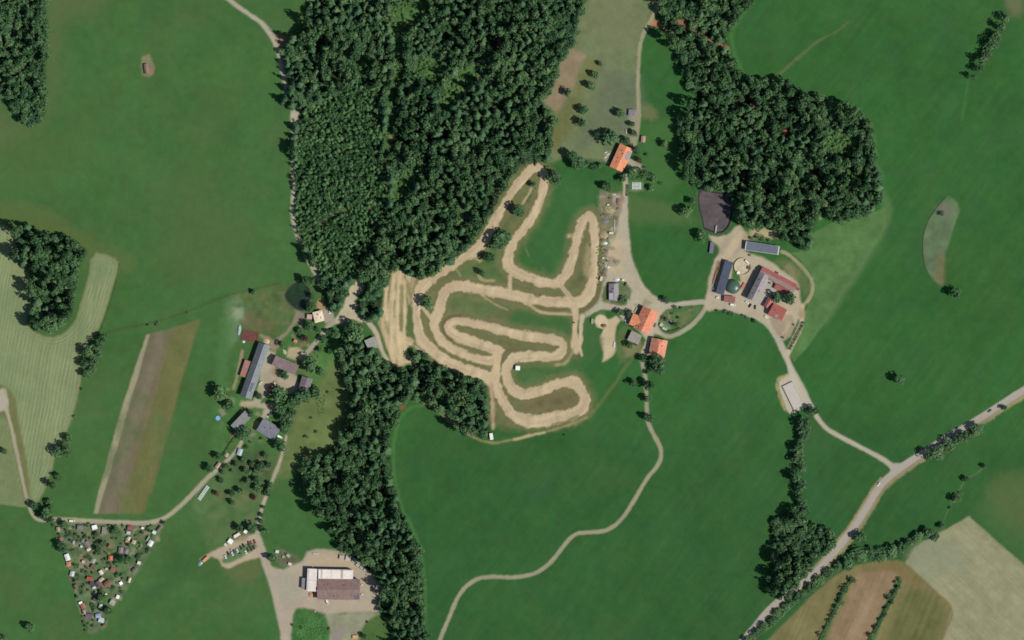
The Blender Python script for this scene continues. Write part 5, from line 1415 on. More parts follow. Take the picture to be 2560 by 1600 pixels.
# scrub below the hall and in rough gardens
for poly, n in (([(740, 1528), (790, 1534), (810, 1548), (816, 1580), (812, 1610), (736, 1610), (738, 1550)], 260), ([(700, 1100), (720, 1120), (700, 1150), (690, 1140)], 60), ([(790, 1000), (812, 985), (815, 1030), (796, 1040)], 90), ([(1700, 440), (1740, 470), (1740, 520), (1750, 560), (1735, 560), (1725, 500)], 120),
                ([(1050, 905), (1075, 896), (1120, 915), (1180, 945), (1160, 940), (1090, 912)], 120), ([(690, 1376), (720, 1382), (735, 1398), (700, 1408)], 60), ([(1492, 600), (1506, 600), (1504, 700), (1494, 720)], 60), ([(800, 830), (850, 822), (860, 860), (800, 890), (770, 900)], 120), ([(1330, 470), (1345, 462), (1330, 500), (1318, 515)], 40)):
    for (x, y, q) in wood_points(np.array(poly, dtype=float), n, 1.2, 3.6, .9, 400 + n):
        items.append((TPL_BUSH[int(R_.integers(0, 4))], x, y, q * S, q * S * .5 + .2, 0))
tree_mass('undergrowth', items, [leaf_mat('scrub', (58, 90, 52), (86, 122, 68), (116, 148, 86), False), WOODN], 'low scrub and brambles in forest clearings and rough corners', 'undergrowth')
# ------------------------------------------------------------------ buildings
WALLC = {'white': (205, 200, 190), 'wood': (112, 88, 66), 'grey': (150, 148, 142), 'cream': (205, 190, 160), 'dark': (84, 72, 62), 'green': (84, 104, 84), 'blue': (96, 120, 150)}
GLASS = paint((38, 46, 54), .15, .1, 1.0, .6)
DOORM = paint((92, 70, 52), .6, .15, 1.5)
PANEL = paint((88, 96, 112), .4, .16, .22, .4, 1.4, 'X')
METAL = paint((170, 172, 172), .4, .1, 1.0, .5)
CONC = paint((176, 170, 156), .85, .14, .4)
WHITE = paint((232, 230, 224), .5, .05, .8)


def frame(c4):
    """centre, long side, short side and heading of a plan rectangle given by its corners nw, ne, se, sw"""
    p = [Vector(P(*q)) for q in c4]
    c = sum(p, Vector((0, 0))) / 4
    a = ((p[1] + p[2]) - (p[0] + p[3])) / 2
    b = ((p[3] + p[2]) - (p[0] + p[1])) / 2
    if a.length >= b.length:
        return c, a.length, b.length, math.atan2(a.y, a.x)
    return c, b.length, a.length, math.atan2(b.y, b.x)


def house(name, label, cat, c4, eave, rise, rc, wall='white', kind='gable', over=.5, group=None, rib=2.2, doors=True, chim=0, lights=(), panels=(), rough=.85, win=True, var=.19, parts=True, spec=.25, rc2=None, bars=()):
    """a building: walls, roof with thickness, and what sits on it.  rise > 0 gable along the long side; kind flat, mono, hip"""
    c, L, W, rz = frame(c4) if len(c4) == 4 else c4[0]
    root = empty(name, (c.x, c.y, 0), rz, label, cat, group)
    l, w = L / 2, W / 2
    il, iw = l - over, w - over
    rm = paint(rc, rough, var, .35, spec, rib, 'X')
    wm = paint(WALLC[wall] if isinstance(wall, str) else wall, .85, .1, .5)
    m = MB()
    th = .22 if L > 8 else .12
    dz = rise * over / w if w else 0
    if kind == 'gable':
        k = rise * iw / w
        ez = eave - .02
        vs = [(-il, -iw, -.2), (il, -iw, -.2), (il, iw, -.2), (-il, iw, -.2), (-il, -iw, ez + dz), (il, -iw, ez + dz), (il, iw, ez + dz), (-il, iw, ez + dz), (-il, 0, ez + dz + k), (il, 0, ez + dz + k)]
        m.add(vs, [(0, 1, 5, 4), (2, 3, 7, 6), (1, 2, 6, 9, 5), (3, 0, 4, 8, 7), (4, 5, 9, 8), (6, 7, 8, 9)])
    elif kind == 'mono':
        k = rise * iw / w
        vs = [(-il, -iw, -.2), (il, -iw, -.2), (il, iw, -.2), (-il, iw, -.2), (-il, -iw, eave + rise / 2 - k / 2 - .02), (il, -iw, eave + rise / 2 - k / 2 - .02), (il, iw, eave + rise / 2 + k / 2 - .02), (-il, iw, eave + rise / 2 + k / 2 - .02)]
        m.add(vs, [(0, 1, 5, 4), (1, 2, 6, 5), (2, 3, 7, 6), (3, 0, 4, 7), (4, 5, 6, 7)])
    else:
        m.box(-il, il, -iw, iw, -.2, eave - .02)
    wo = m.build('wall', wm, root)
    m = MB()
    if kind == 'gable':
        for s in (-1, 1):
            m.add([(-l, s * w, eave), (l, s * w, eave), (l, 0, eave + rise), (-l, 0, eave + rise), (-l, s * w, eave + th), (l, s * w, eave + th), (l, 0, eave + rise + th), (-l, 0, eave + rise + th)],
                  [(0, 1, 2, 3), (7, 6, 5, 4), (0, 4, 5, 1), (1, 5, 6, 2), (3, 7, 4, 0)] if s > 0 else [(3, 2, 1, 0), (4, 5, 6, 7), (1, 5, 4, 0), (2, 6, 5, 1), (0, 4, 7, 3)])
    elif kind == 'hip':
        hl = max(l - w, .3)
        vs = [(-l, -w, eave), (l, -w, eave), (l, w, eave), (-l, w, eave), (-l, -w, eave + th), (l, -w, eave + th), (l, w, eave + th), (-l, w, eave + th), (-hl, 0, eave + rise + th), (hl, 0, eave + rise + th)]
        m.add(vs, [(3, 2, 1, 0), (0, 1, 5, 4), (1, 2, 6, 5), (2, 3, 7, 6), (3, 0, 4, 7), (4, 5, 9, 8), (5, 6, 9), (6, 7, 8, 9), (7, 4, 8)])
    elif kind == 'halfhip':
        hl = l - w * .45
        for s in (-1, 1):
            m.add([(-l, s * w, eave), (l, s * w, eave), (l, s * w * .45, eave + rise * .55), (hl, 0, eave + rise), (-hl, 0, eave + rise), (-l, s * w * .45, eave + rise * .55)], [(0, 1, 2, 3, 4, 5)] if s < 0 else [(5, 4, 3, 2, 1, 0)])
        for s in (-1, 1):
            m.add([(s * l, -w * .45, eave + rise * .55), (s * l, w * .45, eave + rise * .55), (s * hl, 0, eave + rise)], [(0, 1, 2)])
    elif kind == 'mono':
        m.add([(-l, -w, eave), (l, -w, eave), (l, w, eave + rise), (-l, w, eave + rise), (-l, -w, eave + th), (l, -w, eave + th), (l, w, eave + rise + th), (-l, w, eave + rise + th)],
              [(3, 2, 1, 0), (4, 5, 6, 7), (0, 1, 5, 4), (1, 2, 6, 5), (2, 3, 7, 6), (3, 0, 4, 7)])
    else:
        m.box(-l, l, -w, w, eave, eave + th + .1)
    ro = m.build('roof', rm, root)
    if rc2 is not None:
        ro.data.materials.append(paint(rc2, rough, var, .35, spec, rib, 'X'))
        for q in list(ro.data.polygons)[:5]:
            q.material_index = 1
    if parts and L > 7:
        if kind == 'gable':
            MB().tube([(-l - .02, 0, eave + rise + th - .02), (l + .02, 0, eave + rise + th - .02)], .16, 6).build('ridge_cap', rm, ro)
        g = MB()
        for s in ((-1, 1) if kind in ('gable', 'hip', 'halfhip') else (-1,)):
            g.tube([(-l, s * (w + .06), eave + .02), (l, s * (w + .06), eave + .02)], .09, 6)
        if kind != 'flat':
            g.build('gutter', METAL, ro)
        # doors and windows of the walls
        if doors:
            dw = 1.6 if L > 20 else .5
            MB().box(-dw + il * .3, dw + il * .3, -iw - .06, -iw + .03, -.05, min(eave - .3, 3.2 if L > 20 else 2.1)).build('door', DOORM, wo)
        if win and eave > 2.6:
            n = max(2, int(L / 5))
            for s in (-1, 1):
                for i in range(n):
                    x = -il + (i + .5) * 2 * il / n
                    if s < 0 and abs(x - il * .3) < 2.2:
                        continue
                    MB().box(x - .5, x + .5, s * iw - .05, s * iw + .05, 1.0, 2.2).build('window', GLASS, wo)

    def on_roof(x, y):
        if kind in ('gable', 'halfhip', 'hip'):
            return eave + rise * (1 - abs(y) / w) + th
        if kind == 'mono':
            return eave + rise * (y + w) / (2 * w) + th
        return eave + th + .1

    for i in range(chim):
        x = (-.35 + .6 * i) * l
        z = on_roof(x, 0)
        MB().box(x - .4, x + .4, -.35, .35, z - .6, z + 1.1, .05).box(x - .48, x + .48, -.43, .43, z + 1.1, z + 1.22).build('chimney', paint((140, 96, 78), .9, .2, 2), ro)
    for (fx, fy) in lights:
        x, y = fx * l, fy * w
        d = .55
        m = MB()
        ys = (y - .5, y + .5)
        m.add([(x - d, ys[0], on_roof(x, ys[0]) + .06), (x + d, ys[0], on_roof(x, ys[0]) + .06), (x + d, ys[1], on_roof(x, ys[1]) + .06), (x - d, ys[1], on_roof(x, ys[1]) + .06),
               (x - d, ys[0], on_roof(x, ys[0]) - .1), (x + d, ys[0], on_roof(x, ys[0]) - .1), (x + d, ys[1], on_roof(x, ys[1]) - .1), (x - d, ys[1], on_roof(x, ys[1]) - .1)],
              [(0, 1, 2, 3), (4, 5, 1, 0), (5, 6, 2, 1), (6, 7, 3, 2), (7, 4, 0, 3)])
        m.build('skylight', GLASS, ro)
    for (fx0, fx1, fy0, fy1) in panels:
        x0, x1, y0, y1 = fx0 * l, fx1 * l, fy0 * w, fy1 * w
        za, zb = on_roof(0, y0), on_roof(0, y1)
        m = MB()
        m.add([(x0, y0, za + .14), (x1, y0, za + .14), (x1, y1, zb + .14), (x0, y1, zb + .14), (x0, y0, za + .04), (x1, y0, za + .04), (x1, y1, zb + .04), (x0, y1, zb + .04)],
              [(0, 1, 2, 3), (4, 5, 1, 0), (5, 6, 2, 1), (6, 7, 3, 2), (7, 4, 0, 3)] if x1 > x0 else [])
        m.build('solar_panel', PANEL, ro)
    for (nm, fx0, fx1, fy0, fy1, bc) in bars:
        x0, x1, y0, y1 = fx0 * l, fx1 * l, fy0 * w, fy1 * w
        za, zb = on_roof(0, y0), on_roof(0, y1)
        MB().add([(x0, y0, za + .09), (x1, y0, za + .09), (x1, y1, zb + .09), (x0, y1, zb + .09), (x0, y0, za - .05), (x1, y0, za - .05), (x1, y1, zb - .05), (x0, y1, zb - .05)],
                 [(0, 1, 2, 3), (4, 5, 1, 0), (5, 6, 2, 1), (6, 7, 3, 2), (7, 4, 0, 3)]).build(nm, paint(bc, .7, .15, .6), ro)
    return root


def rect(cx, cy, a, b, rot=0.0):
    """corners nw ne se sw of a plan rectangle a wide, b deep, turned clockwise by rot degrees"""
    t = math.radians(rot)
    ca, sa = math.cos(t), math.sin(t)
    return [(cx + x * ca - y * sa, cy + x * sa + y * ca) for x, y in ((-a / 2, -b / 2), (a / 2, -b / 2), (a / 2, b / 2), (-a / 2, b / 2))]


ORANGE = (204, 134, 100)
RED = (168, 96, 88)
# northern farmhouse
house('farmhouse', 'orange-roofed farmhouse with a solar panel on the northern lane', 'farmhouse', [(1549.5, 360), (1583, 373), (1557, 431), (1523, 418)], 5.2, 2.5, (216, 144, 106), 'white', 'gable', .8, None, 2.4, True, 1, [(-.55, -.45), (.1, -.5), (.4, -.45)], [(-.75, -.05, .42, .95)])
house('shed', 'small mauve-grey shed at the upper bend of the northern lane', 'shed', [(1571.5, 274), (1587, 274), (1586, 290), (1571, 290)], 2.6, .5, (134, 126, 140), 'grey', 'mono', .3)
house('shed', 'small pinkish shed beside the northern lane', 'shed', rect(1608, 348, 11, 16, 4), 2.4, .9, (176, 142, 126), 'wood', 'gable', .3)
# central farm
house('farmhouse', 'large orange-roofed main block of the central farm with skylights', 'farmhouse', [(1607.6, 764.5), (1647, 782.5), (1621.5, 837), (1582.5, 818.5)], 5.8, 4.2, (206, 134, 106), 'cream', 'gable', .7, None, 2.4, True, 1, [(.85, -.4), (.7, -.5), (.55, -.35), (.75, -.75), (.4, -.55)])
house('farmhouse_wing', 'orange cross wing on the west side of the large central farmhouse', 'farmhouse wing', [(1581, 783), (1612, 795), (1603, 823), (1573, 811)], 5.4, 2.6, (212, 138, 100), 'cream', 'gable', .6, None, 2.4, True, 0, [(.5, .7)])
house('machine_shed', 'flat grey-roofed shed below the large central farmhouse', 'shed', [(1578, 826), (1604, 838), (1596, 862), (1569, 849)], 4.0, .4, (150, 144, 138), 'wood', 'mono', .4, None, 1.6, True, 0, (), (), .7, False)
house('barn', 'orange barn with mauve western slope above the southern lane', 'barn', [(1630, 844), (1669, 852), (1660, 896), (1621, 888)], 5.5, 4.2, (208, 138, 112), 'wood', 'halfhip', .9, None, 2.4, True, 0, [(-.3, .4)])
house('cottage', 'grey-roofed cottage on the gravel island', 'house', [(1522, 709), (1546, 709), (1546, 752), (1522, 752)], 3.2, 2.4, (146, 140, 142), 'grey', 'gable', .5, None, 2.0, True, 1, bars=[('roof_cover', .12, .88, -.92, -.12, (208, 204, 204)), ('roof_patch', -.2, .05, -.9, -.3, (120, 112, 124))])
# eastern farm
house('solar_barn', 'long dark-roofed barn with a pale gutter beside the green digester dome', 'barn', [(1812, 650), (1833, 656), (1808, 736), (1788, 735)], 4.6, 1.6, (86, 92, 108), 'grey', 'mono', .5, None, 1.2, True, 0, (), [(-.97, -.52, -.95, .95), (-.5, -.02, -.95, .95), (.02, .5, -.95, .95), (.52, .97, -.95, .95)])
house('solar_shed', 'dark solar-roofed shed with white gable ends at the northern edge of the eastern farm', 'shed', [(1864, 603), (1948, 616), (1946, 637), (1862, 625)], 4.2, 1.0, (208, 206, 200), 'grey', 'mono', .5, None, 1.2, True, 0, (), [(-.95, .94, -.96, .96)])
house('feed_shed', 'narrow purple-grey shed on the western edge of the eastern farm', 'shed', [(1776, 605), (1786, 606), (1782, 633), (1773, 633)], 2.6, .5, (126, 116, 140), 'wood', 'mono', .2)
house('cattle_barn', 'large grey-roofed cattle barn in the middle of the eastern farm', 'barn', [(1899, 679), (1921, 691), (1890, 752), (1866, 748)], 8.0, 3.0, (146, 140, 140), 'wood', 'gable', .7, None, 1.6, True, 0, [(-.5, -.5), (0, -.4), (.55, -.5), (.2, .5)])
house('long_barn', 'long red-roofed barn at the north-east corner of the eastern farm', 'barn', [(1906, 666), (1994, 711), (1984, 731), (1897, 684)], 5.0, 2.6, (164, 98, 94), 'wood', 'gable', .6, None, 1.8, rc2=(158, 138, 128))
house('lean_to', 'red lean-to roof along the south side of the long red barn', 'lean-to', [(1940, 709), (1982, 731), (1974, 742), (1934, 719)], 2.8, .9, (160, 92, 88), 'wood', 'mono', .3)
house('farm_dwelling', 'red-roofed house with a grey roof window in the south of the eastern farm', 'house', [(1932, 754), (1967, 776), (1953, 801), (1921, 788)], 5.2, 3.0, RED, 'white', 'gable', .7, None, 2.2, True, 1, bars=[('roof_window', -.1, .35, -.95, -.4, (140, 140, 136))])
house('farm_annex', 'small red annex on the north-west side of the red farm house', 'annex', [(1920, 743), (1933, 751), (1920, 770), (1908, 766)], 3.8, 1.8, (176, 104, 96), 'white', 'gable', .4)
house('pump_shed', 'small dull red shed below the green digester dome', 'shed', [(1811, 739), (1839, 742), (1836, 758), (1808, 754)], 3.4, .8, (148, 98, 96), 'grey', 'mono', .4)
# hamlet
house('long_barn', 'very long grey-roofed barn with dark western slope in the hamlet', 'barn', [(648, 856), (676, 864), (628.5, 997.5), (600.5, 989.5)], 5.8, 4.4, (126, 132, 134), 'grey', 'gable', .6, None, 1.8, True, 0, (), [(.42, .75, .15, .6)])
house('side_wing', 'salmon-brown roofed wing on the west side of the long hamlet barn', 'wing', [(613, 899), (632, 905), (619, 946), (600, 939)], 3.6, .7, (166, 122, 106), 'wood', 'mono', .4)
house('hay_barn', 'mauve-brown roofed barn across the hamlet yard', 'barn', [(690, 889), (749, 914), (738, 937), (680, 912)], 6.4, 2.6, (138, 118, 118), 'wood', 'gable', .7, None, 2.0)
house('workshop', 'grey-brown roofed shed at the right edge of the hamlet yard', 'shed', [(756, 940), (782, 947), (772, 980), (746, 973)], 5.4, 2.0, (122, 114, 114), 'wood', 'gable', .5)
house('dwelling', 'grey-roofed house leaning over the hamlet garden', 'house', [(613.5, 1025.5), (629, 1042), (593.5, 1079), (578.5, 1063)], 6.2, .9, (138, 138, 136), 'white', 'mono', .4, None, 1.8)
house('dwelling', 'slate-roofed house with a dark and a light slope at the south of the hamlet', 'house', [(658, 1047), (701, 1068), (686, 1104), (643, 1074)], 5.2, 3.4, (126, 128, 138), 'white', 'gable', .5, None, 2.0, True, 1, [(.1, .3)])
house('garden_shed', 'light blue-roofed small shed in the orchard garden', 'shed', rect(600, 1130, 12, 17, 18), 2.2, .9, (176, 190, 198), 'wood', 'gable', .2)
house('garden_shed', 'tan-roofed small hut on the lane left of the orchard', 'shed', rect(546, 1163, 9, 16, 38), 2.2, .8, (172, 158, 132), 'wood', 'gable', .2)
house('garden_shed', 'pale tiny hut between the two other huts of the western lane', 'shed', rect(567, 1137, 9, 10, 30), 2.1, .7, (166, 160, 134), 'wood', 'gable', .2)
house('garden_hut', 'tiny orange-roofed hut beside the hamlet lane', 'hut', rect(739, 853, 9, 8, 30), 2.2, .8, (204, 138, 100), 'wood', 'gable', .2)
house('dwelling', 'cream-roofed house with a pink annex near the pond', 'house', [(781, 777), (806, 779), (812, 806), (788, 803)], 4.4, 1.0, (226, 208, 180), 'cream', 'hip', .4, None, 1.6, True, 1, [(.3, .4)])
house('annex', 'low pink-roofed annex on the west side of the cream-roofed house', 'annex', rect(774, 792, 13, 12, 4), 2.8, .5, (190, 160, 150), 'cream', 'mono', .2)
house('machine_shed', 'flat grey shed with a wooden front beside the practice ground', 'shed', [(912, 850), (935, 842), (949, 869), (921, 876)], 3.8, .5, (152, 152, 144), 'wood', 'mono', .4, None, 1.4, True, 0, (), (), .7, False)
# hall
house('hall', 'big brown-roofed hall in the gravel yard', 'hall', [(794.5, 1447), (901, 1446), (899.5, 1500), (793, 1497)], 6.0, 3.2, (134, 113, 106), 'wood', 'gable', .8, None, 2.0, True, 0, [(-.5, .5), (.25, .45), (-.2, -.6)], [(.74, .96, -.9, -.55)])
WROOF = (226, 216, 206)
house('hall_wing', 'white-roofed wing on the west end of the big brown hall', 'hall wing', [(769.5, 1421), (794, 1421), (791, 1478), (767, 1477)], 6.6, .6, WROOF, 'grey', 'mono', .3, None, 1.0, True, 0, (), (), .5, True, .12, bars=[('roof_seam', -.99, .99, -.82, -.74, (150, 142, 136)), ('roof_seam', -.02, .02, -.7, .95, (196, 186, 178))])
house('hall_wing', 'long white-roofed wing along the north side of the big brown hall', 'hall wing', [(796, 1421.5), (883, 1424), (883, 1447), (797, 1446)], 6.0, .9, WROOF, 'grey', 'mono', .3, None, 1.0, True, 0, (), (), .5, True, .12, bars=[('roof_seam', -.86, -.76, -.9, .95, (188, 178, 170)), ('roof_seam', -.28, -.24, -.9, .95, (196, 186, 176)), ('roof_seam', .30, .42, -.9, .95, (168, 158, 150)), ('roof_seam', -.98, .98, .86, .94, (170, 160, 152))])
house('lean_to', 'small grey lean-to on the left side of the white hall wing', 'lean-to', [(755, 1444), (766.5, 1445), (764, 1472), (754, 1470)], 3.6, .5, (140, 136, 140), 'grey', 'mono', .2)
house('field_shelter', 'narrow brown-roofed cattle shelter alone in the north-west meadow', 'shelter', [(360, 160.5), (369, 160), (372.5, 184.5), (363.5, 185.5)], 2.2, .8, (138, 114, 98), 'wood', 'gable', .2)
house('race_hut', 'white square hut inside a bend of the motocross track', 'hut', rect(1294.5, 920, 11, 11, 3), 3.2, .3, (236, 238, 240), 'grey', 'mono', .2, None, 1.4, True, 0, (), (), .5, False, .03)

# ---- the allotment huts
HUTS = [
    (146, 1323, 9, 11, -10, (168, 150, 120), 'gable', 'tan-roofed hut in the upper left corner of the allotment'),
    (153, 1349, 8, 12, -20, (150, 104, 92), 'gable', 'reddish-brown hut on the left border of the allotment'),
    (184, 1356, 7, 9, 10, (150, 164, 172), 'gable', 'pale bluish hut in the upper left plots of the allotment'),
    (169, 1393, 12, 17, -20, (222, 226, 224), 'gable', 'largest white hut on the left border of the allotment'),
    (172, 1410, 11, 11, -5, (206, 128, 104), 'hip', 'square orange hut below the largest white hut'),
    (181, 1434, 11, 13, 14, (190, 194, 192), 'gable', 'grey-white hut on the left border below the orange hut'),
    (201, 1319, 15, 12, 5, (122, 116, 122), 'mono', 'flat mauve-grey hut beside the lane on the allotment'),
    (237, 1318, 13, 11, -15, (232, 236, 238), 'mono', 'bright white hut beside the lane on the allotment'),
    (207, 1352, 9, 9, 15, (112, 128, 126), 'gable', 'blue-grey hut in the upper middle of the allotment'),
    (218, 1360, 13, 14, -35, (128, 116, 112), 'gable', 'mauve-brown hut leaning on a cream hut in the upper middle'),
    (222, 1373, 10, 8, -35, (206, 200, 172), 'gable', 'cream hut touching the mauve-brown hut'),
    (204, 1366, 5, 5, 0, (196, 208, 206), 'mono', 'tiny pale hut left of the mauve-brown hut'),
    (209, 1404, 7, 7, 10, (204, 194, 164), 'gable', 'small cream hut on the tan plot of the allotment'),
    (234, 1401, 11, 12, 30, (140, 158, 138), 'gable', 'pale green hut in the centre of the allotment'),
    (234, 1417, 12, 11, 30, (112, 90, 80), 'gable', 'dark brown hut below the pale green hut'),
    (253, 1431, 9, 11, -30, (222, 210, 204), 'gable', 'pinkish-white hut in the centre of the allotment'),
    (260, 1327, 9, 20, 6, (134, 138, 120), 'mono', 'long narrow grey-green hut near the lane'),
    (325, 1319, 11, 11, 2, (156, 84, 88), 'gable', 'crimson hut beside the lane on the allotment'),
    (322, 1332, 10, 8, 5, (170, 188, 190), 'mono', 'pale blue hut directly below the crimson hut'),
    (357, 1320, 7, 5, 10, (216, 226, 208), 'mono', 'small pale hut alone beside the lane on the right'),
    (386, 1331, 9, 8, 25, (222, 228, 222), 'gable', 'white hut on the upper right border of the allotment'),
    (399, 1321, 15, 7, -52, (124, 104, 98), 'gable', 'mauve-brown hut at the upper right tip of the allotment'),
    (377, 1358, 12, 15, 30, (216, 216, 218), 'gable', 'large grey-white hut on the right border of the allotment'),
    (371, 1346, 5, 13, 32, (150, 156, 132), 'mono', 'narrow pale green hut above the large grey-white hut'),
    (322, 1346, 8, 9, 25, (204, 192, 168), 'gable', 'cream hut above a pinkish shed on the right half'),
    (318, 1354, 8, 6, 25, (178, 148, 128), 'mono', 'little pinkish shed stuck to a cream hut'),
    (335, 1355, 10, 10, 20, (178, 172, 150), 'hip', 'pale round-topped hut on the right half of the allotment'),
    (303, 1375, 12, 14, 5, (136, 128, 128), 'gable', 'grey-mauve hut, left of the paired huts'),
    (316, 1378, 11, 13, 20, (130, 122, 122), 'gable', 'grey-mauve hut, right of the paired huts'),
    (273, 1364, 6, 10, 35, (146, 88, 70), 'gable', 'small rust-red hut right of the dark trees'),
    (277, 1395, 11, 12, 5, (196, 112, 88), 'gable', 'orange-red hut in the middle right of the allotment'),
    (283, 1424, 12, 10, 25, (164, 92, 92), 'gable', 'dusky red hut right of the pinkish-white hut'),
    (267, 1422, 7, 5, 10, (172, 178, 158), 'mono', 'tiny pale shed left of the dusky red hut'),
    (348, 1407, 8, 8, 20, (222, 224, 216), 'gable', 'small white hut on the middle of the right border'),
    (337, 1425, 12, 10, -40, (116, 104, 108), 'gable', 'dark mauve hut on the right border below the small white one'),
    (225, 1446, 15, 9, 12, (176, 84, 76), 'gable', 'bright red hut in the lower middle of the allotment'),
    (231, 1461, 14, 9, 25, (78, 76, 92), 'gable', 'dark slate hut below the bright red hut'),
    (247, 1460, 11, 16, -32, (108, 88, 92), 'gable', 'mauve-brown hut beside the dark slate hut'),
    (254, 1448, 13, 8, -38, (186, 168, 146), 'gable', 'tan hut above the mauve-brown lower hut'),
    (269, 1458, 16, 12, -36, (128, 90, 78), 'gable', 'brownish-red hut right of the tan hut'),
    (303, 1458, 8, 8, -30, (240, 242, 246), 'mono', 'brilliant white square hut on the lower right border'),
    (324, 1450, 7, 13, 18, (202, 190, 166), 'gable', 'cream hut at the field edge of the lower right border'),
    (295, 1492, 8, 9, 22, (240, 242, 244), 'mono', 'brilliant white hut lower down the right border'),
    (282, 1506, 13, 13, 30, (166, 166, 150), 'gable', 'pale stone-grey hut near the bottom of the right border'),
    (236, 1469, 8, 5, -10, (206, 202, 194), 'mono', 'small white shed under the dark slate hut'),
    (240, 1481, 5, 5, 0, (220, 224, 206), 'mono', 'tiny white shed in the lower middle of the allotment'),
    (266, 1485, 5, 4, 10, (226, 214, 160), 'mono', 'tiny yellowish shed in the lower right plots'),
    (190, 1467, 9, 12, -20, (116, 98, 88), 'gable', 'brown hut on the lower left border of the allotment'),
    (202, 1507, 9, 6, -20, (240, 238, 234), 'mono', 'small white-roofed annex above the salmon hut'),
    (208, 1515, 12, 13, -25, (158, 106, 92), 'gable', 'salmon-brown hut on the lower left border'),
    (211, 1530, 8, 12, -12, (164, 138, 136), 'gable', 'pinkish-grey hut below the salmon-brown hut'),
    (223, 1539, 17, 11, 8, (110, 94, 106), 'gable', 'purple-mauve hut near the bottom tip of the allotment'),
    (246, 1539, 13, 11, -10, (150, 158, 196), 'gable', 'blue and white hut near the bottom tip of the allotment'),
    (254, 1550, 14, 12, 15, (186, 198, 200), 'gable', 'pale blue-white hut below the blue and white hut'),
    (252, 1515, 8, 10, 15, (194, 214, 196), 'gable', 'pale mint hut in the bottom plots of the allotment'),
    (239, 1499, 11, 9, 20, (92, 84, 92), 'gable', 'dark grey-mauve hut in front of a tree in the lower plots'),
    (260, 1563, 9, 6, -35, (124, 98, 74), 'gable', 'brown hut at the very bottom tip of the allotment'),
]
wl = ['wood', 'green', 'dark', 'cream', 'white', 'grey']
for i, (x, y, a, b_, rt, c, kd, lb) in enumerate(HUTS):
    house('garden_hut', lb, 'hut', rect(x, y, a, b_, rt), 2.15 + .1 * (i % 4), (.9 if kd == 'gable' else .35 if kd == 'mono' else .8), c, wl[i % 6], kd, .2, 'huts of the allotment', 3.0)

k = 0
while k < 120:
    x, y, q = float(R_.uniform(150, 402)), float(R_.uniform(1312, 1572)), float(R_.uniform(3, 7.5))
    if inside(AL, x, y) and all((x - h_[0]) ** 2 + (y - h_[1]) ** 2 > (max(h_[2], h_[3]) * .62 + q * .7) ** 2 for h_ in HUTS):
        tree(x, y, q, 'u', 'low garden shrub between the small huts of the allotment', 'garden shrubs between the allotment huts')
        k += 1

# ---- farm structures
def ring_tank(name, x, y, r, h, label, cat, c, fill, fz, th=.3):
    px, py = P(x, y)
    root = empty(name, (px, py, 0), 0, label, cat)
    n = 40
    R = r * S
    m = MB()
    pr = [(R, -.1), (R, h), (R - th, h), (R - th, -.1)]
    vs, fs = [], []
    for i in range(n):
        a = 2 * math.pi * i / n
        vs += [(math.cos(a) * q, math.sin(a) * q, z) for q, z in pr]
    for i in range(n):
        j = (i + 1) % n
        for k in range(3):
            fs.append((i * 4 + k, j * 4 + k, j * 4 + k + 1, i * 4 + k + 1))
    m.add(vs, fs)
    m.build('wall', c, root)
    m = MB()
    m.add([(math.cos(2 * math.pi * i / n) * (R - th), math.sin(2 * math.pi * i / n) * (R - th), fz) for i in range(n)], [tuple(range(n))])
    m.build('floor', fill, root)
    return root


t = ring_tank('round_tank', 1856, 666, 21, 1.6, 'round open concrete tank with a pale floor in the eastern farmyard', 'tank', CONC, paint((188, 176, 150), .9, .2, .3), .3)
px, py = P(1833, 717)
root = empty('digester_dome', (px, py, 0), 0, 'dark green dome of the biogas digester', 'digester')
m = MB()
R = 17.2 * S
m.cyl(0, 0, -.1, 3.2, R, 40)
m.build('wall', paint((92, 100, 94), .8, .1, .5), root)
m = MB()
rings = []
for k in range(9):
    a = math.pi / 2 * k / 9
    rings.append([(math.cos(2 * math.pi * i / 40) * (R + .1) * math.cos(a), math.sin(2 * math.pi * i / 40) * (R + .1) * math.cos(a), 3.15 + 4.0 * math.sin(a)) for i in range(40)])
m.loft(rings)
m.build('membrane', paint((74, 98, 88), .35, .06, .4, .5), root, None, True)
px, py = P(1872, 670)


def heap(name, x, y, a, b, rot, h, c, label, cat='heap', seed=1, group=None):
    """loose heap: a lumpy mound"""
    px, py = P(x, y)
    r = np.random.default_rng(seed)
    rings = []
    n = 18
    for k, (q, z) in enumerate(((1, -.12), (.86, .3), (.62, .66), (.34, .9), (.08, 1.0))):
        rings.append([(math.cos(2 * math.pi * i / n) * a * S / 2 * q * r.uniform(.84, 1.12), math.sin(2 * math.pi * i / n) * b * S / 2 * q * r.uniform(.84, 1.12), h * z * r.uniform(.85, 1.1) if z > 0 else z) for i in range(n)])
    m = MB().loft(rings)
    o = m.build(name, paint(c, .95, .25, .8, .1), None, (px, py, height(x, y)))
    o.rotation_euler = (0, 0, -math.radians(rot))
    return tag(o, label, cat, group)


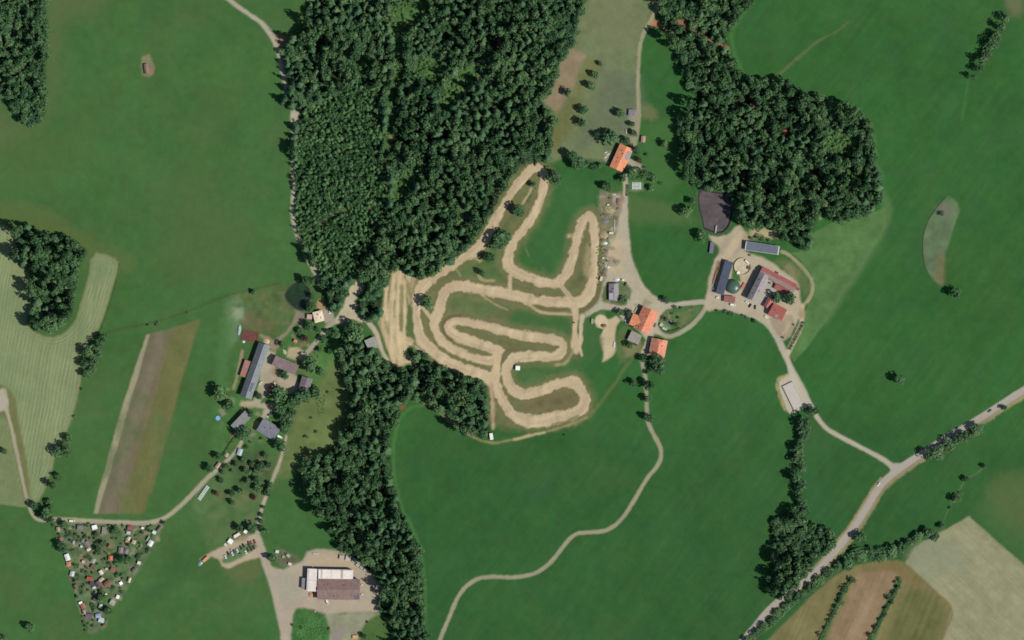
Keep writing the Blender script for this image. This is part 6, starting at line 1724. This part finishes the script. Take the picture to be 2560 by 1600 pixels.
heap('manure_heap', 1871, 669, 16, 11, 25, 1.4, (118, 94, 74), 'brown manure heap inside the pale farmyard ring', 'heap', 2)
heap('soil_heap', 1509, 814, 17, 10, 3, 1.6, (122, 100, 82), 'brown soil heap on the rim of the round sand paddock', 'heap', 3)
heap('gravel_heap', 1521, 523, 34, 20, 20, 2.4, (158, 148, 112), 'large tan gravel heap in the storage strip beside the lane', 'heap', 4)
heap('gravel_heap', 1508, 588, 24, 22, 10, 2.0, (164, 150, 116), 'tan sand heap left of the white container in the storage strip', 'heap', 5)
heap('rubble_heap', 1546, 504, 14, 22, -15, 1.6, (140, 112, 102), 'reddish rubble heap at the top of the storage strip', 'heap', 6)
heap('grey_heap', 1512, 553, 22, 12, 0, 1.2, (122, 124, 122), 'grey heap of broken stone in the storage strip', 'heap', 7)
heap('earth_heap', 1541, 655, 22, 12, 25, .9, (142, 132, 112), 'low grey-brown earth heap beside the lane junction', 'heap', 8)
heap('timber_waste', 778, 1486, 16, 16, 0, 1.3, (178, 144, 112), 'heap of pale timber waste at the corner of the hall', 'heap', 9)
heap('silage_heap', 1797, 672, 6, 44, 17, 1.0, (140, 112, 88), 'long brown silage ridge beside the solar barn, right', 'heap', 10)
heap('silage_heap', 1787, 690, 6, 52, 17, .9, (134, 108, 86), 'long brown silage ridge beside the solar barn, left', 'heap', 11)
heap('sand_heap', 667, 853, 17, 13, 15, 1.1, (196, 178, 144), 'pale sand heap at the top of the long hamlet barn', 'heap', 12)
heap('wood_chip_heap', 711, 880, 9, 15, -30, .9, (168, 172, 142), 'small pale heap left of the sandy hamlet plot', 'heap', 13)
heap('debris_heap', 1513, 634, 16, 9, 0, .8, (132, 124, 108), 'dark debris heap in the middle of the storage strip', 'heap', 14)
heap('debris_heap', 1512, 676, 13, 18, 30, .9, (122, 112, 98), 'dark debris heap near the lower end of the storage strip', 'heap', 15)
heap('soil_heap', 1420, 590, 9, 8, 0, .7, (170, 148, 114), 'small sand heap beside the eastern hairpin leg', 'heap', 16)
heap('earth_heap', 856, 1392 - 8, 30, 7, 3, .9, (160, 148, 126), 'long low earth bank on the northern rim of the hall yard', 'heap', 17)

# silage bunker
p4 = [(1955.5, 965.5), (1981, 953.6), (2011, 1014), (1984.5, 1025.5)]
c, L, W, rz = frame(p4)
root = empty('silage_bunker', (c.x, c.y, 0), rz, 'pale grey covered silage bunker on its concrete pad', 'bunker')
MB().box(-L / 2, L / 2, -W / 2, -W / 2 + .35, -.1, 1.7, .04).box(-L / 2, L / 2, W / 2 - .35, W / 2, -.1, 1.7, .04).box(-L / 2, -L / 2 + .35, -W / 2 + .36, W / 2 - .36, -.1, 1.69, .04).box(L / 2 - .35, L / 2, -W / 2 + .36, W / 2 - .36, -.1, 1.69, .04).build('wall', CONC, root)
MB().box(-L / 2 + .37, L / 2 - .37, -W / 2 + .37, W / 2 - .37, -.1, 1.5, .1).build('cover', paint((184, 178, 168), .8, .06, .3), root)
# square manure pit in the hamlet
p4 = [(607, 823), (648, 831), (642, 857), (604, 851)]
c, L, W, rz = frame(p4)
root = empty('manure_pit', (c.x, c.y, 0), rz, 'square reddish-brown manure pit left of the long hamlet barn', 'pit')
MB().box(-L / 2, L / 2, -W / 2, -W / 2 + .3, -.1, .9, .03).box(-L / 2, L / 2, W / 2 - .3, W / 2, -.1, .9, .03).box(-L / 2, -L / 2 + .3, -W / 2 + .31, W / 2 - .31, -.1, .89, .03).box(L / 2 - .3, L / 2, -W / 2 + .31, W / 2 - .31, -.1, .89, .03).build('wall', paint((132, 92, 78), .9, .15, .5), root)
MB().box(-L / 2 + .3, L / 2 - .3, -W / 2 + .3, W / 2 - .3, -.1, .4).build('manure', paint((108, 70, 64), .95, .2, .3, .1), root)
# jetty in the lagoon
px, py = P(1790, 573)
root = empty('lagoon_jetty', (px, py, 0), math.radians(-8), 'pale metal jetty reaching into the slurry lagoon', 'jetty')
MB().box(-.7, .7, -3.6, 3.8, .35, .5, .03).build('deck', METAL, root)
m = MB()
for sx in (-.68, .68):
    m.tube([(sx, -3.5, 1.4), (sx, 3.7, 1.4)], .03)
    for yy in (-3.4, -1, 1.4, 3.6):
        m.tube([(sx, yy, .5), (sx, yy, 1.4)], .025)
m.build('railing', METAL, root)
m = MB()
for sx in (-.5, .5):
    for yy in (-3, 3.2):
        m.cyl(sx, yy, -2.6, .36, .08, 8)
m.build('post', METAL, root)
# paddling pool
px, py = P(545, 1045.5)
root = empty('paddling_pool', (px, py, 0), 0, 'round blue paddling pool at the western edge of the hamlet garden', 'pool')
m = MB()
n = 28
pr = [(2.5, -.05), (2.55, .7), (2.4, .74), (2.3, .7), (2.28, -.05)]
vs, fs = [], []
for i in range(n):
    a = 2 * math.pi * i / n
    vs += [(math.cos(a) * q, math.sin(a) * q, z) for q, z in pr]
for i in range(n):
    j = (i + 1) % n
    fs += [(i * 5 + k, j * 5 + k, j * 5 + k + 1, i * 5 + k + 1) for k in range(4)]
m.add(vs, fs)
m.build('rim', paint((86, 140, 178), .5, .05, 1), root)
MB().add([(math.cos(2 * math.pi * i / n) * 2.3, math.sin(2 * math.pi * i / n) * 2.3, .55) for i in range(n)], [tuple(range(n))]).build('water', paint((128, 178, 210), .1, .08, .8, .5), root)
# garden canopy and tables of the farm garden, ring details
def slab_on_legs(name, x, y, a, b, rot, h, c, label, cat, group=None):
    px, py = P(x, y)
    root = empty(name, (px, py, height(x, y)), -math.radians(rot), label, cat, group)
    A, B = a * S / 2, b * S / 2
    MB().box(-A, A, -B, B, h - .08, h, .02).build('top', paint(c, .5, .05, .8), root)
    for sx in (-1, 1):
        for sy in (-1, 1):
            MB().box(sx * (A - .08) - .04, sx * (A - .08) + .04, sy * (B - .08) - .04, sy * (B - .08) + .04, -.05, h - .08).build('leg', METAL, root)
    return root


slab_on_legs('garden_table', 1678.5, 804, 5, 4, 20, .75, (236, 236, 232), 'white garden table in the farm garden', 'table')
slab_on_legs('pergola', 1653, 812, 7, 8, 30, 2.3, (176, 190, 168), 'pale green pergola at the left end of the farm garden', 'pergola')
slab_on_legs('pergola', 1661, 822, 12, 5, 22, 2.2, (172, 186, 160), 'long pale pergola along the lower farm garden hedge', 'pergola')
slab_on_legs('pavilion', 576.5, 1353, 12, 12, 35, 2.6, (238, 236, 226), 'square white pavilion above the car park', 'pavilion')
for (x, y, lb) in ((1515, 381, 'upper'), (1520, 386, 'middle'), (1514, 393, 'lower')):
    slab_on_legs('garden_table', x, y, 8, 3, -25, .8, (208, 202, 186), '%s of the pale bench tables west of the orange farmhouse' % lb, 'table', 'bench tables of the farmhouse')
# ------------------------------------------------------------------ vehicles and loose things
TYRE = paint((30, 30, 32), .9, .1, 3)
RIM = paint((150, 152, 156), .35, .05, 3, .5)
LAMP = paint((220, 220, 210), .2, .02, 3, .6)


def car(x, y, head, c, label, kind='car', group=None):
    """head: plan direction in degrees, 0 right, 90 down"""
    px, py = P(x, y)
    o = empty('parked_car' if kind == 'car' else 'van', (px, py, height(x, y)), -math.radians(head), label, 'car' if kind == 'car' else 'van', group)
    L, W = (4.3, 1.78) if kind == 'car' else (5.4, 2.0)
    l, w = L / 2, W / 2

    def sec(x0, x1, ww, z, t=.12):
        return [(x0 + t, -ww, z), (x1 - t, -ww, z), (x1, -ww + t * 1.6, z), (x1, ww - t * 1.6, z), (x1 - t, ww, z), (x0 + t, ww, z), (x0, ww - t * 1.6, z), (x0, -ww + t * 1.6, z)]
    bm_ = paint(c, .3, .04, .8, .6)
    m = MB()
    if kind == 'car':
        m.loft([sec(-l + .08, l - .08, w - .06, .28), sec(-l, l, w, .5), sec(-l + .02, l - .02, w - .02, .78), sec(-l + .15, l - .2, w - .12, .92)])
        m.loft([sec(-l + .75, l - 1.75, w - .3, 1.385, .1), sec(-l + .8, l - 1.85, w - .34, 1.44, .1)])
        m.build('body', bm_, o)
        MB().loft([sec(-l + .2, l - 1.05, w - .16, .9), sec(-l + .7, l - 1.7, w - .28, 1.39)]).build('windows', GLASS, o)
    else:
        m.loft([sec(-l + .05, l - .1, w - .04, .3), sec(-l, l, w, .55), sec(-l, l - .05, w, 1.05), sec(-l, l - .9, w - .03, 1.15), sec(-l + .05, l - 1.5, w - .1, 2.2), sec(-l + .2, l - 1.65, w - .25, 2.28)])
        m.build('body', bm_, o)
        MB().loft([sec(l - 1.6, l - .55, w - .12, 1.1), sec(l - 1.75, l - 1.35, w - .2, 1.95)]).build('windows', GLASS, o)
    r = .32
    for sx in (-l + .75, l - .8):
        for sy in (-1, 1):
            wh = MB().cyl(0, 0, -.1, .1, r, 14, None, 'y').build('wheel', TYRE, o, (sx, sy * (w - .1), r))
            MB().cyl(0, 0, -.11, .11, r * .55, 10, None, 'y').build('rim', RIM, wh)
    for sy in (-1, 1):
        MB().box(l - .14, l + .012, sy * (w - .35) - .16, sy * (w - .35) + .16, .58, .72, .02).build('headlight', LAMP, o)
    return o


CARS = [(563.5, 1391.5, 68, (232, 230, 226), 'white car at the left end of the car park row'), (570.6, 1383.6, 64, (62, 58, 56), 'dark brown car next to the white car at the left end'), (578.4, 1377, 64, (178, 182, 190), 'silver car in the left half of the car park row'), (580.6, 1384, 66, (226, 228, 226), 'white car in front of the silver car'),
        (586, 1378.5, 64, (82, 88, 104), 'blue-grey car in the middle of the car park row'), (593, 1376, 68, (224, 230, 222), 'white car right of the blue-grey car'), (602.5, 1369, 64, (40, 60, 46), 'dark green car left of a black car'), (608.6, 1363.8, 64, (34, 38, 36), 'black car at the upper edge of the row'),
        (614.5, 1379.5, 62, (230, 230, 226), 'white car at the lower right of the row'), (620, 1374, 66, (84, 70, 60), 'dull brown car right of the lower white car'), (628, 1371.8, 64, (60, 54, 46), 'dark olive-brown car in the lower right group'), (634.5, 1368.4, 64, (66, 66, 56), 'dark grey-green car at the right end of the lower group'),
        (622, 1357.5, 66, (110, 62, 58), 'dark red car at the left of the red group'), (629, 1357.3, 66, (186, 96, 92), 'bright red car in the middle of the red group'), (636.4, 1353.6, 66, (118, 72, 62), 'brownish red car at the right of the red group'), (623, 1363.5, 66, (58, 84, 66), 'green car below the dark red car')]
for x, y, hd, c, lb in CARS:
    car(x, y, hd, c, lb, 'car', 'cars in the car park')
car(180, 1302.3, 4, (228, 232, 214), 'white van parked on the lane above the allotment', 'van')
car(700, 1092, 28, (240, 240, 240), 'white van beside the light slope of the slate house', 'van')
car(1832, 762, 8, (236, 234, 230), 'white van in front of the small red shed of the eastern farm', 'van')
car(818, 1504, 70, (230, 228, 220), 'white van in front of the brown hall', 'van')
car(1867, 756, 40, (232, 232, 228), 'white car at the south corner of the cattle barn')
car(1875, 764, 120, (48, 50, 54), 'black car below the cattle barn, left one')
car(1888, 768, 95, (70, 72, 74), 'dark grey car below the cattle barn, right one')
car(1814, 778, 4, (220, 222, 222), 'white car on the verge of the eastern farm road')
car(1563, 710, 115, (52, 44, 40), 'dark brown car beside the silver heap on the gravel island')
car(1566, 328, 80, (222, 222, 216), 'white car beside the drive of the orange farmhouse')
car(1656, 794, 110, (120, 76, 66), 'dark red car at the east wall of the large farmhouse, upper')
car(1637, 813, 110, (106, 100, 92), 'grey-brown car at the east wall of the large farmhouse, lower')
car(1564, 803, 75, (226, 228, 236), 'white car at the west wall of the farmhouse wing')
car(2197, 1210, 125, (232, 232, 228), 'white car driving on the country road')
car(2474, 1027, 148, (96, 92, 88), 'small grey car driving on the country road')
car(824, 779, 85, (236, 236, 234), 'white car parked right of the cream-roofed house')
car(697, 932, 85, (206, 208, 196), 'pale car in front of the mauve barn')
car(687, 959, 75, (224, 220, 210), 'cream car on the brown patch of the hamlet yard')
car(652, 957, 130, (232, 230, 214), 'white car beside the long hamlet barn')
car(672, 1039, 140, (226, 226, 222), 'white car above the slate house')
car(692, 857, 95, (238, 238, 236), 'white car on the path behind the long hamlet barn')


def crate(name, x, y, a, b, rot, h, c, label, cat, group=None, wheels=False, lid=None):
    """container or trailer: ribbed box on skids or wheels, with a lid"""
    px, py = P(x, y)
    o = empty(name, (px, py, height(x, y)), -math.radians(rot), label, cat, group)
    A, B = a * S / 2, b * S / 2
    z0 = .5 if wheels else .12
    m = MB().box(-A, A, -B, B, z0, z0 + h, .05)
    n = max(3, int(A * 2 / .8))
    for i in range(n):
        x_ = -A + (i + .5) * 2 * A / n
        for s in (-1, 1):
            m.box(x_ - .06, x_ + .06, min(s * (B - .01), s * (B + .05)), max(s * (B - .01), s * (B + .05)), z0 + .1, z0 + h - .1)
    m.build('body', paint(c, .55, .1, .8), o)
    MB().box(-A - .04, A + .04, -B - .04, B + .04, z0 + h + .003, z0 + h + .08, .02).build('lid', paint(lid or c, .55, .08, .6), o)
    if wheels:
        for sx in (-A * .35, A * .35):
            for sy in (-1, 1):
                MB().cyl(0, 0, -.1, .1, .38, 12, None, 'y').build('wheel', TYRE, o, (sx, sy * (B - .05), .38))
        MB().tube([(A, .3, .5), (A + .9, 0, .5), (A, -.3, .5)], .05).build('drawbar', METAL, o)
    else:
        m = MB()
        for s in (-1, 1):
            m.box(-A, A, s * B * .7 - .08, s * B * .7 + .08, -.05, .12)
        m.build('skid', METAL, o)
    return o


crate('trailer', 1228.5, 1091, 16, 8, 82, 2.0, (236, 234, 222), 'white trailer parked at the lower right corner of the southern wood', 'trailer', None, True)
crate('container', 1528, 582.5, 10, 4.5, 2, 2.3, (222, 214, 178), 'cream container in the storage strip beside the lane', 'container')
crate('container', 514.5, 1398, 17, 7, -42, 2.4, (206, 152, 108), 'orange container at the lower left end of the car park', 'container')
crate('trailer', 592.5, 1338, 17, 7, -32, 2.2, (226, 212, 200), 'long white trailer above the car park', 'trailer', None, True)
crate('trailer', 614, 1329, 8, 8, 30, 2.3, (238, 236, 226), 'short white trailer between the two round car park trees', 'trailer', None, True)
crate('container', 855, 1393, 12, 10, 8, 2.3, (166, 158, 146), 'grey-beige container leftmost of the curved line at the hall yard', 'container', 'containers along the hall yard', False, (176, 168, 154))
crate('container', 871, 1395.5, 13, 13, 15, 2.5, (186, 178, 166), 'largest pale container of the curved line at the hall yard', 'container', 'containers along the hall yard')
crate('container', 885, 1401, 11, 12, 25, 2.2, (150, 152, 138), 'greenish container third in the curved line at the hall yard', 'container', 'containers along the hall yard')
crate('container', 895, 1412, 9, 8, 40, 2.0, (178, 174, 158), 'pale container fourth in the curved line at the hall yard', 'container', 'containers along the hall yard')
crate('container', 904.5, 1418.5, 9, 8, 38, 2.0, (166, 158, 144), 'beige container fifth in the curved line at the hall yard', 'container', 'containers along the hall yard')
crate('container', 916, 1426, 13, 7, 32, 2.0, (172, 166, 150), 'long beige container last in the curved line at the hall yard', 'container', 'containers along the hall yard')
crate('storage_box', 693, 1379, 8, 7, 10, 1.8, (206, 214, 200), 'pale green-white box on the bank at the hall lane', 'box')
crate('storage_box', 725, 1410, 9, 7, 20, 1.6, (206, 196, 178), 'cream box on the edge of the hall yard', 'box')
crate('storage_box', 721, 1389, 10, 8, 35, 1.4, (158, 156, 136), 'grey-green box on the rough bank above the hall yard', 'box')
crate('storage_box', 709, 1392, 6, 6, 10, 1.2, (160, 152, 124), 'small tan box on the rough bank above the hall yard', 'box')
crate('storage_box', 888, 1592, 13, 8, 0, 1.6, (198, 164, 110), 'orange-tan crate near the bottom edge below the hall', 'crate')
crate('trailer', 1558, 700, 6, 4, 20, 1.6, (232, 218, 178), 'small cream trailer beside the silver heap', 'trailer', None, True)
crate('trailer', 1503, 697, 6, 11, 15, 1.8, (206, 198, 170), 'pale trailer at the lower end of the storage strip', 'trailer', None, True)
crate('trailer', 1868, 655, 13, 5, 45, 1.6, (226, 216, 190), 'cream flat trailer inside the pale farmyard ring', 'trailer', None, True)
crate('storage_box', 1846, 682, 7, 7, 10, 1.6, (234, 230, 218), 'white box on the left rim of the pale farmyard ring', 'box')
crate('trailer', 1481, 803, 6, 12, 5, 1.2, (150, 152, 130), 'low grey trailer left of the round sand paddock', 'trailer', None, True)
crate('storage_box', 1950, 789, 10, 8, 20, 1.0, (140, 134, 128), 'grey box against the south wall of the red farm house', 'box')
crate('wood_stack', 1858, 715, 6, 18, 30, 1.3, (186, 118, 96), 'reddish stack of boards at the west wall of the cattle barn', 'stack')

# excavator on the link of the track
px, py = P(1435, 807)
o = empty('excavator', (px, py, height(1435, 807)), 1.2, 'small yellow excavator on the sandy link of the motocross track', 'excavator')
for s in (-1, 1):
    MB().box(-1.0, 1.0, s * .75 - .22, s * .75 + .22, 0, .5, .12).build('track', TYRE, o)
YEL = paint((206, 168, 72), .5, .08, 1)
MB().box(-.95, .7, -.8, .8, .52, 1.1, .1).build('body', YEL, o)
MB().box(-.2, .75, -.75, .1, 1.11, 2.1, .12).build('cab', GLASS, o)
MB().tube([(.6, .4, 1.1), (1.7, .4, 2.2), (2.6, .4, 1.2), (2.7, .4, .3)], [.16, .14, .1, .08], 6).build('boom', YEL, o)
MB().box(2.45, 2.95, .1, .7, .1, .5, .08).build('bucket', METAL, o)

# silver sheeting and white cover
def sheet_heap(name, x, y, a, b, rot, h, c, label, cat, seed):
    o = heap(name, x, y, a, b, rot, h, c, label, cat, seed)
    o.data.materials.clear()
    o.data.materials.append(paint(c, .35, .12, .6, .6))
    return o


sheet_heap('silver_sheeting', 1541, 699, 16, 11, 0, 1.2, (196, 202, 208), 'heap of shiny silver sheeting above the cottage', 'sheeting', 31)
sheet_heap('tarpaulin', 501, 1409, 15, 10, -40, .9, (132, 158, 160), 'pale turquoise tarpaulin heap at the lower left end of the car park', 'tarpaulin', 32)
sheet_heap('white_junk', 1512, 608, 14, 9, 0, 1.0, (206, 206, 200), 'white junk heap in the storage strip below the sand heap', 'junk', 33)
sheet_heap('white_junk', 1515, 666, 5, 8, 10, .9, (216, 216, 210), 'small white junk heap in the lower storage strip', 'junk', 34)
sheet_heap('white_junk', 1534, 486, 13, 6, 0, .8, (168, 176, 156), 'pale junk at the very top of the storage strip', 'junk', 35)
sheet_heap('tarpaulin', 609, 830 + 24, 8, 8, 0, .7, (196, 214, 196), 'pale mint tarpaulin below the square manure pit', 'tarpaulin', 36)
sheet_heap('plastic_tunnel', 598, 825, 10, 30, 8, 1.6, (160, 176, 168), 'pale plastic tunnel left of the square manure pit', 'tunnel', 37)

# white cover on the cottage roof, roof window on the red house
def pallet(x, y, rot, n, c, label, group):
    px, py = P(x, y)
    m = MB()
    for k in range(n):
        z = k * .16
        for i in range(5):
            m.box(-.6, .6, -.5 + i * .25 - .05, -.5 + i * .25 + .05, z + .1, z + .13)
        for i in (-.5, 0, .5):
            m.box(i - .06, i + .06, -.52, .52, z + .003, z + .098)
    o = m.build('pallet_stack', paint(c, .85, .15, 1), None, (px, py, height(x, y)))
    o.rotation_euler = (0, 0, -math.radians(rot))
    tag(o, label, 'pallets', group)


for i in range(9):
    pallet(1536 - (i % 2) * .6, 550 + i * 3.6, 4 * i, 5 + i % 3, (206, 206, 198), 'pallet stack in the pale line along the storage strip', 'pallet stacks of the storage strip')
for i in range(4):
    pallet(1512 + i * 6, 545 - i * .5, 10 * i, 4 + i % 2, (176, 180, 176), 'pallet stack in the short row above the grey stone heap', 'pallet stacks of the short row')


JK = [(1508, 618, 'grey'), (1516, 626, 'brown'), (1509, 645, 'white'), (1518, 652, 'brown'), (1512, 660, 'grey'), (1521, 668, 'white'), (1506, 684, 'brown'), (1515, 690, 'grey'), (1508, 598, 'brown'), (1522, 598, 'grey'), (1506, 540, 'grey'), (1520, 512, 'white'), (1526, 496, 'brown'), (1548, 522, 'grey'), (1512, 536, 'brown'), (1500, 660, 'grey')]
JC = {'grey': (126, 126, 124), 'brown': (112, 90, 74), 'white': (214, 212, 204)}
for i, (x, y, c) in enumerate(JK):
    crate('junk_crate', x + R_.uniform(-1, 1), y, R_.uniform(4, 8), R_.uniform(3, 5), R_.uniform(-40, 40), R_.uniform(.7, 1.4), JC[c], '%s crate among the clutter of the storage strip' % c, 'crate', '%s crates of the storage strip' % c)

for (x, y, a, b_, rt, h, c, lb) in ((1925, 708, 5, 4, 20, 1.2, (92, 90, 86), 'dark grey crate in the concrete courtyard of the eastern farm, left'), (1934, 703, 6, 4, 60, 1.3, (120, 118, 112), 'grey crate in the concrete courtyard of the eastern farm, right'),
                                    (1942, 682, 7, 5, 25, 1.0, (72, 56, 50), 'dark brown crate behind the long red barn'), (1994, 722, 8, 7, 25, 1.6, (118, 82, 70), 'brown crate at the east end of the long red barn'), (1794, 744, 6, 5, 0, 1.4, (206, 206, 202), 'pale crate at the south end of the solar barn'),
                                    (1786, 722, 8, 5, 17, 1.0, (150, 152, 150), 'grey crate at the west corner of the solar barn'), (1916, 792, 10, 7, 30, .8, (206, 190, 170), 'cream crate in front of the red farm house'), (1874, 638, 5, 4, 0, 1, (96, 80, 66), 'small brown crate south of the solar shed'),
                                    (1570, 752, 5, 9, 15, .8, (150, 152, 128), 'low grey-green crate at the north-west of the large farmhouse'), (1590, 776, 4, 14, 25, .8, (170, 172, 148), 'long pale crate between lane and large farmhouse'), (790, 1384, 16, 4, 4, .6, (184, 176, 152), 'long pale crate on the northern rim of the hall yard'),
                                    (905, 1462, 4, 4, 0, .9, (206, 184, 168), 'small pinkish crate right of the brown hall, upper'), (906, 1486, 5, 4, 20, .9, (206, 190, 172), 'small pinkish crate right of the brown hall, lower'), (823, 1572, 4, 8, 10, 1.2, (96, 64, 54), 'dark red crate between scrub and gravel below the hall'),
                                    (788, 1528, 5, 6, 30, 1, (176, 128, 112), 'reddish crate at the upper rim of the scrub below the hall'), (564, 1362, 8, 6, 60, .7, (196, 194, 180), 'pale frame crate left of the white pavilion'), (1536, 862, 4, 14, 5, .8, (196, 202, 200), 'long pale crate on the right rim of the sandy strip')):
    crate('farm_crate', x, y, a, b_, rt, h, c, lb, 'crate')

# wrapped bales
def bale_mesh(name, c):
    m = MB()
    n = 14
    rings = []
    for q, z in ((.9, 0), (1, .1), (1, 1.08), (.9, 1.18)):
        rings.append([(math.cos(2 * math.pi * i / n) * .62 * q, math.sin(2 * math.pi * i / n) * .62 * q, z) for i in range(n)])
    m.loft(rings)
    return mesh(name, m.v, m.f, paint(c, .4, .05, 1.2, .5))


BALE = bale_mesh('silage_bale', (216, 226, 214))
for i in range(7):
    for j in range(5):
        x, y = 1581 + i * 3.35 + R_.uniform(-.15, .15), 457.5 + j * 3.5 + R_.uniform(-.3, .3)
        px, py = P(x, y)
        o = obj('silage_bale', BALE, None, (px, py, 0))
        tag(o, 'white wrapped bale in the square block at the end of the lane', 'bale', 'bales of the square block')
for i in range(11):
    for j in range(3):
        x, y = 495.5 + i * 2.15 + j * 2.6 + R_.uniform(-.2, .2), 1246 - i * 3.1 + j * 1.9 + R_.uniform(-.2, .2)
        px, py = P(x, y)
        o = obj('silage_bale', BALE, None, (px, py, 0))
        tag(o, 'white wrapped bale in the slanting rows beside the western lane', 'bale', 'bales beside the western lane')

# posts of the field fences seen as thin lines
def fence(pts, label, step=4.0):
    q = spline(pts, False, 6)
    px0, py0 = P(*q[0][:2])
    o = empty('wire_fence', (px0, py0, 0), 0, label, 'fence')
    acc = 0
    m = MB()
    prev = None
    for p in q:
        x, y = P(p[0], p[1])
        if prev is not None:
            acc += math.hypot(x - prev[0], y - prev[1])
        if prev is None or acc >= step:
            acc = 0
            MB().box(x - px0 - .06, x - px0 + .06, y - py0 - .06, y - py0 + .06, -.1, 1.2, .02).build('post', BARK, o)
        prev = (x, y)
    for z in (.5, 1.0):
        m.tube([(P(p[0], p[1])[0] - px0, P(p[0], p[1])[1] - py0, z) for p in q], .02, 4)
    m.build('wire', METAL, o)


fence([(1954, 1260), (1955, 1290), (1950, 1306)], 'wire fence along the left side of the tree belt below the bunker')
fence([(2319, 562), (2309, 600), (2309, 640), (2316, 676)], 'wire fence along the left rim of the crescent of rough grass')
fence([(540, 1170), (552, 1130), (566, 1090), (570, 1070)], 'wire fence along the left edge of the hamlet garden')

# ------------------------------------------------------------------ light, sky, camera
W_ = bpy.data.worlds.new('World')
SC.world = W_
W_.use_nodes = True
nt = W_.node_tree
bg = nt.nodes['Background']
sky = nt.nodes.new('ShaderNodeTexSky')
sky.sky_type = 'NISHITA'
sky.sun_disc = False
sky.sun_elevation = math.radians(SUN_EL)
sky.sun_rotation = math.radians(SUN_AZ)
sky.air_density = 1.0
sky.dust_density = .6
nt.links.new(sky.outputs['Color'], bg.inputs['Color'])
bg.inputs['Strength'].default_value = 0.07
ld = bpy.data.lights.new('sun', 'SUN')
ld.energy = 4.2
ld.angle = math.radians(.53)
ld.color = (1.0, .955, .89)
lo = bpy.data.objects.new('sun', ld)
az, el = math.radians(SUN_AZ), math.radians(SUN_EL)
d = Vector((math.sin(az) * math.cos(el), math.cos(az) * math.cos(el), math.sin(el)))
lo.rotation_euler = d.to_track_quat('Z', 'Y').to_euler()
lo.location = d * 400
COL.objects.link(lo)

HC = 5000.0
cd = bpy.data.cameras.new('camera')
cd.sensor_fit = 'HORIZONTAL'
cd.sensor_width = 36
cd.lens = 36 * HC / 1024.0
cd.clip_start = 10
cd.clip_end = 30000
co = bpy.data.objects.new('camera', cd)
co.location = (0, 0, HC)
co.rotation_euler = (0, 0, 0)
COL.objects.link(co)
SC.camera = co

SC.view_settings.view_transform = 'Standard'
SC.view_settings.look = 'None'
SC.view_settings.gamma = 1
SC.view_settings.exposure = -0.13
SC.cycles.max_bounces = 4
SC.cycles.diffuse_bounces = 2
SC.cycles.use_denoising = True
SC.cycles.filter_width = 1.7
